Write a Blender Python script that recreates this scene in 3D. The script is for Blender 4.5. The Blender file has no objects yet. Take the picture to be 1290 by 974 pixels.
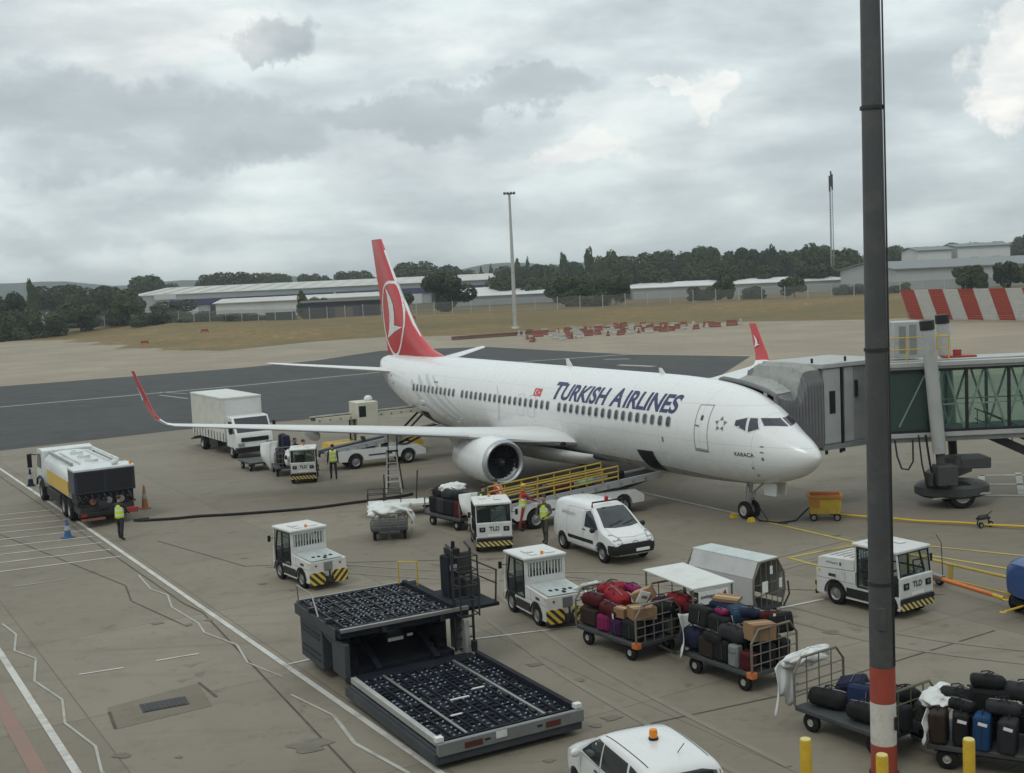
import bpy, bmesh, math, random
from mathutils import Vector, Matrix, Euler
RND = random.Random(11)
scene = bpy.context.scene
LINK = scene.collection.objects
rad = math.radians

# ------------------------------------------------------------------ materials
def nodes_of(m):
    m.use_nodes = True
    return m.node_tree.nodes, m.node_tree.links

def mat(name, color, rough=0.55, metal=0.0, var=0.12, scale=3.0, bump=0.0, bscale=40.0, coat=0.0, spec=0.5, dirt=None, dirt_amt=0.0, dscale=1.2):
    """principled paint / plastic / metal with worn, uneven colour and gloss"""
    m = bpy.data.materials.new(name)
    n, l = nodes_of(m)
    b = n['Principled BSDF']
    tc = n.new('ShaderNodeTexCoord')
    nz = n.new('ShaderNodeTexNoise'); nz.inputs['Scale'].default_value = scale; nz.inputs['Detail'].default_value = 6; nz.inputs['Roughness'].default_value = .65
    l.new(tc.outputs['Object'], nz.inputs['Vector'])
    mx = n.new('ShaderNodeMix'); mx.data_type = 'RGBA'
    c = Vector(color)
    mx.inputs[6].default_value = (*[max(0, v * (1 - var)) for v in c], 1)
    mx.inputs[7].default_value = (*[min(1, v * (1 + var)) for v in c], 1)
    l.new(nz.outputs['Fac'], mx.inputs[0])
    out = mx.outputs[2]
    if dirt_amt > 0:
        dz = n.new('ShaderNodeTexNoise'); dz.inputs['Scale'].default_value = dscale; dz.inputs['Detail'].default_value = 8; dz.inputs['Roughness'].default_value = .75
        l.new(tc.outputs['Object'], dz.inputs['Vector'])
        rp = n.new('ShaderNodeValToRGB'); rp.color_ramp.elements[0].position = .48; rp.color_ramp.elements[1].position = .72
        l.new(dz.outputs['Fac'], rp.inputs[0])
        mu = n.new('ShaderNodeMath'); mu.operation = 'MULTIPLY'; mu.inputs[1].default_value = dirt_amt
        l.new(rp.outputs['Color'], mu.inputs[0])
        m2 = n.new('ShaderNodeMix'); m2.data_type = 'RGBA'
        m2.inputs[7].default_value = (*(dirt or (.09, .08, .065)), 1)
        l.new(mu.outputs[0], m2.inputs[0]); l.new(out, m2.inputs[6]); out = m2.outputs[2]
    l.new(out, b.inputs['Base Color'])
    mr = n.new('ShaderNodeMapRange'); mr.inputs[3].default_value = max(.03, rough - .1); mr.inputs[4].default_value = min(1, rough + .12)
    l.new(nz.outputs['Fac'], mr.inputs[0]); l.new(mr.outputs[0], b.inputs['Roughness'])
    b.inputs['Metallic'].default_value = metal
    b.inputs['Specular IOR Level'].default_value = spec
    if coat: b.inputs['Coat Weight'].default_value = coat; b.inputs['Coat Roughness'].default_value = .12
    if bump:
        bz = n.new('ShaderNodeTexNoise'); bz.inputs['Scale'].default_value = bscale; bz.inputs['Detail'].default_value = 5
        l.new(tc.outputs['Object'], bz.inputs['Vector'])
        bp = n.new('ShaderNodeBump'); bp.inputs['Strength'].default_value = bump; bp.inputs['Distance'].default_value = .02
        l.new(bz.outputs['Fac'], bp.inputs['Height']); l.new(bp.outputs[0], b.inputs['Normal'])
    return m

def mathn(n, l, op, a, bb=None):
    k = n.new('ShaderNodeMath'); k.operation = op
    for i, s in enumerate((a, bb)):
        if s is None: continue
        if isinstance(s, (int, float)): k.inputs[i].default_value = s
        else: l.new(s, k.inputs[i])
    return k.outputs[0]

def stripe_mat(name, c1, c2, kind='diag', freq=4.0, rough=.5, off=0.0):
    """two flat paint colours in stripes that follow object coordinates"""
    m = mat(name, c1, rough)
    n, l = nodes_of(m); b = n['Principled BSDF']
    tc = n.new('ShaderNodeTexCoord'); sp = n.new('ShaderNodeSeparateXYZ'); l.new(tc.outputs['Object'], sp.inputs[0])
    X, Y, Z = sp.outputs
    if kind == 'chevron': v = mathn(n, l, 'ADD', mathn(n, l, 'ABSOLUTE', Y), mathn(n, l, 'MULTIPLY', Z, -1.0))
    elif kind == 'diag': v = mathn(n, l, 'ADD', Y, Z)
    elif kind == 'z': v = Z
    elif kind == 'x': v = X
    else: v = Y
    v = mathn(n, l, 'ADD', v, off + 50 / freq)
    fr = mathn(n, l, 'FRACT', mathn(n, l, 'MULTIPLY', v, freq))
    g = mathn(n, l, 'GREATER_THAN', fr, .5)
    mx = n.new('ShaderNodeMix'); mx.data_type = 'RGBA'
    src = b.inputs['Base Color'].links[0].from_socket
    l.new(g, mx.inputs[0]); l.new(src, mx.inputs[6]); mx.inputs[7].default_value = (*c2, 1)
    l.new(mx.outputs[2], b.inputs['Base Color'])
    return m

def glass_mat(name, tint, rough=.05, trans=.0, dark=(.02, .025, .03)):
    """window glass: part see-through (tinted), part mirror"""
    m = bpy.data.materials.new(name); n, l = nodes_of(m)
    b = n['Principled BSDF']; b.inputs['Base Color'].default_value = (*dark, 1); b.inputs['Roughness'].default_value = rough
    b.inputs['Specular IOR Level'].default_value = .6
    tc = n.new('ShaderNodeTexCoord'); nz = n.new('ShaderNodeTexNoise'); nz.inputs['Scale'].default_value = 2.5
    l.new(tc.outputs['Object'], nz.inputs['Vector'])
    mr = n.new('ShaderNodeMapRange'); mr.inputs[3].default_value = rough; mr.inputs[4].default_value = rough + .12
    l.new(nz.outputs['Fac'], mr.inputs[0]); l.new(mr.outputs[0], b.inputs['Roughness'])
    if trans > 0:
        t = n.new('ShaderNodeBsdfTransparent'); t.inputs[0].default_value = (*tint, 1)
        mx = n.new('ShaderNodeMixShader'); mx.inputs[0].default_value = trans
        o = n['Material Output']
        l.new(b.outputs[0], mx.inputs[1]); l.new(t.outputs[0], mx.inputs[2]); l.new(mx.outputs[0], o.inputs[0])
    return m

# ------------------------------------------------------------------ mesh builder
class MB:
    def __init__(s): s.v = []; s.f = []
    def add(s, vs, fs, M=None):
        o = len(s.v)
        s.v += [(M @ Vector(p)) if M else Vector(p) for p in vs]
        s.f += [tuple(i + o for i in f) for f in fs]
        return s
    def box(s, c, size, rot=None):
        x, y, z = (k / 2 for k in size)
        vs = [(-x, -y, -z), (x, -y, -z), (x, y, -z), (-x, y, -z), (-x, -y, z), (x, -y, z), (x, y, z), (-x, y, z)]
        M = Matrix.Translation(c)
        if rot: M = M @ Euler(rot).to_matrix().to_4x4()
        return s.add(vs, [(0, 3, 2, 1), (4, 5, 6, 7), (0, 1, 5, 4), (1, 2, 6, 5), (2, 3, 7, 6), (3, 0, 4, 7)], M)
    def span(s, a, b):
        a, b = Vector(a), Vector(b)
        return s.box((a + b) / 2, [abs(k) for k in (b - a)])
    def cyl(s, p0, p1, r0, r1=None, n=12, cap=True):
        p0, p1 = Vector(p0), Vector(p1); r1 = r0 if r1 is None else r1
        d = (p1 - p0).normalized(); a = d.orthogonal().normalized(); b = d.cross(a)
        vs = []
        for p, r in ((p0, r0), (p1, r1)):
            for i in range(n):
                t = 2 * math.pi * i / n
                vs.append(p + a * (r * math.cos(t)) + b * (r * math.sin(t)))
        fs = [(i, (i + 1) % n, n + (i + 1) % n, n + i) for i in range(n)]
        if cap: fs += [tuple(range(n))[::-1], tuple(range(n, 2 * n))]
        return s.add(vs, fs)
    def tube(s, pts, r, n=8, closed=False):
        P = [Vector(p) for p in pts]; rings = []
        N = len(P); up = None
        for i, p in enumerate(P):
            a = P[i - 1] if (i > 0 or closed) else p
            b = P[(i + 1) % N] if (i < N - 1 or closed) else p
            d = (b - a).normalized()
            if up is None or abs(up.dot(d)) > .95: up = d.orthogonal().normalized()
            e = (up - d * up.dot(d)).normalized(); up = e; g = d.cross(e)
            rr = r[i] if isinstance(r, (list, tuple)) else r
            rings.append([p + e * (rr * math.cos(2 * math.pi * k / n)) + g * (rr * math.sin(2 * math.pi * k / n)) for k in range(n)])
        vs = [v for q in rings for v in q]; fs = []
        for i in range(N if closed else N - 1):
            j = (i + 1) % N
            fs += [(i * n + k, i * n + (k + 1) % n, j * n + (k + 1) % n, j * n + k) for k in range(n)]
        if not closed: fs += [tuple(range(n))[::-1], tuple(range((N - 1) * n, N * n))]
        return s.add(vs, fs)
    def prism(s, poly, vec):
        P = [Vector(p) for p in poly]; vec = Vector(vec); n = len(P)
        return s.add(P + [p + vec for p in P], [tuple(range(n))[::-1], tuple(range(n, 2 * n))] + [(i, (i + 1) % n, n + (i + 1) % n, n + i) for i in range(n)])
    def lathe(s, prof, M=None, n=24, closed=False):
        """profile of (radius, height) turned about local z"""
        vs = []; fs = []
        for r, z in prof:
            for k in range(n):
                t = 2 * math.pi * k / n; vs.append((r * math.cos(t), r * math.sin(t), z))
        m = len(prof)
        for i in range(m if closed else m - 1):
            j = (i + 1) % m
            fs += [(i * n + k, i * n + (k + 1) % n, j * n + (k + 1) % n, j * n + k) for k in range(n)]
        if not closed: fs += [tuple(range(n))[::-1], tuple(range((m - 1) * n, m * n))]
        return s.add(vs, fs, M)
    def ball(s, c, r, nu=14, nv=9, M=None):
        r = Vector((r, r, r)) if isinstance(r, (int, float)) else Vector(r); c = Vector(c)
        vs = [c + Vector((0, 0, -r.z))]; fs = []
        for j in range(1, nv):
            ph = -math.pi / 2 + math.pi * j / nv
            for i in range(nu):
                t = 2 * math.pi * i / nu
                vs.append(c + Vector((r.x * math.cos(ph) * math.cos(t), r.y * math.cos(ph) * math.sin(t), r.z * math.sin(ph))))
        vs.append(c + Vector((0, 0, r.z)))
        for i in range(nu): fs.append((0, 1 + (i + 1) % nu, 1 + i))
        for j in range(nv - 2):
            a = 1 + j * nu; b = a + nu
            fs += [(a + i, a + (i + 1) % nu, b + (i + 1) % nu, b + i) for i in range(nu)]
        a = 1 + (nv - 2) * nu
        fs += [(a + i, a + (i + 1) % nu, len(vs) - 1) for i in range(nu)]
        return s.add(vs, fs, M)
    def grid(s, fn, nu, nv, closed_u=False):
        vs = [fn(i / (nu if closed_u else nu - 1), j / (nv - 1)) for j in range(nv) for i in range(nu)]
        fs = []
        for j in range(nv - 1):
            for i in range(nu if closed_u else nu - 1):
                k = (i + 1) % nu
                fs.append((j * nu + i, j * nu + k, (j + 1) * nu + k, (j + 1) * nu + i))
        return s.add(vs, fs)
    def mesh(s, name, m=None, smooth=35):
        me = bpy.data.meshes.new(name)
        me.from_pydata([tuple(v) for v in s.v], [], s.f); me.validate()
        bm = bmesh.new(); bm.from_mesh(me); bmesh.ops.recalc_face_normals(bm, faces=bm.faces); bm.to_mesh(me); bm.free()
        if smooth:
            me.shade_smooth(); me.set_sharp_from_angle(angle=rad(smooth))
        if m: me.materials.append(m)
        return me
    def build(s, name, m, parent=None, smooth=35, bevel=0, loc=None, label=None, seg=2):
        o = bpy.data.objects.new(name, s.mesh(name, m, smooth)); LINK.link(o)
        if parent: o.parent = parent
        if loc: o.location = loc
        if bevel:
            b = o.modifiers.new('edge', 'BEVEL'); b.width = bevel; b.segments = seg; b.limit_method = 'ANGLE'; b.angle_limit = rad(40)
        if label: o['label'] = label
        return o

def link_mesh(name, me, parent=None, loc=(0, 0, 0), rot=(0, 0, 0), scale=(1, 1, 1)):
    o = bpy.data.objects.new(name, me); LINK.link(o); o.parent = parent
    o.location = loc; o.rotation_euler = rot; o.scale = scale
    return o

def tag(o, label, cat, group=None):
    o['label'] = label; o['category'] = cat
    if group: o['group'] = group
    return o

def thing(name, label, cat, loc=(0, 0, 0), rotz=0.0, group=None):
    o = bpy.data.objects.new(name, None); LINK.link(o); o.empty_display_size = .3
    o.location = loc; o.rotation_euler = (0, 0, rotz)
    return tag(o, label, cat, group)

def structure(o, kind='structure'):
    o['kind'] = kind
    return o

def kids(o): return [c for c in bpy.data.objects if c.parent == o]
def copy_tree(o, parent=None):
    c = o.copy(); LINK.link(c); c.parent = parent
    for k in kids(o): copy_tree(k, c)
    return c

def ang(dx, dy): return math.atan2(dy, dx)

def text_polys(txt, size, bold=0.0, shear=0.0):
    """outline of a word as 2-D vertices and faces"""
    cu = bpy.data.curves.new('word', 'FONT'); cu.body = txt; cu.size = size; cu.offset = bold; cu.shear = shear
    o = bpy.data.objects.new('word', cu); LINK.link(o)
    dg = bpy.context.evaluated_depsgraph_get(); dg.update()
    me = bpy.data.meshes.new_from_object(o.evaluated_get(dg))
    vs = [v.co.copy() for v in me.vertices]; fs = [tuple(p.vertices) for p in me.polygons]
    bpy.data.objects.remove(o); bpy.data.curves.remove(cu); bpy.data.meshes.remove(me)
    return vs, fs

def flat_text(name, txt, width, height, M, m, parent, bold=0.0, depth=.004):
    """lettering as thin raised letters, fitted to width x height, placed by matrix M (x right, y up, z out)"""
    vs, fs = text_polys(txt, 1.0, bold)
    x0 = min(v.x for v in vs); x1 = max(v.x for v in vs); y0 = min(v.y for v in vs); y1 = max(v.y for v in vs)
    b = MB(); b.add([((v.x - (x0 + x1) / 2) / (x1 - x0) * width, (v.y - (y0 + y1) / 2) / (y1 - y0) * height, depth) for v in vs], fs, M)
    return b.build(name, m, parent, smooth=0)

def side_matrix(origin, right, up):
    r = Vector(right).normalized(); u = Vector(up).normalized(); o = r.cross(u)
    M = Matrix((r, u, o)).transposed().to_4x4(); M.translation = Vector(origin)
    return M

WHEELS = {}
def wheel(parent, pos, r, w, axis='y', name='wheel', rimcol='rim_grey', rr=.58):
    """tyre with a dished rim, both sides; axle along local y"""
    key = (r, w, rimcol, rr)
    if key not in WHEELS:
        t = MB(); e = w * .28
        t.lathe([(r * rr, -w / 2), (r - e, -w / 2), (r - e * .3, -w / 2 + e * .3), (r, -w / 2 + e), (r, w / 2 - e), (r - e * .3, w / 2 - e * .3), (r - e, w / 2), (r * rr, w / 2)], Matrix.Rotation(rad(90), 4, 'X'), 28, closed=True)
        k = MB(); q = r * rr
        k.lathe([(q * .2, -w * .46), (q * .35, -w * .40), (q * .8, -w * .30), (q * .99, -w * .46), (q * .99, w * .46), (q * .8, w * .30), (q * .35, w * .40), (q * .2, w * .46)], Matrix.Rotation(rad(90), 4, 'X'), 20)
        for i in range(6):
            a = i * math.pi / 3
            for s in (-1, 1): k.cyl((q * .55 * math.cos(a), s * w * .3, q * .55 * math.sin(a)), (q * .55 * math.cos(a), s * w * .42, q * .55 * math.sin(a)), q * .07, n=6)
        WHEELS[key] = (t.mesh('tyre', M['rubber']), k.mesh('rim', M[rimcol]))
    o = link_mesh(name, WHEELS[key][0], parent, pos)
    if axis == 'x': o.rotation_euler = (0, 0, rad(90))
    link_mesh('rim', WHEELS[key][1], o)
    return o

def boolean_cut(o, cutters):
    """subtract closed MB volumes from object o"""
    tmp = []
    for c in cutters:
        q = bpy.data.objects.new('c', c.mesh('c')); LINK.link(q); q.matrix_world = o.matrix_world; tmp.append(q)
        md = o.modifiers.new('b', 'BOOLEAN'); md.object = q; md.operation = 'DIFFERENCE'; md.solver = 'EXACT'
    par = o.parent; o.parent = None
    dg = bpy.context.evaluated_depsgraph_get(); dg.update()
    me = bpy.data.meshes.new_from_object(o.evaluated_get(dg))
    o.parent = par
    o.modifiers.clear(); old = o.data; o.data = me; bpy.data.meshes.remove(old)
    for q in tmp:
        d = q.data; bpy.data.objects.remove(q); bpy.data.meshes.remove(d)
    me.shade_smooth(); me.set_sharp_from_angle(angle=rad(32))
    return o

# ------------------------------------------------------------------ palette
M = {}
def P(k, *a, **kw): M[k] = mat(k, *a, **kw)
P('rubber', (.012, .012, .013), .9, var=.25, spec=.2, dirt=(.09, .08, .07), dirt_amt=.4, dscale=6)
P('rim_grey', (.28, .28, .28), .45, .6, var=.2, dirt_amt=.5, dscale=8)
P('rim_white', (.36, .35, .32), .5, var=.15, dirt_amt=.4, dscale=8)
P('van_white', (.64, .65, .64), .28, var=.03, coat=.5, dirt=(.55, .52, .47), dirt_amt=.05, dscale=.6)
P('tug_white', (.58, .58, .56), .42, var=.05, coat=.2, dirt=(.26, .24, .20), dirt_amt=.38, dscale=2.6)
P('tug_deck', (.40, .44, .43), .6, var=.12, dirt=(.12, .11, .09), dirt_amt=.5, dscale=3)
P('black_plastic', (.013, .013, .015), .6, var=.2, spec=.3)
P('black_paint', (.016, .016, .018), .55, var=.25, spec=.3, dirt_amt=.18)
P('dark_steel', (.034, .034, .036), .55, .4, var=.3, dirt_amt=.3)
P('steel', (.3, .3, .29), .45, .7, var=.2, dirt_amt=.35)
P('galv', (.42, .42, .40), .55, .5, var=.18, dirt_amt=.3)
P('pale_panel', (.58, .59, .56), .55, var=.08, dirt=(.2, .19, .16), dirt_amt=.3)
P('tarp_white', (.62, .63, .61), .7, var=.08, bump=.12, bscale=5, dirt=(.3, .28, .24), dirt_amt=.3)
P('yellow', (.62, .40, .03), .5, var=.12, dirt=(.12, .09, .04), dirt_amt=.35, dscale=4)
P('yellow_deep', (.55, .36, .02), .55, var=.1, dirt_amt=.15)
P('orange', (.62, .16, .03), .55, var=.12, dirt_amt=.25)
P('red_paint', (.42, .045, .03), .5, var=.1, dirt_amt=.2)
P('red_deep', (.30, .03, .022), .55, var=.1, dirt_amt=.2)
P('blue_paint', (.03, .07, .20), .35, var=.12, coat=.3)
P('navy', (.015, .02, .045), .4, var=.25, coat=.2, dirt_amt=.15)
P('cream', (.55, .52, .42), .5, var=.06, dirt_amt=.25)
P('seat_black', (.03, .03, .03), .8)
P('lamp_glass', (.26, .27, .28), .12, var=.1)
P('lamp_red', (.35, .02, .015), .2)
P('lamp_amber', (.75, .24, .02), .25)
P('plate_white', (.75, .75, .72), .4)
P('letter_dark', (.03, .035, .04), .5)
M['glass_dark'] = glass_mat('glass_dark', (.5, .6, .58), .04, .0, (.022, .028, .032))
M['glass_clear'] = glass_mat('glass_clear', (.88, .93, .92), .04, .84, (.05, .06, .06))
M['glass_jet'] = glass_mat('glass_jet', (.90, .97, .94), .06, .91, (.16, .24, .21))
M['hazard'] = stripe_mat('hazard', (.60, .42, .06), (.025, .025, .025), 'chevron', 4.2)
M['hazard_diag'] = stripe_mat('hazard_diag', (.62, .50, .16), (.03, .03, .03), 'diag', 6.0)
# ================================================================== SETTING
def terrain_h(x, y):
    """dry grass bank that rises behind the concrete, then falls to the wood"""
    e = edge_y(x)
    t = max(0, min(1, (y - e) / 55)); h = 1.9 * t * t * (3 - 2 * t)
    t2 = max(0, min(1, (y - e - 75) / 120)); h -= 1.9 * t2
    return h
EDGE = [(-400, 330), (-118.8, 281.7), (-95.5, 268.1), (-58, 203.9), (-45.3, 189.9), (-33, 207.4), (-22.5, 211.3), (-6.9, 204), (6.6, 208), (19.7, 210), (40.1, 207), (58.1, 194), (75, 192), (120, 190), (500, 185)]
def edge_y(x):
    for (a, b), (c, d) in zip(EDGE, EDGE[1:]):
        if a <= x <= c: return b + (d - b) * (x - a) / (c - a)
    return EDGE[0][1] if x < EDGE[0][0] else EDGE[-1][1]

def ground_mat(name, cols, scales, rough=.95, bump=.4, detail=8):
    m = bpy.data.materials.new(name); n, l = nodes_of(m); b = n['Principled BSDF']
    tc = n.new('ShaderNodeTexCoord'); last = None
    for c, s in zip(cols, scales):
        if last is None:
            rgb = n.new('ShaderNodeRGB'); rgb.outputs[0].default_value = (*c, 1); last = rgb.outputs[0]; continue
        nz = n.new('ShaderNodeTexNoise'); nz.inputs['Scale'].default_value = s; nz.inputs['Detail'].default_value = detail; nz.inputs['Roughness'].default_value = .68
        l.new(tc.outputs['Object'], nz.inputs['Vector'])
        rp = n.new('ShaderNodeValToRGB'); rp.color_ramp.elements[0].position = .42; rp.color_ramp.elements[1].position = .62
        l.new(nz.outputs['Fac'], rp.inputs[0])
        mx = n.new('ShaderNodeMix'); mx.data_type = 'RGBA'; l.new(rp.outputs['Color'], mx.inputs[0]); l.new(last, mx.inputs[6]); mx.inputs[7].default_value = (*c, 1); last = mx.outputs[2]
    l.new(last, b.inputs['Base Color']); b.inputs['Roughness'].default_value = rough; b.inputs['Specular IOR Level'].default_value = .2
    return m

def concrete_mat(name, base, joint=True, warm=(.14, .12, .09)):
    m = bpy.data.materials.new(name); n, l = nodes_of(m); b = n['Principled BSDF']
    tc = n.new('ShaderNodeTexCoord')
    def noise(s, d=8, r=.65, vec=None):
        k = n.new('ShaderNodeTexNoise'); k.inputs['Scale'].default_value = s; k.inputs['Detail'].default_value = d; k.inputs['Roughness'].default_value = r
        l.new(vec or tc.outputs['Object'], k.inputs['Vector']); return k.outputs['Fac']
    def ramp(s, a, bb):
        k = n.new('ShaderNodeMapRange'); k.inputs[1].default_value = a; k.inputs[2].default_value = bb; l.new(s, k.inputs[0]); return k.outputs[0]
    def mix(f, a, c):
        k = n.new('ShaderNodeMix'); k.data_type = 'RGBA'
        l.new(f, k.inputs[0]); l.new(a, k.inputs[6])
        if isinstance(c, tuple): k.inputs[7].default_value = (*c, 1)
        else: l.new(c, k.inputs[7])
        return k.outputs[2]
    rgb = n.new('ShaderNodeRGB'); rgb.outputs[0].default_value = (*base, 1); c = rgb.outputs[0]
    B = Vector(base)
    mp = n.new('ShaderNodeMapping'); mp.inputs['Rotation'].default_value = (0, 0, rad(59)); l.new(tc.outputs['Object'], mp.inputs['Vector'])
    br = n.new('ShaderNodeTexBrick'); br.inputs['Scale'].default_value = 1.0; br.inputs['Brick Width'].default_value = 7.0; br.inputs['Row Height'].default_value = 5.2
    br.inputs['Mortar Size'].default_value = .022; br.inputs['Mortar Smooth'].default_value = .3; br.inputs['Bias'].default_value = 0; br.offset = 0
    br.inputs['Color1'].default_value = (.0, .0, .0, 1); br.inputs['Color2'].default_value = (1, 1, 1, 1); br.inputs['Mortar'].default_value = (.5, .5, .5, 1)
    l.new(mp.outputs[0], br.inputs['Vector'])
    sep = n.new('ShaderNodeSeparateColor'); l.new(br.outputs['Color'], sep.inputs[0])
    c = mix(mathn(n, l, 'MULTIPLY', sep.outputs[0], .7), c, tuple(B * .70))                      # slab to slab
    c = mix(mathn(n, l, 'MULTIPLY', ramp(noise(.06), .38, .62), .7), c, tuple(B * .66))             # big damp areas
    c = mix(mathn(n, l, 'MULTIPLY', ramp(noise(.35), .5, .72), .5), c, tuple(Vector(warm)))          # rust and mud
    c = mix(mathn(n, l, 'MULTIPLY', ramp(noise(1.3, 10, .75), .53, .72), .6), c, tuple(B * .45))    # oil patches
    c = mix(mathn(n, l, 'MULTIPLY', ramp(noise(.9, 4), .62, .68), .6), c, tuple(B * .45))           # drips
    st = n.new('ShaderNodeMapping'); st.inputs['Rotation'].default_value = (0, 0, rad(28)); st.inputs['Scale'].default_value = (.08, 1.6, 1); l.new(tc.outputs['Object'], st.inputs['Vector'])
    c = mix(mathn(n, l, 'MULTIPLY', ramp(noise(1.0, 4, .5, st.outputs[0]), .56, .74), .45), c, tuple(B * .55))  # tyre tracks
    c = mix(mathn(n, l, 'MULTIPLY', ramp(noise(30, 4), .3, .75), .22), c, tuple(B * .6))             # grit
    if joint: c = mix(mathn(n, l, 'MULTIPLY', br.outputs['Fac'], .42), c, (.05, .045, .038))
    l.new(c, b.inputs['Base Color'])
    rr = n.new('ShaderNodeMapRange'); rr.inputs[3].default_value = .62; rr.inputs[4].default_value = .95; l.new(noise(.5), rr.inputs[0]); l.new(rr.outputs[0], b.inputs['Roughness'])
    b.inputs['Specular IOR Level'].default_value = .25
    bp = n.new('ShaderNodeBump'); bp.inputs['Strength'].default_value = .25; bp.inputs['Distance'].default_value = .01
    l.new(noise(25, 6), bp.inputs['Height']); l.new(bp.outputs[0], b.inputs['Normal'])
    return m

M['apron'] = concrete_mat('apron_concrete', (.252, .221, .171), warm=(.15, .122, .085))
M['far_apron'] = concrete_mat('far_concrete', (.33, .28, .205), warm=(.26, .21, .145))
M['asphalt'] = concrete_mat('asphalt', (.056, .057, .059), joint=False, warm=(.075, .07, .06))
M['grass'] = ground_mat('dry_grass', [(.27, .165, .066), (.16, .108, .045), (.30, .195, .09), (.085, .08, .032), (.17, .10, .04), (.12, .11, .05)], [0, .03, .11, .02, .4, .9])
M['field'] = ground_mat('field', [(.06, .065, .03), (.035, .05, .02), (.10, .085, .045)], [0, .01, .004])
M['hill'] = ground_mat('hill', [(.035, .05, .028), (.055, .065, .035), (.025, .035, .02)], [0, .006, .02])
M['paint_white'] = mat('paint_white', (.50, .49, .45), .8, var=.2, scale=2, dirt=(.2, .18, .15), dirt_amt=.75, dscale=1.4)
M['paint_faint'] = mat('paint_faint', (.37, .36, .32), .85, var=.2, scale=2, dirt=(.2, .18, .15), dirt_amt=.9, dscale=1.1)
M['paint_yellow'] = mat('paint_yellow', (.46, .34, .07), .8, var=.2, scale=2, dirt=(.2, .17, .12), dirt_amt=.85, dscale=1.2)
M['paint_red'] = mat('paint_red', (.25, .155, .125), .85, var=.2, scale=2, dirt=(.19, .16, .13), dirt_amt=.9, dscale=1.0)
M['sealant'] = mat('sealant', (.062, .055, .045), .9, var=.35, dirt=(.19, .17, .14), dirt_amt=.55, dscale=.8)
M['patch'] = concrete_mat('patch_concrete', (.195, .170, .128), joint=False)

# ground sheet to the horizon
b = MB()
xs = [-3500, -1500, -700, -400] + [-300 + 12 * i for i in range(51)] + [400, 700, 1500, 3500]
ys = [-300, -60, 40, 120] + [150 + 7 * i for i in range(40)] + [440, 520, 700, 1200, 2200, 4500]
vs = [(x, y, terrain_h(x, y) - .03) for y in ys for x in xs]; nx = len(xs)
b.add(vs, [(j * nx + i, j * nx + i + 1, (j + 1) * nx + i + 1, (j + 1) * nx + i) for j in range(len(ys) - 1) for i in range(nx - 1)])
structure(b.build('ground', M['grass']))
b = MB()   # darker fields behind the fence
b.grid(lambda u, v: (-900 + 1800 * u, 405 + 2400 * v, .05 + terrain_h(0, 500)), 3, 3)
structure(b.build('field', M['field'], smooth=0))
b = MB()
hp = []
for i in range(121):
    a = rad(150 - i); r = 2300
    h = 20 + 7 * math.sin(i * .21) + 5 * math.sin(i * .53 + 1) + 3 * math.sin(i * 1.3) + (10 if 30 < i < 62 else 4)
    hp.append((a, r, h))
vs = []
for a, r, h in hp:
    for k, (dr, f) in enumerate(((-350, 0), (-200, .55), (0, 1), (500, .6), (900, 0))):
        vs.append(((r + dr) * math.cos(a), (r + dr) * math.sin(a), h * f - .5))
b.add(vs, [(i * 5 + k, i * 5 + k + 1, (i + 1) * 5 + k + 1, (i + 1) * 5 + k) for i in range(120) for k in range(4)])
structure(b.build('hills', M['hill']))

def sheet(name, poly, z, m, kind='structure'):
    b = MB(); b.add([(x, y, z) for x, y in poly], [tuple(range(len(poly)))])
    return structure(b.build(name, m, smooth=0), kind)
far_edge = [(x, y - .4) for x, y in EDGE[1:-1]]
sheet('apron', [(-300, -30), (300, -30), (300, 120), (-300, 120)], 0, M['apron'])
sheet('far_apron', [(-300, 96), (300, 96), (300, 183)] + far_edge[::-1] + [(-300, 300)], .004, M['far_apron'])
asph = [(-120, 22), (-60, 60), (-32.8, 76.3), (-23.4, 83.2), (-11.4, 87.5), (-2.9, 97), (8, 101.5), (18, 104.7), (25.3, 127), (14.2, 137.5), (-3.6, 167.4), (-18.2, 169.4), (-24.7, 154.4), (-33.1, 146), (-56.8, 133.7), (-150, 88)]
sheet('taxiway', asph, .008, M['asphalt'])

class Paint(MB):
    def line(s, pts, w, z=.013):
        P_ = [Vector((x, y)) for x, y in pts]
        for a, c in zip(P_, P_[1:]):
            d = (c - a).normalized(); nn = Vector((-d.y, d.x)) * w / 2; d2 = d * w * .0
            k = max(1, int((c - a).length / 2))
            for i in range(k):
                p, q = a + (c - a) * i / k, a + (c - a) * (i + 1) / k
                s.add([(*(p + nn), z), (*(p - nn), z), (*(q - nn), z), (*(q + nn), z)], [(0, 1, 2, 3)])
        return s
AXF = Vector((.4896, -.8719)); ACO = Vector((10.752, 41.574))
def axp(x, y=0):   # point on the stand, x metres behind the nose, y to starboard
    return (ACO.x - .4896 * x - .8719 * y, ACO.y + .8719 * x - .4896 * y)
p = Paint()
p.line([(-36, 79), (-16.7, 47.4), (-1.2, 21.8), (4, 13)], .15)
p.line([(-30, 58), (-14.26, 32.1), (-9.1, 23.5), (-3, 13.5)], .17)
p.line([(-9.6, 30.7), (-8.6, 31.15)], .08); p.line([(-11.3, 29.85), (-10.3, 30.25)], .08)
p.line([(-1.4, 31.3), (.3, 31.75), (2, 32.2)], .08)
p.line([(-6.0, 29.9), (-5.4, 30.3)], .1)
p.line([axp(14, -.2), axp(4.3, -.2)], .14)
p.line([(7.2, 32.9), (8.6, 33.6)], .1)
structure(p.build('white_line', M['paint_white'], smooth=0))
H_ = Paint()
p = Paint()   # faint zipper edges and hatching
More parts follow.
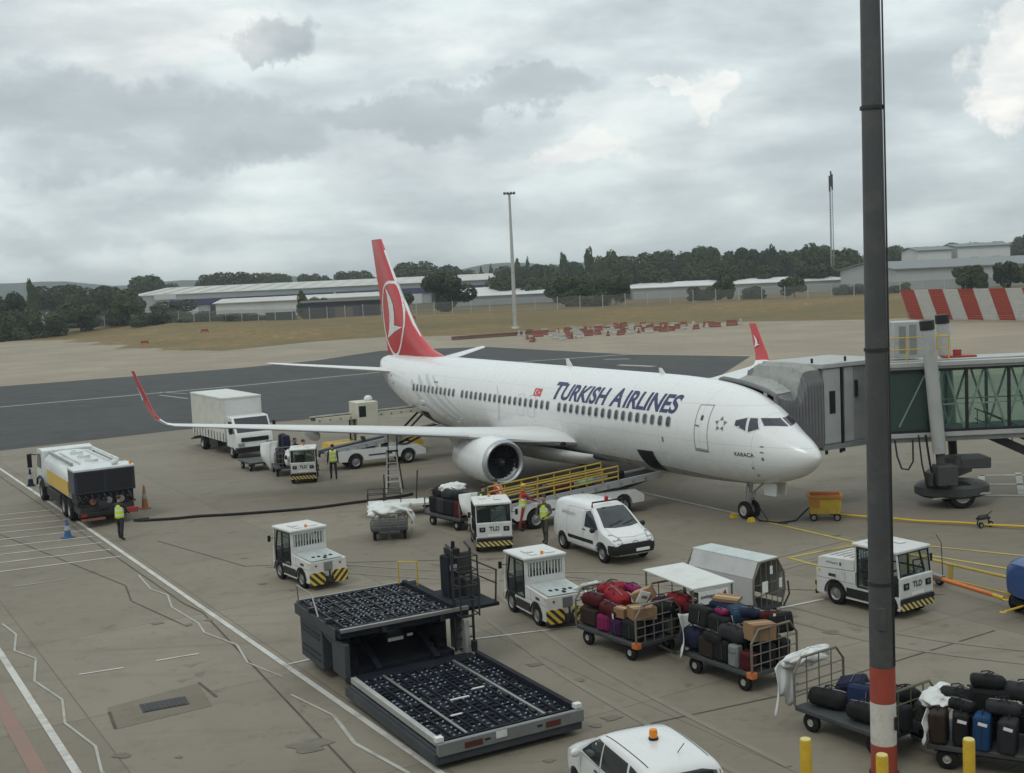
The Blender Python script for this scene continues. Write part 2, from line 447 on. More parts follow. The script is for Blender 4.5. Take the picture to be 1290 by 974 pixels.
p.line([(-13.0, 40.4), (-12.0, 38.4), (-11.2, 37.5), (-10.65, 36.0), (-9.36, 34.1), (-8.93, 33.1), (-7.73, 31.8), (-7.1, 30.2)], .06)
p.line([(-7.1, 30.2), (-5.97, 28.94)], .05); p.line([(-5.52, 27.6), (-4.31, 26.1)], .06); p.line([(-4.31, 26.1), (-3.62, 24.4), (-2.4, 22.8), (-1.9, 21.5)], .09)
p.line([(-15.4, 35), (-14.5, 33.8), (-13.9, 32.2), (-13, 31.4), (-12.3, 29.5), (-11.05, 28), (-10.4, 26.4), (-9.2, 24.9), (-8.6, 23.5), (-7.4, 22)], .06)
for i in range(9):
    t = i / 8; x = -20.9 + 6.3 * t; y = 53.9 - 10.4 * t
    H_.line([(x, y), (x - 4.6 + .5 * t, y - 1.4 - .35 * t)], .10, .0128)
p.line([(-16.9, 39.6), (-15.4, 40.3)], .07); p.line([(-19, 43.5), (-17.2, 44)], .06)
structure(H_.build('hatched_marking', M['paint_white'], smooth=0))
structure(p.build('faint_marking', M['paint_faint'], smooth=0))
p = Paint()
p.line([(-30.5, 57.6), (-14.76, 31.7), (-9.6, 23.1), (-3.5, 13)], .32, .009)
structure(p.build('red_line', M['paint_red'], smooth=0))
p = Paint()
p.line([axp(3.6, .0), axp(1.5, 0), axp(-1, 0), axp(-4, 0)], .16)
p.line([axp(-1.6, 0.5), axp(-1.6, 3.2), axp(-5, 3.2)], .12)
p.line([(10.1, 39.3), (12.2, 40.4), (14.5, 38.6), (17.5, 36.2)], .12)
p.line([(11.6, 38.9), (13.2, 38.0), (15.6, 35.0)], .14)
structure(p.build('yellow_marking', M['paint_yellow'], smooth=0))
p = Paint()
p.line([(-90, 84), (-60, 98), (-45.9, 107.7), (-33.3, 115.5), (-26.9, 119.3), (-13.1, 129.3), (4.1, 135.5), (14.3, 138.9)], .5, .014)
p.line([(-33, 112.6), (-29, 107.5)], .25, .014); p.line([(-34, 116), (-30.4, 112.6), (-28.2, 113.6)], .2, .014)
p.line([(11, 123.4), (14.2, 119.5)], .9, .014); p.line([(10.2, 132.3), (13, 131.3)], .6, .014)
for dx in (0, 1.6, 3.2, 4.8): p.line([(18.4 + dx, 47.2), (20.3 + dx, 52.0)], .26)
p.line([(19.1, 49.8), (26, 48)], .26); p.line([(18.5, 47.4), (25, 45.6)], .26); p.line([(20.1, 51.8), (28, 50)], .26)
structure(p.build('taxiway_marking', M['paint_faint'], smooth=0))
p = Paint()
p.line([(-28.1, 65.1), (-10.4, 36.4), (-9.5, 35.2), (-6.1, 28.3), (-3, 22)], .05, .010)
p.line([(-24, 52), (-13, 39), (-12.2, 37), (-9.6, 33.8)], .045, .010)
p.line([(-14, 46), (-9.5, 41), (-5, 40.8), (1, 40.2)], .04, .010)
p.line([(-9.6, 27), (-9.1, 25.9)], .07, .012); p.line([(-8.0, 28.8), (-7.3, 27.7)], .07, .012)
p.line([(2, 24.5), (6, 26.2), (12, 30)], .045, .010); p.line([(-3, 40), (4, 36), (12, 33.5)], .04, .010)
p.line([(8.5, 24), (9.2, 25.2), (12.5, 26.5)], .04, .010); p.line([(-2, 33.5), (0, 36.5)], .04, .010)
structure(p.build('joint_sealant', M['sealant'], smooth=0))
sheet('concrete_patch', [(-9.75, 27.3), (-9.1, 25.85), (-7.25, 27.1), (-8.0, 28.75)], .006, M['patch'])

# faint tyre tracks of the ground vehicles
M['tyre_mark'] = mat('tyre_mark', (.195, .172, .136), .95, var=.1, scale=1.5, dirt=(.232, .206, .163), dirt_amt=1.0, dscale=.5)
p = Paint()
TZ = [.0104]
def track(pts, gap=1.0, w=.16):
    V = [Vector(q) for q in pts]; sm = []
    for i in range(len(V) - 1):
        p0, p1, p2, p3 = V[max(0, i - 1)], V[i], V[i + 1], V[min(len(V) - 1, i + 2)]
        for k in range(8):
            t_ = k / 8; sm.append(.5 * ((2 * p1) + (-p0 + p2) * t_ + (2 * p0 - 5 * p1 + 4 * p2 - p3) * t_ * t_ + (-p0 + 3 * p1 - 3 * p2 + p3) * t_ ** 3))
    for s in (-1, 1):
        o = []
        for i in range(len(sm)):
            d = (sm[min(i + 1, len(sm) - 1)] - sm[max(i - 1, 0)]).normalized(); o.append(tuple(sm[i] + Vector((-d.y, d.x)) * gap / 2 * s))
        p.line(o, w, TZ[0]); TZ[0] += .00007
track([(4.5, 22), (2.2, 26.5), (.5, 30.5), (-1.2, 36), (-.9, 41)])
track([(13.5, 27), (9.5, 29.5), (6.2, 34), (3.5, 37), (-2.5, 38.5), (-9, 41.5)])
track([(12.5, 41), (9, 38.5), (5.5, 36.2), (2.5, 35.3)], 1.2, .2)
structure(p.build('tyre_marks', M['tyre_mark'], smooth=0))
p = Paint(); r = random.Random(77)
b = MB()
for i in range(30):   # oil drips and old spills
    x, y = r.uniform(-12, 13), r.uniform(22, 48); a = r.uniform(.04, .17) * (1 if i % 9 else 2.2); n_ = 14; ph = r.uniform(0, 6)
    pts = [(x + a * (1 + .3 * math.sin(3 * q * 6.283 / n_ + ph) + .2 * math.sin(5 * q * 6.283 / n_)) * math.cos(q * 6.283 / n_) * 1.3, y + a * (1 + .3 * math.sin(2 * q * 6.283 / n_ + ph)) * math.sin(q * 6.283 / n_), .0117 + i * .00002) for q in range(n_)]
    b.add(pts, [tuple(range(n_))])
structure(b.build('oil_stains', mat('oil_stain', (.135, .118, .092), .8, var=.3, dirt=(.22, .195, .152), dirt_amt=.7, dscale=2.5), smooth=0))
# drain cover
t = thing('drain_cover', 'dark rectangular metal drain cover set in a brown concrete patch', 'drain cover', (-8.42, 27.32, .009), rad(25))
b = MB(); b.span((-.52, -.30, 0), (.52, .30, .012)); b.build('cover_frame', M['dark_steel'], t)
b = MB()
for i in range(9): b.span((-.46 + i * .104, -.26, .013), (-.40 + i * .104, .26, .02))
b.build('grating', M['dark_steel'], t)

# ------------------------------------------------------------------ trees
def leaf_mat(name, c1, c2):
    m = bpy.data.materials.new(name); n, l = nodes_of(m); b = n['Principled BSDF']
    oi = n.new('ShaderNodeObjectInfo'); tc = n.new('ShaderNodeTexCoord'); nz = n.new('ShaderNodeTexNoise'); nz.inputs['Scale'].default_value = .45; nz.inputs['Detail'].default_value = 3
    l.new(tc.outputs['Object'], nz.inputs['Vector'])
    v = mathn(n, l, 'ADD', mathn(n, l, 'MULTIPLY', oi.outputs['Random'], .6), mathn(n, l, 'MULTIPLY', nz.outputs['Fac'], .6))
    mx = n.new('ShaderNodeMix'); mx.data_type = 'RGBA'; l.new(v, mx.inputs[0]); mx.inputs[6].default_value = (*c1, 1); mx.inputs[7].default_value = (*c2, 1)
    l.new(mx.outputs[2], b.inputs['Base Color']); b.inputs['Roughness'].default_value = .8; b.inputs['Specular IOR Level'].default_value = .2
    return m
M['leaf'] = leaf_mat('leaf', (.014, .028, .012), (.058, .076, .024))
M['leaf_bush'] = leaf_mat('leaf_bush', (.030, .044, .020), (.065, .078, .036))
M['bark'] = mat('bark', (.07, .055, .04), .9, var=.3, bump=.4)

def crown_mesh(kind, seed, n=900):
    """leaf clumps spread through a lumpy crown; unit height 1, unit width 1"""
    r = random.Random(seed); b = MB(); lobes = []
    if kind == 0:
        for i in range(14): lobes.append((Vector((r.uniform(-.32, .32), r.uniform(-.32, .32), r.uniform(.16, .84))), r.uniform(.15, .27)))
    elif kind == 1:
        for i in range(9): lobes.append((Vector((r.uniform(-.14, .14), r.uniform(-.14, .14), .15 + .09 * i)), .30 * (1 - abs(i - 3.5) / 8)))
    elif kind == 2:
        for i in range(9): lobes.append((Vector((r.uniform(-.08, .08), r.uniform(-.08, .08), .15 + .09 * i)), .40 * (1 - i / 9.5)))
    else:
        for i in range(11): lobes.append((Vector((r.uniform(-.4, .4), r.uniform(-.35, .35), r.uniform(.1, .68))), r.uniform(.16, .3)))
    tot = sum(q[1] ** 2 for q in lobes)
    for c, q in lobes:
        for i in range(int(n * q * q / tot)):
            d = Vector((r.gauss(0, 1), r.gauss(0, 1), r.gauss(0, 1))).normalized() * q * r.uniform(.55, 1.08) ** .5
            p = c + d; p.z = max(.02, p.z)
            s = r.uniform(.016, .036)
            nn = (d.normalized() + Vector((r.uniform(-.8, .8), r.uniform(-.8, .8), r.uniform(-.4, .9)))).normalized(); a = nn.orthogonal().normalized(); e = nn.cross(a)
            th = r.uniform(0, 6.28); a, e = a * math.cos(th) + e * math.sin(th), e * math.cos(th) - a * math.sin(th)
            b.add([p - a * s - e * s * .7, p + a * s * .8 - e * s, p + a * s + e * s * .6, p + nn * s * .3 + e * s * 1.1, p - a * s * .9 + e * s * .5], [(0, 1, 2, 3, 4)])
    return b.mesh('crown', M['leaf_bush'] if kind == 3 else M['leaf'], smooth=0)
def trunk_mesh(kind, seed):
    r = random.Random(seed + 50); b = MB(); top = {0: .55, 1: .8, 2: .9, 3: .4}[kind]
    b.tube([(0, 0, 0), (.01, .01, top * .4), (r.uniform(-.03, .03), 0, top)], [.035, .025, .008], 7)
    for i in range(6):
        a = r.uniform(0, 6.28); z = r.uniform(.2, top * .8); q = r.uniform(.15, .33) * (.4 if kind in (1, 2) else 1)
        b.tube([(0, 0, z), (q * .5 * math.cos(a), q * .5 * math.sin(a), z + .09), (q * math.cos(a), q * math.sin(a), z + .22)], [.014, .01, .004], 5)
    return b.mesh('trunk', M['bark'])
CROWN = {k: [(crown_mesh(k, 10 * k + s, {0: 4600, 1: 2400, 2: 2400, 3: 4000}[k]), trunk_mesh(k, s)) for s in range(3 if k else 5)] for k in range(4)}
KIND = {0: ('broadleaf_tree', 'tree'), 1: ('poplar_tree', 'tree'), 2: ('conifer_tree', 'tree'), 3: ('bush', 'bush')}
def tree(x, y, h, w, k, label, group):
    cm, tm = RND.choice(CROWN[k])
    z = terrain_h(x, y) - .1
    t = thing(KIND[k][0], label, KIND[k][1], (x, y, z), RND.uniform(0, 6.28), group)
    h = h - z
    link_mesh('crown', cm, t, scale=(w * 1.1, w * 1.1, h * 1.03)); link_mesh('trunk', tm, t, scale=(w * .8, w * .8, h))
    return t
FAR = [(-144.4, 330, 12.9, 10.9, 0), (-124.6, 300, 10.7, 9.1, 0), (-164.4, 420, 16.2, 5.5, 1), (-160.1, 430, 13.2, 17.0, 0), (-134.2, 380, 9.9, 12.5, 0), (-146.5, 440, 12.7, 13.9, 0), (-125.4, 400, 11.3, 10.5, 0), (-167.1, 560, 17.5, 16.2, 0), (-170.3, 600, 14.9, 15.8, 0), (-157.6, 640, 17.1, 12.6, 0), (-145.8, 640, 17.8, 18.5, 0), (-134.5, 650, 16.9, 18.8, 0), (-121.7, 650, 16.7, 17.1, 0), (-109.4, 660, 15.7, 15.6, 0), (-94.3, 660, 15.5, 17.4, 0), (-80.4, 660, 15.7, 17.4, 0), (-55.7, 640, 15.7, 14.3, 0), (-42.2, 600, 20.0, 24.5, 0), (-29.8, 600, 16.3, 14.2, 0), (-20.3, 620, 14.8, 13.9, 0), (-12.9, 600, 15.9, 6.3, 2), (-7.7, 600, 17.2, 5.5, 2), (0.8, 560, 15.2, 14.7, 0), (5.3, 560, 17.6, 5.2, 1), (9.4, 540, 18.9, 4.3, 2), (13.4, 540, 14.1, 12.1, 0), (19.1, 540, 14.9, 10.7, 0), (24.4, 520, 18.5, 6.2, 1), (29.3, 520, 14.5, 11.6, 0), (34.3, 500, 19.9, 6.6, 1), (40.8, 500, 17.3, 11.2, 0), (49.2, 500, 15.0, 13.2, 0), (56.4, 500, 13.7, 9.9, 0), (60.5, 490, 17.8, 14.2, 0), (68.2, 490, 16.2, 12.9, 0), (72.4, 480, 15.8, 11.4, 0), (78.8, 480, 17.7, 12.0, 0), (85.0, 480, 15.9, 10.7, 0), (91.9, 480, 16.2, 13.9, 0), (99.8, 480, 15.5, 10.7, 0), (103.0, 470, 17.0, 5.6, 1), (109.1, 470, 14.5, 10.5, 0), (114.6, 460, 15.9, 13.3, 0), (122.4, 460, 14.9, 13.3, 0), (130.2, 460, 14.0, 12.1, 0), (164.3, 520, 14.4, 12.3, 0), (173.1, 520, 13.3, 11.6, 0), (210.0, 600, 13.5, 13.4, 0), (235.7, 640, 15.7, 14.3, 0), (249.2, 640, 15.9, 14.3, 0), (260.9, 640, 15.8, 14.3, 0), (237.1, 560, 17.9, 11.1, 0), (237.9, 540, 18.6, 14.2, 0), (0.4, 430, 10.6, 11.3, 0), (10.2, 430, 8.7, 12.4, 0), (27.9, 420, 9.3, 13.8, 0), (16.0, 400, 7.9, 10.5, 0), (41.7, 420, 9.2, 11.1, 0), (52.7, 420, 9.5, 13.8, 0), (66.5, 420, 9.4, 11.1, 0), (75.7, 410, 9.7, 10.8, 0), (86.4, 410, 9.2, 10.8, 0), (100.1, 400, 9.8, 11.6, 0), (110.5, 400, 9.1, 10.5, 0)]
FARLAB = {0: 'round dark green tree in the tree line on the skyline', 1: 'tall narrow dark tree rising above the distant tree line', 2: 'small pointed conifer tip on the skyline behind the airfield'}
for i, (x, y, h, w, k) in enumerate(FAR):
    lab = FARLAB[k]
    if x < -120 and y < 450 and k == 0: lab = 'dark green tree in the clump at the far left beyond the taxiway'
    if (x, k) == (-164.4, 1): lab = 'tall slim tree between two small white blocks at the far left'
    if x == -42.2: lab = 'largest domed tree on the skyline just behind the red tail fin'
    tree(x, y, h, w, k, lab, 'trees on the skyline')
MID = [(-15.0, 300, 11.1, 11.4, 0), (-53.5, 315, 8.4, 4.1, 1), (-49.5, 318, 6.6, 5.0, 3), (-29.0, 330, 7.1, 5.6, 0), (15.2, 292, 8.4, 8.5, 0), (21.5, 290, 7.7, 5.7, 0), (25.7, 288, 7.9, 6.4, 0), (18.8, 280, 5.5, 8.5, 3), (52.3, 300, 6.5, 5.1, 1), (54.9, 300, 6.8, 3.9, 1), (46.2, 290, 5.3, 5.3, 3), (58.1, 285, 4.8, 4.9, 3), (68.7, 290, 6.1, 6.5, 0), (79.0, 285, 4.4, 4.9, 3), (83.3, 285, 4.2, 4.5, 3), (90.2, 280, 4.4, 4.8, 3), (100.4, 262, 7.3, 6.2, 0), (107.2, 258, 7.8, 4.8, 0), (110.6, 255, 7.2, 5.0, 0), (-91.8, 330, 7.4, 11.3, 3), (-89.5, 300, 6.5, 7.1, 3), (-115.8, 285, 7.5, 7.5, 3), (-110.3, 290, 6.4, 7.6, 3), (-119.2, 280, 8.4, 9.2, 3), (-106.2, 300, 7.3, 8.7, 0), (-99.5, 310, 7.8, 7.3, 0), (-65.0, 300, 3.6, 11.8, 3), (-56.2, 300, 2.8, 7.9, 3)]
MIDLAB = {0: 'big bushy tree between the tail fin and the tall light mast', 1: 'slim young tree in front of the low grey building by the dark shed', 2: 'low bush beside the dark blue shed', 3: 'small tree directly behind the red tail fin',
    4: 'bushy tree right of the light mast, in front of the low white roof', 5: 'middle tree of the clump right of the light mast', 6: 'right hand tree of the clump right of the light mast', 7: 'low spreading bush at the foot of the clump by the mast',
    8: 'left one of two slim trees before the long white roof', 9: 'right one of two slim trees before the long white roof', 12: 'round tree in front of the long white roof, left of the lattice mast',
    16: 'round tree before the grey shed, above the striped blast fence', 17: 'second tree before the grey shed, near the right edge', 18: 'tree at the right edge above the striped blast fence', 19: 'wide bush at the near corner of the white warehouse'}
for i, (x, y, h, w, k) in enumerate(MID):
    tree(x, y, h, w, k, MIDLAB.get(i, 'low dark bush along the perimeter fence' if x > -40 else 'dense dark bush at the left edge of the dry grass'), 'trees and bushes behind the perimeter fence')
r = random.Random(21)
for i in range(9):   # scrub behind the left part of the fence
    x = -112 + i * 5.6 + r.uniform(-1.5, 1.5); y = (322 if x < -96 else 322 - (x + 96) * .56) - 6 + r.uniform(-2, 6)
    tree(x, y, terrain_h(x, y) + r.uniform(1.4, 2.6), r.uniform(6.5, 10), 3, 'low scrubby bush in the dark band along the fence left of the tail fin', 'trees and bushes behind the perimeter fence')
# one mass of far woodland behind the single trees
r = random.Random(5); b = MB()
for i in range(5200):
    t = r.random(); x = -330 + 640 * t; y = r.uniform(560, 720) if x > 0 else r.uniform(660, 760)
    if -10 < x < 180: y = r.uniform(500, 560)
    z = abs(r.gauss(0, 1)) * 4.0; z = min(z, 11.5); s = r.uniform(1.0, 2.2); a = r.uniform(0, 6.28); q = r.uniform(-.6, .6)
    e = Vector((math.cos(a) * .5 + .5, math.sin(a) * .5, q)).normalized(); u = Vector((r.uniform(-.3, .3), r.uniform(-.6, .2), 1)).normalized()
    p = Vector((x, y, z))
    b.add([p - e * s - u * s * .7, p + e * s * .9 - u * s, p + e * s + u * s * .6, p + u * s * 1.1, p - e * s * .8 + u * s * .6], [(0, 1, 2, 3, 4)])
w = b.build('woodland', M['leaf'], smooth=0); w['kind'] = 'stuff'

# ------------------------------------------------------------------ far buildings
P('clad_grey', (.36, .38, .38), .6, var=.05, dirt_amt=.15, dscale=.1)
P('clad_white', (.55, .56, .55), .6, var=.05, dirt_amt=.15, dscale=.1)
P('roof_pale', (.47, .47, .43), .6, var=.08, dirt_amt=.2, dscale=.08)
P('band_purple', (.03, .03, .10), .5, var=.1)
M['barrier_pale'] = mat('barrier_pale', (.40, .38, .34), .7, var=.15, dirt_amt=.4)
P('roof_grey', (.17, .18, .18), .7, var=.1)
P('brown_brick', (.12, .085, .065), .8, var=.2)
P('window_dark', (.03, .035, .04), .15)
def shed(name, label, x0, x1, y0, y1, eave, ridge, wall, roof, skew=0.0, cat='warehouse', ribs=0):
    """long hall with a shallow pitched roof, ridge along x"""
    t = thing(name, label, cat, (0, 0, 0))
    ym = (y0 + y1) / 2
    def q(x, y): return y + skew * (x - x0)
    b = MB()
    b.add([(x0, q(x0, y0), -1), (x1, q(x1, y0), -1), (x1, q(x1, y1), -1), (x0, q(x0, y1), -1), (x0, q(x0, y0), eave), (x1, q(x1, y0), eave), (x1, q(x1, y1), eave), (x0, q(x0, y1), eave), (x0, q(x0, ym), ridge - .15), (x1, q(x1, ym), ridge - .15)],
          [(0, 1, 5, 4), (2, 3, 7, 6), (0, 4, 8, 7, 3), (1, 2, 6, 9, 5)])
    b.build('wall', wall, t, smooth=0)
    b = MB(); o = .8
    for ya, yb in ((y0 - o, ym), (y1 + o, ym)):
        za = eave - .05
        b.add([(x0 - o, q(x0, ya), za), (x1 + o, q(x1, ya), za), (x1 + o, q(x1, yb), ridge), (x0 - o, q(x0, yb), ridge), (x0 - o, q(x0, ya), za + .25), (x1 + o, q(x1, ya), za + .25), (x1 + o, q(x1, yb), ridge + .25), (x0 - o, q(x0, yb), ridge + .25)],
              [(0, 3, 2, 1), (4, 5, 6, 7), (0, 1, 5, 4), (1, 2, 6, 5), (3, 0, 4, 7)])
    if ribs:
        for i in range(ribs):
            x = x0 + (i + .5) * (x1 - x0) / ribs
            b.add([(x - .5, q(x, y0 + 3), eave + .5), (x + .5, q(x, y0 + 3), eave + .5), (x + .5, q(x, ym - 1), ridge + .32), (x - .5, q(x, ym - 1), ridge + .32)], [(0, 1, 2, 3)])
    b.build('roof', roof, t, smooth=0)
    return t, q
t, q = shed('warehouse', 'long white warehouse with a purple band behind the tail fin', -138, -6, 445, 545, 8.6, 11.2, M['clad_grey'], M['roof_pale'], .62, ribs=22)
b = MB()
for x0, x1 in ((-126, -70), (-69, -8)):
    b.add([(x0, q(x0, 444.4), 4.2), (x1, q(x1, 444.4), 4.2), (x1, q(x1, 444.4), 6.6), (x0, q(x0, 444.4), 6.6), (x0, q(x0, 444.9), 4.2), (x1, q(x1, 444.9), 4.2), (x1, q(x1, 444.9), 6.6), (x0, q(x0, 444.9), 6.6)], [(0, 1, 2, 3), (3, 2, 6, 7), (0, 4, 5, 1)])
b.build('fascia_band', M['band_purple'], t, smooth=0)
for i in range(12):
    x = -122 + i * 9
    b = MB(); b.add([(x, q(x, 444.3), -.5), (x + 5, q(x + 5, 444.3), -.5), (x + 5, q(x + 5, 444.3), 4.2), (x, q(x, 444.3), 4.2)], [(0, 1, 2, 3)])
    b.build('loading_door', M['window_dark'] if i % 3 else M['clad_white'], t, smooth=0)
b = MB(); b.add([(-131, q(-131, 444.2), 6.9), (-124, q(-124, 444.2), 6.9), (-124, q(-124, 444.2), 9.0), (-131, q(-131, 444.2), 9.0)], [(0, 1, 2, 3)]); b.build('sign_panel', M['clad_white'], t, smooth=0)
shed('low_building', 'low pale grey building in front of the long warehouse', -93, -40, 385, 410, 5.2, 6.3, M['clad_white'], M['roof_pale'], .1, 'building', 8)
t, q = shed('storage_shed', 'dark blue storage shed left of the tail fin', -51, -31, 300, 308, 5.2, 5.6, M['navy'], M['dark_steel'], .05, 'shed')
for i in range(3):
    x = -49 + i * 6
    b = MB(); b.add([(x, q(x, 299.8), 0), (x + 4.4, q(x, 299.8), 0), (x + 4.4, q(x, 299.8), 3.9), (x, q(x, 299.8), 3.9)], [(0, 1, 2, 3)]); b.build('door', M['brown_brick'] if i == 1 else M['black_paint'], t, smooth=0)
t = thing('shipping_container', 'dark green shipping container at the edge of the dry grass', 'container', (-55, 292, .9), .1)
b = MB(); b.span((-3.5, -1.2, 0), (3.5, 1.2, 2.6))
for i in range(22): b.span((-3.4 + i * .31, -1.28, .15), (-3.25 + i * .31, -1.2, 2.45))
b.build('shell', mat('container_green', (.03, .05, .045), .6), t, smooth=0)
b = MB(); b.span((-3.45, -1.1, 2.6), (3.45, 1.1, 2.66)); b.build('roof', M['dark_steel'], t, smooth=0)
shed('long_shed', 'long low building with a white roof left of the lattice mast', 42, 132, 405, 430, 3.6, 5.0, M['clad_grey'], M['clad_white'], -.22, 'building', 12)
shed('low_hall', 'low pale roofed hall beside the light mast', -19, 17, 420, 445, 3.2, 5.9, M['clad_grey'], M['clad_white'], 0, 'building', 5)
t, q = shed('grey_hall', 'large grey metal hall behind the red and white blast fence', 106, 190, 330, 385, 6.6, 8.6, M['clad_grey'], M['roof_grey'], -.12, 'hall', 0)
t, q = shed('white_hall', 'white hall with a sloping left end on the right skyline', 163, 176.5, 480, 500, 12.2, 13.6, M['clad_white'], M['roof_grey'], .04, 'hall', 3)
t, q = shed('white_hall', 'longer white hall at the right end of the skyline', 179.5, 201, 482, 502, 13.0, 14.2, M['clad_white'], M['roof_grey'], .06, 'hall', 4)
for i, (x, w_) in enumerate(((185, 2), (193, 3))): b = MB(); b.span((x, 480.6, 5), (x + w_, 481.9, 9)); b.build('shutter', M['clad_grey'], t, smooth=0)
for i, (x, z, w, h) in enumerate([(-267, 12.5, 6, 6), (-247, 13, 6, 6), (-206, 13, 7, 5)]):
    t = thing('apartment_block', ['small white block left of the slim tree on the left horizon', 'small white block just right of the slim tree on the left horizon', 'small white block farthest right of three on the left horizon'][i], 'building', (x, 700, 0), 0, 'white blocks on the horizon')
    b = MB(); b.span((-w / 2, -3, 0), (w / 2, 3, z)); b.build('wall', M['clad_white'], t, smooth=0)
    b = MB(); b.span((-w / 2 - .3, -3.3, z), (w / 2 + .3, 3.3, z + .4)); b.build('roof', M['clad_grey'], t, smooth=0)
    for fl in range(4):
        for k in range(3): b = MB(); b.span((-w / 2 + .6 + k * w / 3.2, -3.1, 1.5 + fl * 3), (-w / 2 + 1.6 + k * w / 3.2, -3.02, 2.9 + fl * 3)); b.build('window', M['window_dark'], t, smooth=0)
# a few white roofs among the trees on the right
for i, (x, y, z, w) in enumerate([(138, 500, 11.5, 8), (150, 505, 11.3, 7), (128, 480, 8.5, 6), (118, 470, 9.0, 4)]):
    t = thing('house', ['white gabled house between the mast and the grey post', 'white gabled house right of the grey post', 'small white house half hidden in trees by the lattice mast', 'tiny white gable among trees left of the lattice mast'][i], 'house', (x, y, 0), .2, 'houses among the trees')
    b = MB(); b.prism([(-w / 2, -3, 0), (w / 2, -3, 0), (w / 2, -3, z - 2), (0, -3, z), (-w / 2, -3, z - 2)], (0, 7, 0)); b.build('wall', M['clad_white'], t, smooth=0)
    b = MB()
    for s in (-1, 1): b.add([(s * (w / 2 + .4), -3.4, z - 2.1), (0, -3.4, z + .2), (0, 4.4, z + .2), (s * (w / 2 + .4), 4.4, z - 2.1)], [(0, 1, 2, 3)])
    b.build('roof', M['brown_brick'], t, smooth=0)

# ------------------------------------------------------------------ perimeter fence
t = thing('perimeter_fence', 'long chain link perimeter fence on top of the dry grass bank', 'fence')
FP = [(-230, 372), (-150, 335), (-96, 310), (-60, 290), (-29, 276), (-4, 263), (45, 262), (90, 262), (150, 262)]
pts = []
for (a, c), (d, e) in zip(FP, FP[1:]):
    k = max(1, int(math.hypot(d - a, e - c) / 4.6))
    for i in range(k): pts.append((a + (d - a) * i / k, c + (e - c) * i / k))
pts.append(FP[-1])
post = MB().cyl((0, 0, -.3), (0, 0, 2.9), .09, n=6).mesh('post', M['galv'])
for x, y in pts: link_mesh('post', post, t, (x, y, terrain_h(x, y)))
M['mesh_wire'] = glass_mat('mesh_wire', (1, 1, 1), .6, .66, (.16, .16, .15))
b = MB()
for (x0, y0), (x1, y1) in zip(pts, pts[1:]):
    z0, z1 = terrain_h(x0, y0), terrain_h(x1, y1)
    b.add([(x0, y0, z0), (x1, y1, z1), (x1, y1, z1 + 2.7), (x0, y0, z0 + 2.7)], [(0, 1, 2, 3)])
b.build('wire_mesh', M['mesh_wire'], t, smooth=0)

# ------------------------------------------------------------------ blast fence
t = thing('blast_fence', 'tall red and white striped blast fence at the right edge of the airfield', 'blast fence', (61.4, 188.4, 0), ang(10.5, -19.9))
L = 2.82
for i in range(13):
    x0 = i * L; b = MB()
    for k in range(14):
        z = .1 + k * .33; y0 = .9 - z * .28; sx = .9 * (1 - z / 4.6) * .9
        b.add([(x0 + sx, y0, z), (x0 + L + sx - .02, y0, z), (x0 + L + sx - .07, y0 - .16, z + .30), (x0 + sx - .05, y0 - .16, z + .30), (x0 + sx, y0 + .08, z), (x0 + L + sx - .02, y0 + .08, z), (x0 + L + sx - .07, y0 - .06, z + .30), (x0 + sx - .05, y0 - .06, z + .30)],
              [(0, 1, 2, 3), (4, 7, 6, 5), (0, 4, 5, 1), (3, 2, 6, 7), (0, 3, 7, 4), (1, 5, 6, 2)])
    b.build('panel', M['red_paint'] if i % 2 == 0 else M['tarp_white'], t, smooth=0, label='red louvred panel' if i % 2 == 0 else 'white louvred panel')
    b = MB(); b.cyl((x0 + .4, 1.0, 0), (x0 + .1, -.1, 4.5), .08, n=6); b.cyl((x0 + .4, 2.6, 0), (x0 + .1, 0, 3.6), .08, n=6); b.build('brace', M['steel'], t)

# ------------------------------------------------------------------ masts
t = thing('light_mast', 'tall slim floodlight mast standing on the grass behind the aircraft', 'light mast', (1.1, 218, 0))
b = MB(); b.tube([(0, 0, 0), (0, 0, 12), (0, 0, 24.3)], [.42, .32, .2], 12); b.build('pole', M['galv'], t)
b = MB(); b.cyl((0, 0, 0), (0, 0, .5), .7, n=12); b.build('base', M['pale_panel'], t)
b = MB(); b.span((-1.0, -.12, 24.25), (1.0, .12, 24.4)); b.build('crossbar', M['dark_steel'], t)
for x in (-.85, -.3, .3, .85):
    b = MB(); b.box((x, -.25, 24.35), (.42, .5, .28), (.5, 0, 0)); b.build('floodlight', M['dark_steel'], t)
t = thing('antenna_mast', 'slender lattice mast with aerials beside the grey post', 'antenna mast', (107.6, 400, 0))
b = MB()
for x, y in ((-.55, 0), (.55, 0), (0, .9)): b.tube([(x, y, 0), (x * .8, y * .8, 36)], [.13, .1], 6)
for k in range(36):
    b.cyl((-.52, 0, k), (.52, 0, k + 1), .035, n=4)
    b.cyl((.52, 0, k), (0, .85, k + 1), .035, n=4)
b.build('lattice', M['steel'], t)
for x, z in ((-.5, 34), (.4, 34.5), (0, 35.5)):
    b = MB(); b.span((x - .22, -.35, z - 1.5), (x + .22, .0, z + 3.6)); b.build('aerial', M['dark_steel'], t)

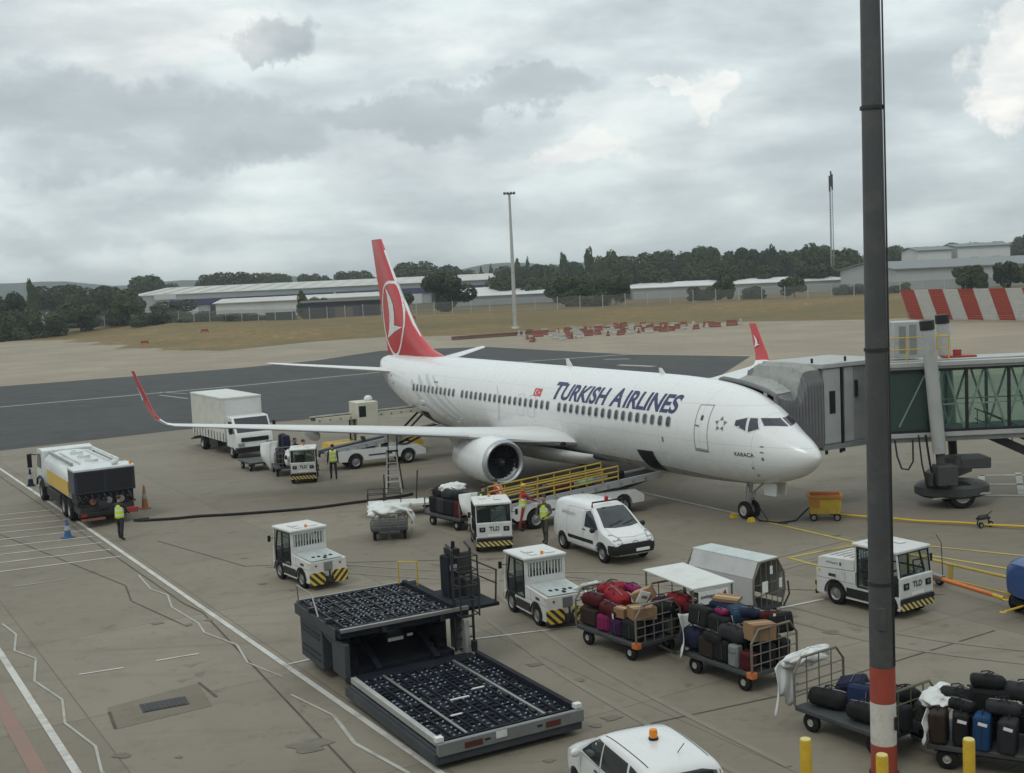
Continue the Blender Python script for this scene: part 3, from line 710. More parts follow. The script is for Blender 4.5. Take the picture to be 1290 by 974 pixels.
# ------------------------------------------------------------------ water filled barriers
def barrier_mesh(m):
    b = MB()
    pr = [(-.30, 0), (.30, 0), (.30, .25), (.14, .45), (.12, .95), (-.12, .95), (-.14, .45), (-.30, .25)]
    b.prism([(-.95, y, z) for y, z in pr], (1.9, 0, 0))
    return b.mesh('barrier', m, 20)
bm_r, bm_w = barrier_mesh(M['orange']), barrier_mesh(M['barrier_pale'])
M['barrier_red'] = mat('barrier_red', (.22, .075, .05), .6, var=.15, dirt_amt=.3); bm_r.materials[0] = M['barrier_red']
bm_d = barrier_mesh(mat('barrier_dull', (.13, .06, .045), .7, var=.3, dirt_amt=.4))
r = random.Random(3); k = 0
for row in range(6):
    for i in range(18 - row):
        s = i / 17; x = 3.5 + 31 * s - row * .3 + r.uniform(-.6, .6); y = 173.5 + 20 * s + row * 4.6 + r.uniform(-1.6, 1.6)
        if y > edge_y(x) - .5 or r.random() < .1: continue
        red = (k % 5 not in (1, 3))
        o = link_mesh('barrier', bm_r if red else bm_w, None, (x, y, .004), (0, 0, r.uniform(.2, .9) + (1.2 if i % 3 == 0 else 0)), (.72, .9, .8))
        tag(o, ('red' if red else 'white') + ' plastic barrier in the long cluster at the grass edge', 'barrier', 'plastic barriers at the grass edge'); k += 1
for i in range(16):
    x = -8.5 + i * .95; y = 190 + i * .5
    o = link_mesh('barrier', bm_d, None, (x, y, terrain_h(x, y)), (0, 0, .35 + r.uniform(-.3, .3))); o.scale = (.7, 1, .6)
    tag(o, 'dull red barrier in the low row left of the main cluster', 'barrier', 'plastic barriers at the grass edge')
for i, (x, y) in enumerate([(36, 195), (37.6, 196), (32, 193.5)]):
    o = link_mesh('barrier', bm_w if i == 1 else bm_r, None, (x, y, 0.0), (0, 0, .4 + i)); tag(o, ['red barrier standing apart left of the far winglet', 'white barrier standing apart left of the far winglet', 'red barrier at the right end of the barrier cluster'][i], 'barrier', 'plastic barriers at the grass edge')

# ------------------------------------------------------------------ the terminal the photograph is taken from (behind the camera, unseen; added to shade the near apron)
t = thing('terminal_building', 'unseen terminal facade of dark glass and grey panels facing the stand', 'terminal', (0, -3.2, 0))
b = MB(); b.span((-70, -14, 0), (60, -.3, 14.5)); b.build('wall', M['clad_grey'], t, smooth=0)
for i in range(26):
    b = MB(); b.span((-69 + i * 5, -.28, 5.2), (-64.4 + i * 5, -.05, 12.4)); b.build('window', M['glass_dark'], t, smooth=0)
b = MB(); b.span((-71, -15, 14.5), (61, .6, 15.1)); b.build('roof', M['galv'], t, smooth=0)
# ================================================================== AIRLINER
S = [(0.25, 2.74, 2.68, .03), (0.32, 2.88, 2.52, .18), (0.5, 3.05, 2.33, .36), (1.0, 3.36, 2.0, .69), (1.6, 3.66, 1.78, .96), (2.0, 3.90, 1.66, 1.11), (2.5, 4.22, 1.55, 1.28), (3.0, 4.50, 1.47, 1.42), (3.6, 4.77, 1.40, 1.54), (4.4, 4.98, 1.35, 1.66), (5.4, 5.13, 1.30, 1.76), (6.7, 5.22, 1.26, 1.84), (8, 5.26, 1.24, 1.87), (9.5, 5.27, 1.24, 1.88), (17, 5.27, 1.24, 1.88), (26, 5.27, 1.24, 1.88), (28, 5.27, 1.31, 1.87), (30, 5.27, 1.55, 1.82), (32, 5.25, 1.95, 1.66), (34, 5.22, 2.5, 1.38), (36, 5.16, 3.15, .98), (37.4, 5.06, 3.72, .56), (38.0, 4.92, 4.12, .28), (38.15, 4.75, 4.35, .1)]
def pchip(k):
    n = len(S); h = [S[i + 1][0] - S[i][0] for i in range(n - 1)]; d = [(S[i + 1][k] - S[i][k]) / h[i] for i in range(n - 1)]
    m = [d[0]] + [0 if d[i - 1] * d[i] <= 0 else 2 * d[i - 1] * d[i] / (d[i - 1] + d[i]) for i in range(1, n - 1)] + [d[-1]]
    def f(x):
        x = max(S[0][0], min(S[-1][0], x)); i = 0
        while i < n - 2 and x > S[i + 1][0]: i += 1
        t = (x - S[i][0]) / h[i]; a, b_ = S[i][k], S[i + 1][k]
        return (1 + 2 * t) * (1 - t) ** 2 * a + t * (1 - t) ** 2 * h[i] * m[i] + t * t * (3 - 2 * t) * b_ + t * t * (t - 1) * h[i] * m[i + 1]
    return f
f_top, f_bot, f_hw = pchip(1), pchip(2), pchip(3)
def skin(x, z, side=1, off=0.0):
    """point of the fuselage skin at station x, height z"""
    t, bo, w = f_top(x), f_bot(x), f_hw(x); zc, hh = (t + bo) / 2, (t - bo) / 2
    q = max(-.9999, min(.9999, (z - zc) / hh)); y = w * math.sqrt(1 - q * q)
    ny, nz = y / (w * w), (z - zc) / (hh * hh); k = math.hypot(ny, nz)
    return Vector((x, side * (y + off * ny / k), z + off * nz / k))

def fuselage_mat():
    m = mat('fuselage_white', (.68, .69, .68), .28, var=.02, scale=1.2, coat=.35, dirt=(.55, .54, .50), dirt_amt=.07, dscale=.5)
    n, l = nodes_of(m); b = n['Principled BSDF']; src = b.inputs['Base Color'].links[0].from_socket
    tc = n.new('ShaderNodeTexCoord'); sp = n.new('ShaderNodeSeparateXYZ'); l.new(tc.outputs['Object'], sp.inputs[0])
    # grey belly paint below a line that climbs gently at both ends
    zz = mathn(n, l, 'ADD', sp.outputs[2], mathn(n, l, 'MULTIPLY', mathn(n, l, 'MAXIMUM', mathn(n, l, 'SUBTRACT', 7.5, sp.outputs[0]), 0), .055))
    zz = mathn(n, l, 'SUBTRACT', zz, mathn(n, l, 'MULTIPLY', mathn(n, l, 'MAXIMUM', mathn(n, l, 'SUBTRACT', sp.outputs[0], 27), 0), .16))
    g = mathn(n, l, 'LESS_THAN', zz, 1.76)
    mx = n.new('ShaderNodeMix'); mx.data_type = 'RGBA'; l.new(g, mx.inputs[0]); l.new(src, mx.inputs[6]); mx.inputs[7].default_value = (.30, .30, .30, 1)
    # frame seams
    fr = mathn(n, l, 'FRACT', mathn(n, l, 'MULTIPLY', sp.outputs[0], .42)); sm = mathn(n, l, 'LESS_THAN', fr, .010)
    for zl in (4.42, 3.05, 2.35): sm = mathn(n, l, 'MAXIMUM', sm, mathn(n, l, 'LESS_THAN', mathn(n, l, 'ABSOLUTE', mathn(n, l, 'SUBTRACT', sp.outputs[2], zl)), .009))
    m2 = n.new('ShaderNodeMix'); m2.data_type = 'RGBA'; l.new(mathn(n, l, 'MULTIPLY', sm, .38), m2.inputs[0]); l.new(mx.outputs[2], m2.inputs[6]); m2.inputs[7].default_value = (.3, .3, .3, 1)
    l.new(m2.outputs[2], b.inputs['Base Color'])
    return m
M['fuselage'] = fuselage_mat()
P('wing_grey', (.60, .61, .60), .35, var=.05, scale=.8, dirt=(.3, .29, .27), dirt_amt=.25, dscale=.8)
P('air_white', (.68, .69, .68), .28, var=.03, coat=.3, dirt_amt=.08)
P('air_red', (.47, .025, .03), .32, var=.06, coat=.3, dirt_amt=.06)
P('air_letter', (.022, .03, .10), .4, var=.05)
P('air_swirl', (.50, .52, .51), .4, var=.08)
P('win_ring', (.42, .43, .43), .35, .4)
P('seam', (.16, .16, .16), .5)
P('lip_metal', (.38, .40, .42), .45, .7, var=.08)
P('fan', (.012, .012, .014), .5, .3, var=.3)
P('pane', (.05, .055, .06), .12, var=.15)
M['cockpit_glass'] = glass_mat('cockpit_glass', (.5, .5, .6), .04, 0, (.03, .03, .045))

AIR = thing('airliner', 'white jet airliner with red tail fin parked nose in at the jet bridge', 'airliner', (10.752, 41.574, 0), ang(-.48964, .87192))
b = MB()
stations = [.25, .27, .32, .4] + [.5 + .2 * i for i in range(35)] + [7.6 + .8 * i for i in range(38)] + [38.0, 38.15]
nr = 56
def ring(u, v):
    x = stations[round(v * (len(stations) - 1))]; t = 2 * math.pi * u
    tp, bo, w = f_top(x), f_bot(x), f_hw(x)
    return Vector((x, w * math.sin(t), (tp + bo) / 2 + (tp - bo) / 2 * math.cos(t)))
b.grid(ring, nr, len(stations), True); b.f += [tuple(range(nr))[::-1], tuple(range(len(b.v) - nr, len(b.v)))]
fus = b.build('fuselage', M['fuselage'], AIR, smooth=60)
# wing-body fairing
b = MB()
def fair(u, v):
    x = 12.6 + 10.8 * v; k = math.sin(math.pi * min(1, max(0, v))) ** .5; t = math.pi * (1.15 * u - .075)
    w, d = 1.4 + .75 * k, .32 + .52 * k
    return Vector((x, w * math.cos(t) * 1.0, 1.62 - d * math.sin(t) * 1.0))
b.grid(fair, 25, 25)
b.build('belly_fairing', M['wing_grey'], AIR, smooth=60)

def decal(name, polys, m, parent=AIR, side=1, off=.006, step=.12, stepx=None, label=None):
    """flat outlines (x, z) wrapped on the fuselage skin"""
    bm = bmesh.new()
    for vs, fs in polys:
        q = [bm.verts.new((v[0], 0, v[1])) for v in vs]
        for f in fs:
            try: bm.faces.new([q[i] for i in f])
            except ValueError: pass
    zs = [v.co.z for v in bm.verts]; xs_ = [v.co.x for v in bm.verts]
    z = min(zs) + step
    while z < max(zs):
        bmesh.ops.bisect_plane(bm, geom=bm.verts[:] + bm.edges[:] + bm.faces[:], plane_co=(0, 0, z), plane_no=(0, 0, 1)); z += step
    if stepx:
        x = min(xs_) + stepx
        while x < max(xs_):
            bmesh.ops.bisect_plane(bm, geom=bm.verts[:] + bm.edges[:] + bm.faces[:], plane_co=(x, 0, 0), plane_no=(1, 0, 0)); x += stepx
    bmesh.ops.triangulate(bm, faces=bm.faces[:])
    for v in bm.verts: v.co = skin(v.co.x, v.co.z, side, off)
    for f in bm.faces:
        f.normal_update()
        if f.normal.y * side < 0: f.normal_flip()
        f.smooth = True
    me = bpy.data.meshes.new(name); bm.to_mesh(me); bm.free(); me.materials.append(m)
    o = link_mesh(name, me, parent)
    if label: o['label'] = label
    return o
def rrect(x, z, w, h, r, n=4):
    pts = []
    for cx, cz, a0 in ((x + w / 2 - r, z + h / 2 - r, 0), (x - w / 2 + r, z + h / 2 - r, 90), (x - w / 2 + r, z - h / 2 + r, 180), (x + w / 2 - r, z - h / 2 + r, 270)):
        for i in range(n + 1):
            a = rad(a0 + 90 * i / n); pts.append((cx + r * math.cos(a), cz + r * math.sin(a)))
    return pts
def poly(p): return (p, [tuple(range(len(p)))])
def outline(p, w):
    n = len(p); c = (sum(q[0] for q in p) / n, sum(q[1] for q in p) / n); inner = []
    for i in range(n):
        a, b_, d = Vector(p[i - 1]), Vector(p[i]), Vector(p[(i + 1) % n])
        t = ((d - b_).normalized() + (b_ - a).normalized()).normalized(); nn = Vector((-t.y, t.x))
        if nn.dot(Vector(c) - b_) < 0: nn = -nn
        inner.append(tuple(b_ + nn * w))
    return (list(p) + inner, [(i, (i + 1) % n, n + (i + 1) % n, n + i) for i in range(n)])
# cabin windows: one frame and pane mesh each, repeated along the constant section
skip = {17, 36}
wx = [6.56 + .4965 * i for i in range(48)]
pane0 = {}
for side in (1, -1):
    for i, x in enumerate(wx):
        if i in skip: continue
        if side == -1 and i % 1: continue
        const = 9.5 <= x <= 26
        if const and side in pane0:
            o = link_mesh('cabin_window', pane0[side].data, AIR, (x - pane0[side]['x0'], 0, 0)); link_mesh('window_frame', pane0[side]['fr'], o); continue
        o = decal('cabin_window', [poly(rrect(x, 3.67, .24, .37, .10))], M['pane'], side=side, off=.008, step=.1)
        fr_ = decal('window_frame', [outline(rrect(x, 3.67, .24, .37, .10), -.035)], M['win_ring'], side=side, off=.012, step=.12); fr_.parent = o
        if const: pane0[side] = o; o['x0'] = x; o['fr'] = fr_.data
for side in (1, -1):   # cockpit glazing
    for pts in ([(3.20, 3.76), (3.22, 3.93), (2.86, 4.03), (2.72, 3.58)], [(2.77, 4.02), (2.55, 4.01), (2.30, 3.66), (2.62, 3.54)]):
        o = decal('cockpit_window', [poly(pts)], M['cockpit_glass'], side=side, off=.010, step=.06, stepx=.08)
        decal('window_frame', [outline([(x + (.0), z) for x, z in pts], -.045)], M['wing_grey'], side=side, off=.008, step=.06, stepx=.08).parent = o
    # windscreen: lies on the sloped nose; built as a strip over the skin by height and angle
    b = MB()
    def scr(u, v, side=side):
        # u: from centre post outwards, v: bottom to top
        zb = 3.70 - .02 * u; 
        x = (1.72 + .50 * u ** 1.5) + v * (.43 - .16 * u)
        y = .05 + u * .71 * (1 - .12 * v)
        tp, bo, w = f_top(x), f_bot(x), f_hw(x); zc, hh = (tp + bo) / 2, (tp - bo) / 2
        z = zc + hh * math.sqrt(max(0, 1 - (y / w) ** 2))
        return Vector((x - .008, side * y, z + .012))
    b.grid(scr, 9, 6); b.build('windscreen', M['cockpit_glass'], AIR, smooth=60)
# service and cabin doors
for side in (1, -1):
    pts = [(5.06, 4.40), (4.39, 4.42), (4.34, 2.75), (5.05, 2.77)]
    d = decal('cabin_door', [outline(pts, .035)], M['seam'], side=side, off=.008, step=.1)
    decal('sill', [poly([(4.34, 2.73), (5.05, 2.75), (5.05, 2.69), (4.34, 2.67)])], M['seam'], side=side, off=.012).parent = d
    decal('door_handle', [poly([(4.82, 3.60), (5.04, 3.63), (5.04, 3.69), (4.82, 3.66)])], M['seam'], side=side, off=.012).parent = d
    decal('door_window', [poly(rrect(4.74, 3.94, .13, .19, .05))], M['pane'], side=side, off=.012).parent = d
    for x in (16.92, 17.92):
        decal('overwing_exit', [outline(rrect(x, 3.53, .62, 1.02, .16), .022)], M['air_swirl'], side=side, off=.007)
    pts = [(32.4, 4.35), (31.7, 4.35), (31.68, 2.85), (32.36, 2.9)]
    decal('cabin_exit', [outline(pts, .02)], M['air_swirl'], side=side, off=.007)
# open cargo holds on the near side, inner shade painted as black patches
for pts in ([(8.86, 2.32), (7.80, 2.36), (7.84, 1.46), (8.90, 1.46)], [(29.6, 2.36), (28.5, 2.36), (28.5, 1.62), (29.6, 1.72)]):
    h = decal('cargo_hold', [poly(pts)], M['black_plastic'], off=.007, step=.08)
    decal('door_surround', [outline(pts, -.04)], M['seam'], off=.011, step=.08).parent = h
# lettering
def word_on_skin(name, txt, xa, xb, z0, h, shear, m, first_big=(), bold=.02):
    vs, fs = text_polys(txt, 1.0, bold)
    x0 = min(v.x for v in vs); x1 = max(v.x for v in vs); y1 = max(v.y for v in vs); y0 = min(v.y for v in vs)
    out = []
    for v in vs:
        s = (v.x - x0) / (x1 - x0); t = (v.y - y0) / (y1 - y0)
        out.append((xa + (xb - xa) * s - shear * t, z0 + h * t))
    return decal(name, [(out, fs)], m, off=.009, step=.07)
word_on_skin('title_lettering', 'T', 15.42, 14.62, 3.98, .74, .16, M['air_letter'], bold=.03)
word_on_skin('title_lettering', 'URKISH', 14.60, 11.10, 3.98, .70, .15, M['air_letter'], bold=.03)
word_on_skin('title_lettering', 'A', 10.70, 9.86, 3.98, .74, .15, M['air_letter'], bold=.03)
word_on_skin('title_lettering', 'IRLINES', 9.72, 6.25, 3.98, .70, .15, M['air_letter'], bold=.03)
word_on_skin('name_lettering', 'KARACA', 3.10, 2.28, 2.66, .15, .0, M['letter_dark'], bold=.02)
fl = decal('flag', [poly([(16.92, 4.02), (16.26, 4.02), (16.26, 4.36), (16.92, 4.36)])], M['air_red'], off=.009)
def disc(x, z, r, n=18): return [(x + r * math.cos(2 * math.pi * i / n), z + r * math.sin(2 * math.pi * i / n)) for i in range(n)]
cres = [(16.68 - .11 * math.cos(a), 4.19 + .11 * math.sin(a)) for a in [rad(40 + 280 * i / 14) for i in range(15)]]
cin = [(16.655 - .085 * math.cos(a), 4.19 + .085 * math.sin(a)) for a in [rad(40 + 280 * i / 14) for i in range(15)]]
decal('crescent', [(cres + cin, [(i, i + 1, 15 + i + 1, 15 + i) for i in range(14)])], M['air_white'], off=.012).parent = fl
st5 = [(16.45 + (.07 if i % 2 == 0 else .03) * math.cos(rad(36 * i + 180)), 4.19 + (.07 if i % 2 == 0 else .03) * math.sin(rad(36 * i + 180))) for i in range(10)]
decal('star', [poly(st5)], M['air_white'], off=.012).parent = fl
# five-part star roundel by the door
tri = []
for i in range(5):
    a = rad(90 + 72 * i); c = Vector((3.80 + .19 * math.cos(a), 3.77 + .19 * math.sin(a))); r_ = Vector((math.cos(a), math.sin(a))); t_ = Vector((-r_.y, r_.x))
    tri.append(poly([tuple(c + r_ * .10), tuple(c - r_ * .055 + t_ * .085), tuple(c - r_ * .055 - t_ * .085)]))
decal('star_roundel', tri, M['seam'], off=.009)
# pale swirl pattern on the rear body
def band(p0, w0):
    top, bot = [], []
    for (x, z), w in zip(p0, w0): top.append((x - w / 2, z)); bot.append((x + w / 2, z))
    n = len(p0)
    return (top + bot, [(i, i + 1, n + i + 1, n + i) for i in range(n - 1)])
def curve(pts, k=12):
    out = []
    for i in range(k + 1):
        t = i / k; a, b_, c = (Vector(q) for q in pts); out.append(tuple(a * (1 - t) ** 2 + b_ * 2 * t * (1 - t) + c * t * t))
    return out
sw = []
for (pa, pb, pc, w) in (((29.6, 4.35), (28.4, 3.4), (25.0, 2.1), .42), ((28.7, 4.45), (27.8, 3.7), (24.4, 2.3), .34), ((27.9, 4.4), (27.0, 3.9), (24.0, 2.55), .24), ((30.4, 4.1), (29.2, 3.0), (26.2, 1.9), .34)):
    cv = curve((pa, pb, pc)); sw.append(band(cv, [w * (.25 + 1.5 * math.sin(math.pi * min(1, .08 + .8 * i / 12))) for i in range(13)]))
decal('tulip_pattern', sw, M['air_swirl'], off=.0045, step=.1)
cv = curve(((20.6, 4.3), (19.6, 3.5), (20.3, 2.5)))
decal('tulip_pattern', [band(cv, [.05 + .14 * math.sin(math.pi * i / 12) for i in range(13)])], M['air_swirl'], off=.0045, step=.1)
# small plates, ports and aerials
for x, z, w, h in ((1.95, 2.62, .10, .13), (1.98, 2.86, .14, .05), (2.0, 3.06, .14, .05), (2.45, 2.25, .09, .09), (2.42, 1.95, .08, .08), (6.9, 2.95, .1, .22), (27.2, 4.1, .5, .07), (28.8, 2.75, .5, .06), (33.4, 3.7, .2, .12), (33.9, 4.1, .2, .12)):
    decal('access_plate', [poly(rrect(x, z, w, h, min(w, h) * .4))], M['seam'], off=.009)
b = MB(); b.prism([(16.6, -.02, 5.24), (16.1, -.02, 5.24), (16.5, -.02, 5.62), (16.7, -.02, 5.62)], (0, .04, 0)); b.build('blade_aerial', M['air_white'], AIR)
b = MB(); b.prism([(9.4, -.02, 5.24), (9.0, -.02, 5.24), (9.3, -.02, 5.5), (9.45, -.02, 5.5)], (0, .04, 0)); b.build('blade_aerial', M['air_white'], AIR)
b = MB(); b.prism([(2.9, -.25, 1.50), (2.2, -.25, 1.58), (2.25, -.25, 1.12), (2.85, -.25, 1.10)], (0, .05, 0)); b.build('gear_door', M['wing_grey'], AIR)
b = MB(); b.prism([(2.9, .22, 1.50), (2.2, .22, 1.58), (2.25, .22, 1.12), (2.85, .22, 1.10)], (0, .05, 0)); b.build('gear_door', M['wing_grey'], AIR)

AF = [(0, 0), (.012, .022), (.05, .042), (.12, .058), (.25, .068), (.40, .066), (.58, .05), (.78, .027), (1, .003), (1, -.003), (.78, -.014), (.55, -.028), (.35, -.036), (.2, -.034), (.08, -.025), (.02, -.013)]
def wing_sec(y, le, te, z, tk, side, roll=0.0):
    c = te - le
    out = []
    for a, t in AF:
        h = t * c * tk; out.append(Vector((le + a * c, side * (y - h * math.sin(roll)), z + h * math.cos(roll) + (1 - a) * c * .02)))
    return out
def lofted(name, secs, m, parent, smooth=50):
    b = MB(); n = len(secs[0]); vs = [p for q in secs for p in q]; fs = []
    for i in range(len(secs) - 1): fs += [(i * n + k, i * n + (k + 1) % n, (i + 1) * n + (k + 1) % n, (i + 1) * n + k) for k in range(n)]
    fs += [tuple(range(n))[::-1], tuple(range((len(secs) - 1) * n, len(secs) * n))]
    b.add(vs, fs); return b.build(name, m, parent, smooth=smooth)
for s in (1, -1):
    wsec = []
    for y, le, te, z, tk in ((1.2, 13.25, 21.3, 1.95, 1.15), (1.9, 13.9, 21.2, 2.02, 1.1), (3.2, 14.75, 21.0, 2.18, 1.05), (5.6, 16.0, 20.9, 2.50, .95), (9, 17.8, 21.7, 2.88, .88), (13, 19.9, 22.6, 3.29, .82), (16.9, 21.95, 23.45, 3.68, .8)):
        wsec.append(wing_sec(y, le, te, z, tk, s))
    wg = lofted('wing', wsec, M['wing_grey'], AIR)
    wl = [wing_sec(16.9, 21.95, 23.45, 3.68, .8, s)]
    for y, z, le, te, ro in ((17.22, 3.76, 22.2, 23.55, .35), (17.48, 3.98, 22.5, 23.7, .8), (17.66, 4.35, 22.85, 23.9, 1.15), (17.78, 4.9, 23.3, 24.2, 1.3), (17.95, 5.6, 23.85, 24.55, 1.32), (18.05, 6.1, 24.25, 24.85, 1.32)):
        wl.append(wing_sec(y, le, te, z, .8, s, ro))
    lofted('winglet_root', wl[:3], M['air_white'], AIR)
    w_ = lofted('winglet', wl[2:], M['air_red'], AIR)
    bird = [(.22, .62), (.02, .48), (-.14, .28), (-.18, .08), (-.13, -.02), (-.42, -.04), (-.1, -.13), (.27, -.26), (.14, -.06), (.07, .10), (.08, .30), (.14, .48)]
    for f in (1, -1):
        b = MB()
        for z0, z1 in ((0, 1),): b.add([(23.85 + x * .75 + (z * .35), s * (17.74 + .24 * (4.95 + z * .8 - 4.75) + f * .10), 4.95 + z * .8) for x, z in bird], [tuple(range(len(bird)))])
        b.build('winglet_emblem', M['air_white'], w_, smooth=0)
    for y, le in ((3.9, 19.4), (7.2, 19.9), (10.8, 20.9)):   # flap fairings
        b = MB(); z = 2.02 + .10 * (y - 1.9)
        b.lathe([(.02, 0), (.14, .35), (.2, .9), (.17, 1.6), (.05, 2.5)], Matrix.Translation((le - .2, s * y, z - .22)) @ Matrix.Rotation(rad(87), 4, 'Y') @ Matrix.Scale(1.5, 4, (1, 0, 0)), 12)
        b.build('flap_fairing', M['wing_grey'], AIR, smooth=60)
    b = MB()
    for (y0, l0, z0), (y1, l1, z1) in (((2.3, 14.25, 2.08), (4.2, 15.28, 2.3)), ((5.6, 16.05, 2.50), (16.6, 21.83, 3.65))):
        b.tube([(l0 + .02, s * y0, z0 + .1), (l1 + .02, s * y1, z1 + .03)], [.07, .03], 8)
    b.build('leading_edge_slat', M['lip_metal'], AIR)
    # landing light in the wing root
    b = MB(); b.ball((13.98, s * 2.02, 2.1), (.06, .16, .09)); b.build('landing_light', M['black_plastic'], AIR)
    # tailplane
    tp = [wing_sec(y, le, te, z, .9, s) for y, le, te, z in ((.3, 33.6, 37.6, 4.15), (1.2, 34.2, 37.6, 4.25), (4, 36.0, 38.3, 4.62), (7.1, 37.95, 39.15, 5.02), (7.25, 38.2, 39.1, 5.05))]
    lofted('tailplane', tp, M['air_white'], AIR)
    # engine
    ey, ez = s * 4.83, 1.52
    T = Matrix.Translation((14.3, ey, ez)) @ Matrix.Rotation(rad(90), 4, 'Y')
    b = MB(); b.lathe([(.80, .35), (.80, .12), (.83, .03), (.90, -.01), (.97, .05), (1.03, .3), (1.07, .9), (1.07, 1.7), (.99, 2.6), (.86, 3.35), (.80, 3.38), (.80, 3.0), (.62, 2.6)], T, 40, closed=True)
    en = b.build('engine_cowl', M['air_white'], AIR, smooth=50)
    for v in en.data.vertices:
        dz = v.co.z - ez
        if dz < 0: v.co.z = ez + dz * .93
    b = MB(); b.lathe([(.795, .34), (.795, .12), (.825, .025), (.90, -.018), (.985, .05), (1.012, .17), (.99, .18)], T, 40); 
    lp = MB(); prof = [(.805, .30), (.795, .12), (.828, .022), (.90, -.020), (.975, .045), (1.012, .20)]
    lp.grid(lambda u, v: T @ Vector((prof[round(v * 5)][0] * math.cos(6.28318 * u), prof[round(v * 5)][0] * math.sin(6.28318 * u), prof[round(v * 5)][1])), 40, 6, True)
    q = lp.build('inlet_lip', M['lip_metal'], en, smooth=60)
    for v in q.data.vertices:
        dz = v.co.z - ez
        if dz < 0: v.co.z = ez + dz * .93
    b = MB(); b.lathe([(.788, .16), (.785, .54)], T, 40); b.f = b.f[:-2]; b.build('inlet_barrel', M['black_plastic'], en, smooth=60)
    b = MB(); b.cyl(T @ Vector((0, 0, .55)), T @ Vector((0, 0, .6)), .82, n=32)
    b.build('fan_disc', M['black_plastic'], en)
    b = MB()
    for i in range(24):
        a = i * math.pi / 12; r0, r1 = .2, .775
        def pt(r, a, z): return T @ Vector((r * math.cos(a), r * math.sin(a), z))
        b.add([pt(r0, a, .42), pt(r1, a + .05, .40), pt(r1, a + .19, .52), pt(r0, a + .2, .52)], [(0, 1, 2, 3)])
    b.build('fan_blades', M['fan'], en, smooth=0)
    b = MB(); b.lathe([(.005, .02), (.08, .12), (.16, .26), (.22, .5)], T, 20); b.build('spinner', M['dark_steel'], en, smooth=60)
    b = MB(); b.lathe([(.58, 2.3), (.60, 2.9), (.52, 3.8), (.40, 4.3), (.36, 4.3)], T, 28); b.build('core_nozzle', M['steel'], en, smooth=60)
    b = MB(); b.lathe([(.34, 4.2), (.22, 4.6), (.03, 5.0)], T, 20); b.build('exhaust_cone', M['dark_steel'], en, smooth=60)
    py = [(15.2, 2.5), (16.3, 2.62), (18.6, 2.45), (19.4, 2.2), (18.9, 1.75), (17.0, 1.85), (15.4, 2.3)]
    b = MB(); b.prism([(x, ey - .18, z) for x, z in py], (0, .36, 0)); b.build('pylon', M['air_white'], AIR, bevel=.08)
    # main gear
    b = MB(); b.cyl((19.6, s * 2.75, .56), (19.5, s * 2.5, 2.1), .12); b.cyl((19.6, s * 2.45, .56), (19.6, s * 3.25, .56), .07); b.cyl((19.5, s * 2.55, 1.2), (19.4, s * 1.2, 1.6), .06)
    g = b.build('main_gear', M['steel'], AIR)
    for dy in (-.3, .3): wheel(g, (19.6, s * 2.86 + dy, .56), .56, .38, rimcol='rim_grey', name='gear_wheel')
# nose gear
b = MB(); b.cyl((4.05, 0, .34), (3.85, 0, 1.55), .07); b.cyl((4.05, -.3, .34), (4.05, .3, .34), .05); b.cyl((3.95, .05, .9), (3.1, .05, 1.5), .04); b.cyl((4.1, .16, .55), (3.9, .16, 1.45), .03)
b.span((3.78, -.12, .85), (3.9, .12, 1.05))
g = b.build('nose_gear', M['galv'], AIR)
for dy in (-.2, .2): wheel(g, (4.05, dy, .34), .34, .2, rimcol='rim_white', name='gear_wheel')
# fin, traced in the plane of symmetry
LEp = [(29.2, 5.2), (30.9, 5.58), (32.2, 6.17), (33.3, 7.05), (35.68, 9.83), (37.45, 12.19)]
TEp = [(37.2, 4.95), (37.25, 5.3), (37.35, 5.8), (37.57, 6.6), (38.21, 9.2), (38.93, 12.22)]
def fin_y(x, z):
    i = 0
    def at_z(L, z):
        for (x0, z0), (x1, z1) in zip(L, L[1:]):
            if z0 <= z <= z1: return x0 + (x1 - x0) * (z - z0) / max(1e-6, z1 - z0)
        return L[0][0] if z < L[0][1] else L[-1][0]
    le, te = at_z(LEp, z), at_z(TEp, z); c = max(.2, te - le); a = max(0, min(1, (x - le) / c)); k = min(c, 4.6) * 1.15
    for (a0, t0), (a1, t1) in zip(AF[:9], AF[1:9]):
        if a0 <= a <= a1: return max(.004, (t0 + (t1 - t0) * (a - a0) / (a1 - a0)) * k)
    return .004
secs = []
def fin_sec(z):
    def at_z(L):
        for (x0, z0), (x1, z1) in zip(L, L[1:]):
            if z0 <= z <= z1: return x0 + (x1 - x0) * (z - z0) / max(1e-6, z1 - z0)
        return L[-1][0]
    le, te = at_z(LEp), at_z(TEp); c = te - le; k = min(c, 4.6) * 1.15
    return [Vector((le + a * c, t * k, z)) for a, t in AF[:9]] + [Vector((le + a * c, -t * k, z)) for a, t in AF[8:0:-1]]
zz = [5.21, 5.3, 5.42, 5.58, 5.8, 6.17, 6.6, 7.05, 8, 9, 9.83, 11, 12.0, 12.19]
fin = lofted('tail_fin', [fin_sec(z) for z in zz], M['air_red'], AIR)
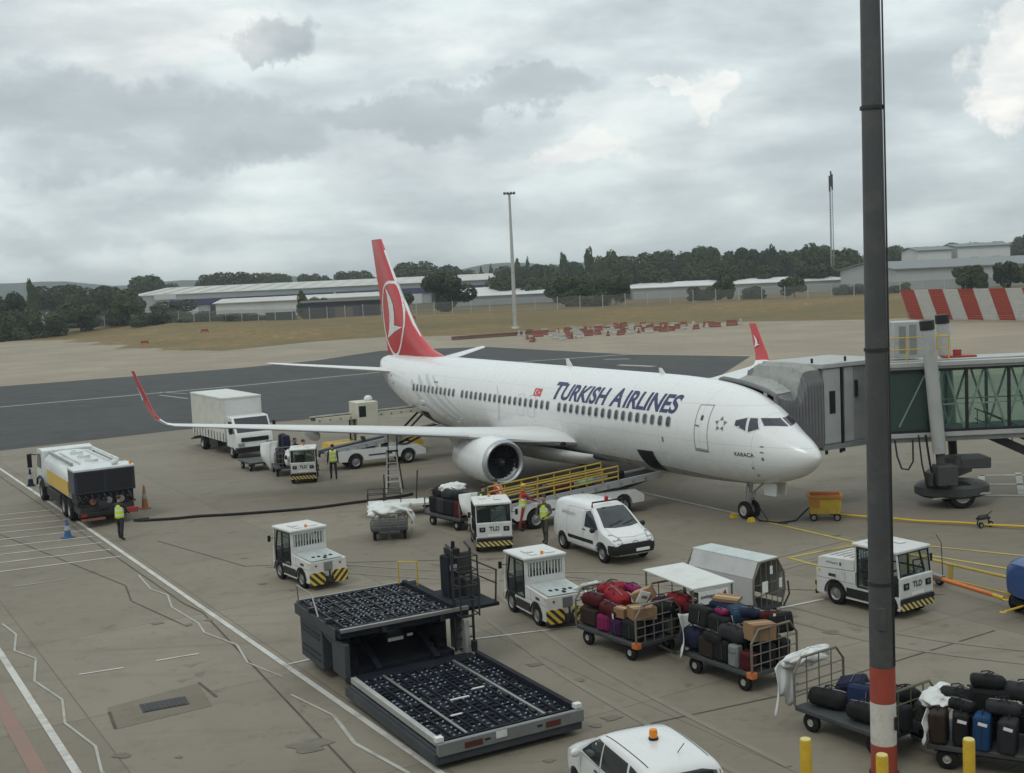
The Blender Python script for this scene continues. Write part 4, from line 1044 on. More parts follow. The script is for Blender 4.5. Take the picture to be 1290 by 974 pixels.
# emblem on both faces of the fin: ring, bird and leading edge stripe
def cat(pts, k=6):
    n = len(pts); out = []
    for i in range(n):
        p0, p1, p2, p3 = (Vector(pts[(i + j - 1) % n]) for j in range(4))
        for q in range(k):
            t = q / k; out.append(tuple(.5 * ((2 * p1) + (-p0 + p2) * t + (2 * p0 - 5 * p1 + 4 * p2 - p3) * t * t + (-p0 + 3 * p1 - 3 * p2 + p3) * t ** 3)))
    return out
def fin_decal(name, polys, m, side, off, step=.15):
    bm = bmesh.new()
    for vs, fs in polys:
        q = [bm.verts.new((v[0], 0, v[1])) for v in vs]
        for f in fs: bm.faces.new([q[i] for i in f])
    for ax in ((1, 0, 0), (0, 0, 1)):
        vals = [v.co.dot(Vector(ax)) for v in bm.verts]; c = min(vals) + step
        while c < max(vals):
            bmesh.ops.bisect_plane(bm, geom=bm.verts[:] + bm.edges[:] + bm.faces[:], plane_co=[c * k for k in ax], plane_no=ax); c += step
    bmesh.ops.triangulate(bm, faces=bm.faces[:])
    for v in bm.verts: v.co.y = side * (fin_y(v.co.x, v.co.z) + off)
    for f in bm.faces:
        f.normal_update()
        if f.normal.y * side < 0: f.normal_flip()
    me = bpy.data.meshes.new(name); bm.to_mesh(me); bm.free(); me.materials.append(m)
    return link_mesh(name, me, fin)
ringp = cat([(35.15, 9.42), (35.75, 9.62), (36.5, 9.55), (37.2, 9.15), (37.65, 8.1), (37.52, 6.6), (37.02, 5.7), (35.95, 5.05), (34.80, 5.60), (33.95, 6.8), (34.2, 8.1)])
birdp = [(36.73, 9.25), (36.3, 8.98), (35.88, 8.62), (35.55, 8.2), (35.38, 7.7), (35.42, 7.2), (35.53, 6.95), (34.2, 6.86), (35.6, 6.55), (37.05, 6.15), (36.6, 6.7), (36.35, 7.2), (36.28, 7.75), (36.36, 8.3), (36.52, 8.8)]
for s in (1, -1):
    fin_decal('emblem_ring', [outline(ringp, .17)], M['air_white'], s, .012)
    fin_decal('emblem_bird', [poly(birdp)], M['air_white'], s, .016)
    st = [(32.35, 6.26), (33.4, 7.14), (35.72, 9.86), (37.1, 11.7)]; st2 = [(32.48, 6.22), (33.58, 7.10), (35.9, 9.8), (37.2, 11.66)]
    if s > 0:
        b = MB(); b.tube([(x + .05, 0, z) for x, z in [(32.22, 6.15), (33.3, 7.05), (35.68, 9.83), (36.9, 11.46)]], [.05, .085, .085, .07], 8); b.build('edge_stripe', M['air_white'], fin, smooth=60)
b = MB(); b.tube([(36.86, .0, 8.0), (37.42, .0, 10.2), (38.1, 0, 12.18)], .012, 6); b.build('rudder_hinge', M['seam'], fin)
b = MB(); b.lathe([(.01, .05), (.16, 0), (.20, -.3)], Matrix.Translation((38.1, 0, 4.55)) @ Matrix.Rotation(rad(90), 4, 'Y'), 16); b.build('tail_cone', M['steel'], AIR)
# ================================================================== JET BRIDGE
P('bridge_grey', (.30, .31, .31), .5, var=.08, dirt_amt=.25)
P('bridge_pale', (.36, .37, .36), .5, var=.06, dirt_amt=.3, dscale=1.0)
P('bridge_steel', (.20, .22, .22), .5, var=.12, dirt_amt=.3)
P('bellows', (.155, .155, .16), .75, var=.18, dirt_amt=.3, dscale=2)
P('bellows_roof', (.30, .31, .29), .75, var=.2, dirt_amt=.5, dscale=2.5)
P('bogie', (.045, .048, .047), .6, var=.25, dirt_amt=.3)
JB = thing('jet_bridge', 'glass sided grey jet bridge reaching the airliner from the right edge', 'jet bridge', (16.5, 46.3, 0))
def jb(b, name, m, parent=None, **kw):
    o = b.build(name, m, parent or JB, **kw)
    if parent is None: o.location = (-16.5, -46.3, 0)
    return o
X0, X1, YN, YF, ZF, ZR = 14.0, 36.0, 45.25, 47.55, 2.78, 5.62
b = MB(); b.span((X0, YN - .05, ZF), (X1, YF + .05, ZF + .16)); b.span((X0 + .2, YN + .2, ZF - .22), (X1, YN + .45, ZF - .004)); b.span((X0 + .2, YF - .45, ZF - .22), (X1, YF - .2, ZF - .004))
jb(b, 'tunnel_floor', M['bridge_pale'])
b = MB(); b.span((X0, YN - .08, ZR - .17), (X1, YF + .08, ZR)); b.span((X0, YN + .4, ZR + .002), (X1, YN + .7, ZR + .05)); b.span((X0, YN + .02, ZR - .27), (X1, YN + .12, ZR - .172))
jb(b, 'tunnel_roof', M['bridge_pale'], bevel=.015)
b = MB(); b.span((X0, YN + .03, ZR - .36), (X1, YN + .10, ZR - .274)); b.span((X0, YN + .03, ZF + .162), (X1, YN + .10, ZF + .26))
jb(b, 'glazing_rail', M['black_paint'])
px_ = [X0 + .1, 15.7, 17.15, 18.75, 20.35, 21.95, 23.55, 25.15, 26.75, 28.35, 30, 31.6, 33.2, 34.8]
for y in (YN + .06, YF - .06):
    for a, c in zip(px_, px_[1:]):
        b = MB(); b.span((a + .05, y - .012, ZF + .17), (c - .05, y + .012, ZR - .175)); jb(b, 'glass_pane', M['glass_jet'], smooth=0)
    for x in px_:
        b = MB(); b.span((x - .05, y - .05, ZF + .165), (x + .05, y + .05, ZR - .28)); jb(b, 'mullion', M['black_paint'])
for y in (YN + .32, YF - .32):
    b = MB()
    for i, (a, c) in enumerate(zip(px_, px_[1:])):
        z0, z1 = ZF + .2, ZR - .2
        b.cyl((a, y, z0), ((a + c) / 2, y, z1), .045, n=6); b.cyl(((a + c) / 2, y, z1), (c, y, z0), .045, n=6)
    b.span((X0, y - .02, ZF + 1.15), (X1, y + .02, ZF + 1.2))
    jb(b, 'truss', M['bridge_pale'])
b = MB(); b.span((X0 + .2, YN + .15, ZF + .162), (X1, YF - .15, ZF + .19)); jb(b, 'carpet', mat('carpet', (.05, .06, .07), .9))
b = MB(); b.span((X0 + .02, YN + .13, ZF + .165), (15.9, YF - .13, ZR - .18)); q = jb(b, 'dark_interior', mat('dark_interior', (.028, .032, .034), .6, var=.2))  # solid block, its colour stands for the dark inside of the cab rotunda
b = MB(); b.cyl((14.6, YN + .115, ZF + .4), (15.6, YN + .115, ZR - .5), .03, n=6); jb(b, 'tunnel_brace', M['galv'])
# cab
C0 = Vector((10.3, 46.25, 0)); e = Vector((.872, .49, 0)); g = Vector((.49, -.872, 0))
def cb_(E_, G_, z): return C0 + e * E_ + g * G_ + Vector((0, 0, z))
def cbox(b, e0, e1, g0, g1, z0, z1):
    c = [cb_(e0, g0, z0), cb_(e1, g0, z0), cb_(e1, g1, z0), cb_(e0, g1, z0)]
    return b.prism(c, (0, 0, z1 - z0))
b = MB(); cbox(b, 1.12, 4.4, -2.0, 1.14, 2.55, 5.5); jb(b, 'cab_wall', M['bridge_grey'])
b = MB(); cbox(b, 1.0, 4.6, -2.1, 1.26, 5.502, 5.68); jb(b, 'cab_roof', M['bridge_pale'], bevel=.02)
b = MB(); cbox(b, 1.0, 4.5, -2.1, 1.24, 2.36, 2.548); jb(b, 'cab_floor', M['bridge_steel'])
b = MB(); cbox(b, 1.14, 1.98, 1.142, 1.20, 2.6, 5.46); d = jb(b, 'side_door', M['bridge_pale'], bevel=.01)
b = MB(); cbox(b, 1.40, 1.70, 1.201, 1.215, 3.75, 4.62); q = jb(b, 'door_window', M['glass_dark']); 
b = MB(); cbox(b, 2.02, 2.10, 1.142, 1.23, 2.56, 5.5); jb(b, 'door_post', M['black_paint'])
b = MB()
for i in range(26): cbox(b, 2.75 + i * .062, 2.78 + i * .062, 1.142, 1.175, 2.62, 5.45)
jb(b, 'corrugation', M['bridge_grey'])
b = MB(); cbox(b, 2.2, 2.66, 1.142, 1.19, 2.6, 5.46); jb(b, 'end_panel', M['bridge_pale'])
b = MB(); cbox(b, 2.74, 2.85, 1.18, 1.26, 4.3, 4.95); jb(b, 'control_box', M['black_paint'])
for E_, G_ in ((1.3, 1.1), (2.0, 1.15), (2.3, 1.0)):
    b = MB(); b.cyl(cb_(E_, G_, 2.18), cb_(E_, G_, 2.36), .06, n=8); jb(b, 'bumper_foot', M['black_paint'])
# pleated canopy that closes on the fuselage
NP = 30
def arch(t, k):
    """k 0..1 along the canopy (cab to aircraft), t 0..1 round the arch"""
    E_ = 1.1 - 2.35 * k; o = .06 if round(k * NP) % 2 else -.03
    drop = .30 * k * k
    pr = [(1.22, 2.50), (1.22, 3.4), (1.22, 4.3), (1.20, 5.0), (1.0, 5.42), (.5, 5.60), (-.6, 5.62), (-1.6, 5.60), (-2.05, 5.40), (-2.22, 4.9), (-2.22, 3.8), (-2.22, 2.5)]
    f = t * (len(pr) - 1); i = min(int(f), len(pr) - 2); f -= i
    G_ = pr[i][0] + (pr[i + 1][0] - pr[i][0]) * f; z = pr[i][1] + (pr[i + 1][1] - pr[i][1]) * f
    G_ += o * (1 if G_ > .3 else -1) * (1 if z < 5.45 else .3) - .0 * k; z += o * (.8 if z > 5.3 else 0) - (drop if z > 4.5 else drop * .3)
    # the rim closes on the crown of the fuselage
    x = 4.7 - G_; y = 1.9 + E_; tp, bo, w_ = f_top(x), f_bot(x), f_hw(x)
    zs = (tp + bo) / 2 + (tp - bo) / 2 * math.sqrt(max(0, 1 - (y / w_) ** 2)) + .07 if abs(y) < w_ else 0
    if z > 4.4 and k > .35:
        q = ((k - .35) / .65) ** 1.3; z = z + (min(z, zs) - z) * q
    return cb_(E_, G_, z)
b = MB(); b.grid(lambda u, v: arch(u, v), 45, NP + 1); jb(b, 'canopy', M['bellows'], smooth=20)
b = MB()
b.grid(lambda u, v: arch((16 + 13 * u) / 44, v) + Vector((0, 0, .03)), 14, NP + 1); jb(b, 'canopy_roof', M['bellows_roof'], smooth=20)
b = MB(); b.tube([arch(i / 44, 1.0) + Vector((0, 0, .02)) for i in range(45)], .09, 8); jb(b, 'canopy_pad', M['bellows'])
# lift columns, bogie
b = MB(); b.cyl((15.95, 44.9, 2.2), (15.56, 44.9, 6.85), .25, n=20); c1 = jb(b, 'lift_column', M['bridge_pale'])
b = MB(); b.cyl((15.562, 44.9, 6.852), (15.53, 44.9, 7.2), .27, n=20); jb(b, 'column_cap', M['black_paint'])
b = MB(); b.cyl((16.05, 44.9, .9), (15.95, 44.9, 2.6), .17, n=16); jb(b, 'column_ram', M['bogie'])
b = MB(); b.cyl((17.5, 47.9, 2.2), (17.2, 47.9, 6.9), .25, n=20); jb(b, 'lift_column', M['bridge_pale'])
b = MB(); b.cyl((17.2, 47.9, 6.902), (17.18, 47.9, 7.25), .27, n=20); jb(b, 'column_cap', M['black_paint'])
b = MB(); b.cyl((17.6, 47.9, .9), (17.5, 47.9, 2.6), .17, n=16); jb(b, 'column_ram', M['bogie'])
b = MB(); b.prism([(15.6, 44.7, .95), (18.2, 47.6, .95), (18.2, 48.3, .95), (17.4, 48.4, .95), (15.5, 45.3, .95)], (0, 0, .5)); b.span((15.75, 44.5, 1.0), (16.5, 45.2, 1.75)); b.span((16.6, 45.4, 1.45), (18.1, 46.6, 1.85)); b.cyl((16.75, 45.3, 1.5), (16.75, 45.3, 2.05), .15)
jb(b, 'cross_beam', M['bogie'], bevel=.03)
b = MB(); b.lathe([(.3, .95), (.95, .9), (1.08, .78), (1.08, .5), (.9, .38), (.3, .36)], Matrix.Translation((16.75, 45.9, 0)) @ Matrix.Scale(1.3, 4, (1, 0, 0)), 24); jb(b, 'bogie_frame', M['bogie'])
b = MB(); b.box((16.8, 45.02, .5), (2.2, .05, .06), (0, rad(-4), 0)); jb(b, 'fender_bar', M['galv'])
for y in (45.15, 46.6):
    o = wheel(JB, (16.85 - 16.5, y - 46.3, .52), .52, .36, rimcol='galv', name='bogie_wheel')
# pipe hanging loop and cables
b = MB(); b.tube([(14.4, 45.3, 2.7), (14.42, 45.1, 2.1), (14.55, 45.0, 1.65), (14.8, 45.0, 1.6), (15.0, 45.05, 1.9), (15.05, 45.2, 2.7)], .035, 8); b.tube([(15.2, 45.0, 2.9), (15.3, 44.95, 1.8), (15.5, 44.95, .9)], .03, 6); b.tube([(15.45, 44.95, 2.9), (15.6, 44.95, 1.8), (15.75, 44.95, 1.0)], .04, 6)
jb(b, 'hanging_cable', M['black_plastic'])
# roof plant
b = MB(); b.span((14.75, 46.3, 5.72), (15.9, 47.3, 7.12)); q = jb(b, 'air_conditioner', M['bridge_pale'], bevel=.03)
b = MB()
for i in range(9): b.span((14.95 + i * .03, 46.29, 5.9), (14.965 + i * .03, 46.298, 6.95))
b.span((15.35, 46.285, 5.85), (15.62, 46.298, 7.0)); jb(b, 'louvre', M['bridge_steel'])
b = MB()
for x in (14.35, 15.0, 16.15, 16.6): b.cyl((x, 45.6, 5.62), (x, 45.6, 6.55), .025, n=6)
for z in (6.1, 6.55): b.cyl((14.35, 45.6, z), (16.6, 45.6, z), .022, n=6)
b.cyl((14.35, 45.6, 6.55), (14.35, 47.3, 6.55), .022, n=6); b.cyl((16.6, 45.6, 6.55), (16.6, 47.3, 6.55), .022, n=6); b.cyl((16.6, 47.3, 5.62), (16.6, 47.3, 6.55), .022, n=6)
jb(b, 'roof_railing', M['yellow_deep'])
b = MB(); b.cyl((17.25, 46.5, 5.65), (17.25, 46.5, 5.95), .16, n=12); b.span((16.7, 46.2, 5.65), (17.9, 46.8, 5.72)); jb(b, 'roof_bracket', M['red_deep'])
for x in (11.6, 13.0, 14.1):
    b = MB(); b.cyl((x, 46.4 + (x - 11.6) * .3, 5.6), (x, 46.4 + (x - 11.6) * .3, 5.86), .05, n=8); jb(b, 'roof_light', M['black_paint'])
# service stair
b = MB()
for y in (45.9, 46.75):
    b.box((20.6, y, 1.5), (5.9, .07, .3), (0, rad(26), 0))
    b.cyl((18.0, y, 3.6), (23.2, y, 1.1), .025, n=6); b.cyl((18.0, y, 3.2), (23.2, y, .7), .02, n=6)
    for i in range(6): b.cyl((18.1 + i, y, 2.7 - i * .49), (18.1 + i, y, 3.55 - i * .49), .02, n=6)
for i in range(14): b.span((18.05 + i * .38, 45.9, 2.6 - i * .185), (18.35 + i * .38, 46.75, 2.63 - i * .185))
jb(b, 'service_stair', M['dark_steel'])
b = MB(); b.cyl((35, 46.4, 0), (35, 46.4, 2.75), .6, n=20); b.cyl((35.5, 46.4, 2.75), (35.5, 46.4, 5.7), 1.7, n=24); jb(b, 'rotunda', M['bridge_pale'])
# ================================================================== VEHICLES
from mathutils.bvhtree import BVHTree
def project(name, body, polys, axis, m, parent=None, off=.006, step=.12, sgn=1):
    """flat outline laid on a body: axis 'y' outline=(x,z) from side sgn; 'x' outline=(y,z) from the front/back; 'z' outline=(x,y) from above"""
    bm0 = bmesh.new(); bm0.from_mesh(body.data); bvh = BVHTree.FromBMesh(bm0); bm0.free()
    bm = bmesh.new()
    k = {'y': (0, 2), 'x': (1, 2), 'z': (0, 1)}[axis]
    def put(a, c):
        v = [0, 0, 0]; v[k[0]] = a; v[k[1]] = c; return v
    for vs, fs in polys:
        q = [bm.verts.new(put(v[0], v[1])) for v in vs]
        for f in fs: bm.faces.new([q[i] for i in f])
    for i in k:
        vals = [v.co[i] for v in bm.verts]; c = min(vals) + step; no = [0, 0, 0]; no[i] = 1
        while c < max(vals) - .01:
            co = [0, 0, 0]; co[i] = c
            bmesh.ops.bisect_plane(bm, geom=bm.verts[:] + bm.edges[:] + bm.faces[:], plane_co=co, plane_no=no); c += step
    bmesh.ops.triangulate(bm, faces=bm.faces[:])
    ai = {'y': 1, 'x': 0, 'z': 2}[axis]; d = Vector((0, 0, 0)); d[ai] = -sgn
    for v in bm.verts:
        o = v.co.copy(); o[ai] = 20 * sgn
        h, nn, _, _ = bvh.ray_cast(o, d)
        if h is None:
            h, nn, _, _ = bvh.find_nearest(Vector([v.co[i] if i != ai else 3 * sgn for i in range(3)]))
        v.co = h + nn * off
    for f in bm.faces:
        f.normal_update(); f.smooth = True
        if f.normal[ai] * sgn < 0: f.normal_flip()
    me = bpy.data.meshes.new(name); bm.to_mesh(me); bm.free(); me.materials.append(m)
    return link_mesh(name, me, parent or body)

def car_body(name, st, belt, tumble, m, parent, arches, sub=2):
    """stations (x, bottom, top, half width) lofted into a car shell, wheel arches cut out"""
    b = MB(); rows = []
    for x, zb, zt, w in st:
        sh = max(zb + .12, min(belt, zt - .10)); top = zt - .07; k = max(0, top - sh) * tumble
        half = [(0, zb), (w * .55, zb), (w * .93, zb + .02), (w, zb + .14), (w, (zb + sh) / 2 + .04), (w * .992, sh), (w * .985 - k * .5, (sh + top) / 2), (w * .965 - k, top), (w * .82 - k, zt - .01), (w * .45 - k * .5, zt + .015), (0, zt + .02)]
        full = [Vector((x, y, z)) for y, z in half] + [Vector((x, -y, z)) for y, z in half[-2:0:-1]]
        rows.append(full)
    n = len(rows[0])
    b.add([p for q in rows for p in q], [(i * n + k, i * n + (k + 1) % n, (i + 1) * n + (k + 1) % n, (i + 1) * n + k) for i in range(len(rows) - 1) for k in range(n)] + [tuple(range(n))[::-1], tuple(range((len(rows) - 1) * n, len(rows) * n))])
    o = b.build(name, m, None, smooth=60)
    md = o.modifiers.new('s', 'SUBSURF'); md.levels = sub; md.render_levels = sub
    cut = []
    for x, r in arches:
        for s in (-1, 1): cut.append(MB().cyl((x, s * .52, r * .97), (x, s * 1.4, r * .97), r * 1.16, n=28))
    boolean_cut(o, cut); o.data.materials.clear(); o.data.materials.append(m)
    o.parent = parent
    return o

# ------------------------------------------------------------------ white van
def make_van(loc, rz):
    t = thing('van', 'white panel van with roof beacon bar parked beside the belt loader', 'van', loc, rz)
    st = [(-2.06, .62, .95, .72), (-2.05, .38, 1.60, .77), (-1.99, .30, 1.72, .80), (-1.5, .26, 1.78, .83), (-.6, .24, 1.80, .84), (.15, .24, 1.79, .84), (.50, .24, 1.72, .84), (.78, .24, 1.53, .84), (1.10, .24, 1.26, .845), (1.30, .24, 1.09, .845), (1.55, .25, 1.02, .84), (1.85, .26, .93, .82), (2.02, .30, .83, .77), (2.10, .34, .70, .66), (2.12, .42, .60, .55)]
    bd = car_body('body', st, .98, .20, M['van_white'], t, [(1.30, .31), (-1.36, .31)])
    for s in (1, -1):
        project('door_window', bd, [poly([(.18, 1.05), (.18, 1.55), (.42, 1.60), (.70, 1.42), (1.04, 1.10), (1.02, 1.03)])], 'y', M['glass_dark'], t, sgn=s)
        project('door_seam', bd, [outline([(.12, .36), (.12, 1.60), (.45, 1.64), (1.10, 1.06), (1.02, .36)], .014)], 'y', M['seam'], t, sgn=s, off=.004)
        project('side_trim', bd, [poly([(-.92, .52), (-.92, .64), (.78, .66), (.78, .54)])], 'y', M['black_plastic'], t, sgn=s, off=.014)
        project('door_handle', bd, [poly([(.10, .93), (.10, .97), (.26, .97), (.26, .93)])], 'y', M['black_plastic'], t, sgn=s, off=.02)
        b = MB(); b.ball((1.0, s * .98, 1.06), (.08, .11, .09)); b.build('wing_mirror', M['black_plastic'], t)
        project('headlight', bd, [poly([(s * .46, .74), (s * .50, .90), (s * .62, .98), (s * .74, .98), (s * .75, .80), (s * .66, .72)])], 'x', M['lamp_glass'], t, sgn=1)
        project('tail_light', bd, [poly([(s * .66, .75), (s * .66, 1.15), (s * .76, 1.15), (s * .76, .75)])], 'x', M['lamp_red'], t, sgn=-1)
    project('windscreen', bd, [poly([(-.66, 1.14), (-.54, 1.66), (-.3, 1.685), (.3, 1.685), (.54, 1.66), (.66, 1.14), (.3, 1.11), (-.3, 1.11)])], 'x', M['glass_dark'], t, sgn=1)
    project('bumper', bd, [poly([(-.76, .38), (-.78, .62), (-.55, .72), (.55, .72), (.78, .62), (.76, .38)])], 'x', M['black_plastic'], t, sgn=1, off=.025)
    for s in (1, -1): project('bumper', bd, [poly([(1.72, .34), (1.70, .66), (2.02, .68), (2.06, .36)])], 'y', M['black_plastic'], t, sgn=s, off=.022)
    project('number_plate', bd, [poly([(-.02, .44), (-.02, .54), (.50, .54), (.50, .44)])], 'x', M['plate_white'], t, sgn=1, off=.032)
    project('grille_badge', bd, [poly([(-.14, .735), (0, .80), (.14, .735), (.1, .73), (0, .77), (-.1, .73)])], 'x', M['rim_grey'], t, sgn=1, off=.012)
    project('tailgate_window', bd, [poly([(-.6, 1.1), (-.55, 1.5), (.55, 1.5), (.6, 1.1)])], 'x', M['glass_dark'], t, sgn=-1)
    vs, fs = text_polys('swissport', 1.0, .01); xm = max(v.x for v in vs)
    project('side_lettering', bd, [([(-1.45 + v.x / xm * .95, 1.28 + v.y * .22) for v in vs], fs)], 'y', M['win_ring'], t, sgn=-1, step=.3)
    for s in (1, -1):
        project('panel_seam', bd, [outline([(-1.02, .42), (-1.02, 1.58), (.06, 1.62), (.06, .42)], .012)], 'y', M['seam'], t, sgn=s, off=.004)
        project('wheel_arch_lip', bd, [([(1.30 + q * math.cos(rad(a)), .31 + q * math.sin(rad(a))) for q in (.355, .40) for a in range(-5, 190, 15)], [(i, i + 1, 13 + i + 1, 13 + i) for i in range(12)])], 'y', M['black_plastic'], t, sgn=s, off=.008)
    project('bonnet_seam', bd, [outline([(1.16, -.66), (1.16, .66), (1.86, .60), (1.96, .0), (1.86, -.60)], .012)], 'z', M['seam'], t, sgn=1, off=.004)
    project('wiper', bd, [poly([(-.45, 1.15), (.1, 1.26), (.1, 1.285), (-.45, 1.175)])], 'x', M['black_plastic'], t, sgn=1, off=.02); project('wiper', bd, [poly([(.05, 1.15), (.55, 1.24), (.55, 1.265), (.05, 1.175)])], 'x', M['black_plastic'], t, sgn=1, off=.02)
    b = MB(); b.tube([(.42, -.62, 1.70), (.42, -.60, 1.86), (.42, .60, 1.86), (.42, .62, 1.70)], .03, 8); b.build('roof_bar', M['black_plastic'], t)
    b = MB(); b.cyl((.42, -.05, 1.88), (.42, -.05, 2.02), .075, .06, n=14); b.build('beacon', M['lamp_red'], t)
    b = MB(); b.cyl((.1, .2, 1.79), (-.1, .2, 2.1), .008, n=5); b.build('aerial', M['black_plastic'], t)
    for x in (1.30, -1.36):
        for s in (1, -1): wheel(t, (x, s * .74, .31), .31, .2)
    return t
vh = Vector((.45, -.893)); vr = Vector((-.893, -.45))        # heading, right-hand side
rwc = Vector((1.57, 41.5)) - vr * .76
vc = rwc + vh * 1.36
make_van((vc.x, vc.y, 0), ang(*vh))

# ------------------------------------------------------------------ small white car seen from behind
def make_car(loc, rz):
    t = thing('small_car', 'small white hatchback with an orange roof beacon at the bottom edge', 'car', loc, rz)
    st = [(-1.80, .62, .85, .66), (-1.79, .38, 1.0, .74), (-1.75, .32, 1.30, .77), (-1.66, .28, 1.48, .79), (-1.40, .26, 1.53, .80), (-.7, .24, 1.55, .80), (0, .24, 1.54, .80), (.32, .24, 1.47, .80), (.62, .24, 1.28, .80), (.92, .24, 1.04, .80), (1.2, .25, .97, .79), (1.5, .26, .90, .77), (1.68, .30, .80, .71), (1.77, .36, .68, .60), (1.79, .42, .60, .5)]
    bd = car_body('body', st, .94, .16, M['van_white'], t, [(1.12, .28), (-1.18, .28)])
    for s in (1, -1):
        project('side_window', bd, [poly([(.02, 1.0), (-.02, 1.42), (.22, 1.42), (.48, 1.26), (.80, 1.03)])], 'y', M['glass_dark'], t, sgn=s)
        project('side_window', bd, [poly([(-1.02, 1.0), (-.98, 1.42), (-.06, 1.42), (-.04, 1.0)])], 'y', M['glass_dark'], t, sgn=s)
        project('quarter_window', bd, [poly([(-1.58, 1.05), (-1.48, 1.38), (-1.06, 1.42), (-1.10, 1.0)])], 'y', M['glass_dark'], t, sgn=s)
        project('door_seam', bd, [outline([(.0, .38), (-.02, .98), (.85, .98), (.80, .38)], .012)], 'y', M['seam'], t, sgn=s, off=.004)
        project('door_handle', bd, [poly([(.06, .86), (.06, .9), (.2, .9), (.2, .86)])], 'y', M['black_plastic'], t, sgn=s, off=.02)
        project('roof_channel', bd, [poly([(-1.45, s * .545), (-1.45, s * .56), (.15, s * .585), (.15, s * .57)])], 'z', M['black_plastic'], t, sgn=1, off=.006)
        project('tail_light', bd, [poly([(s * .62, .78), (s * .61, 1.36), (s * .72, 1.34), (s * .75, .78)])], 'x', M['lamp_red'], t, sgn=-1, off=.012)
        b = MB(); b.ball((.75, s * .92, 1.02), (.07, .10, .08)); b.build('wing_mirror', M['van_white'], t)
        project('headlight', bd, [poly([(s * .4, .7), (s * .45, .84), (s * .65, .86), (s * .64, .7)])], 'x', M['lamp_glass'], t, sgn=1)
    project('tailgate_window', bd, [poly([(-.60, 1.0), (-.56, 1.36), (-.3, 1.42), (.3, 1.42), (.56, 1.36), (.60, 1.0)])], 'x', M['glass_dark'], t, sgn=-1, off=.008)
    project('windscreen', bd, [poly([(-.62, 1.06), (-.50, 1.44), (.50, 1.44), (.62, 1.06)])], 'x', M['glass_dark'], t, sgn=1)
    project('bumper', bd, [poly([(-.70, .36), (-.70, .56), (.70, .56), (.70, .36)])], 'x', M['black_plastic'], t, sgn=-1, off=.02)
    project('number_plate', bd, [poly([(-.26, .62), (-.26, .73), (.26, .73), (.26, .62)])], 'x', M['yellow'], t, sgn=-1, off=.012)
    b = MB(); b.cyl((-.55, .0, 1.56), (-.55, .0, 1.60), .085, n=16); b.build('beacon_base', M['black_plastic'], t)
    b = MB(); b.lathe([(.07, 1.602), (.075, 1.68), (.06, 1.74), (.02, 1.755)], Matrix.Translation((-.55, 0, 0)), 16); b.build('beacon', M['lamp_amber'], t)
    b = MB(); b.tube([(-1.2, -.12, 1.55), (-1.42, -.13, 1.78)], .008, 5); b.build('aerial', M['black_plastic'], t)
    for x in (1.12, -1.18):
        for s in (1, -1): wheel(t, (x, s * .70, .28), .28, .18)
    return t
make_car((1.95, 20.5, 0), ang(-.34, .94))

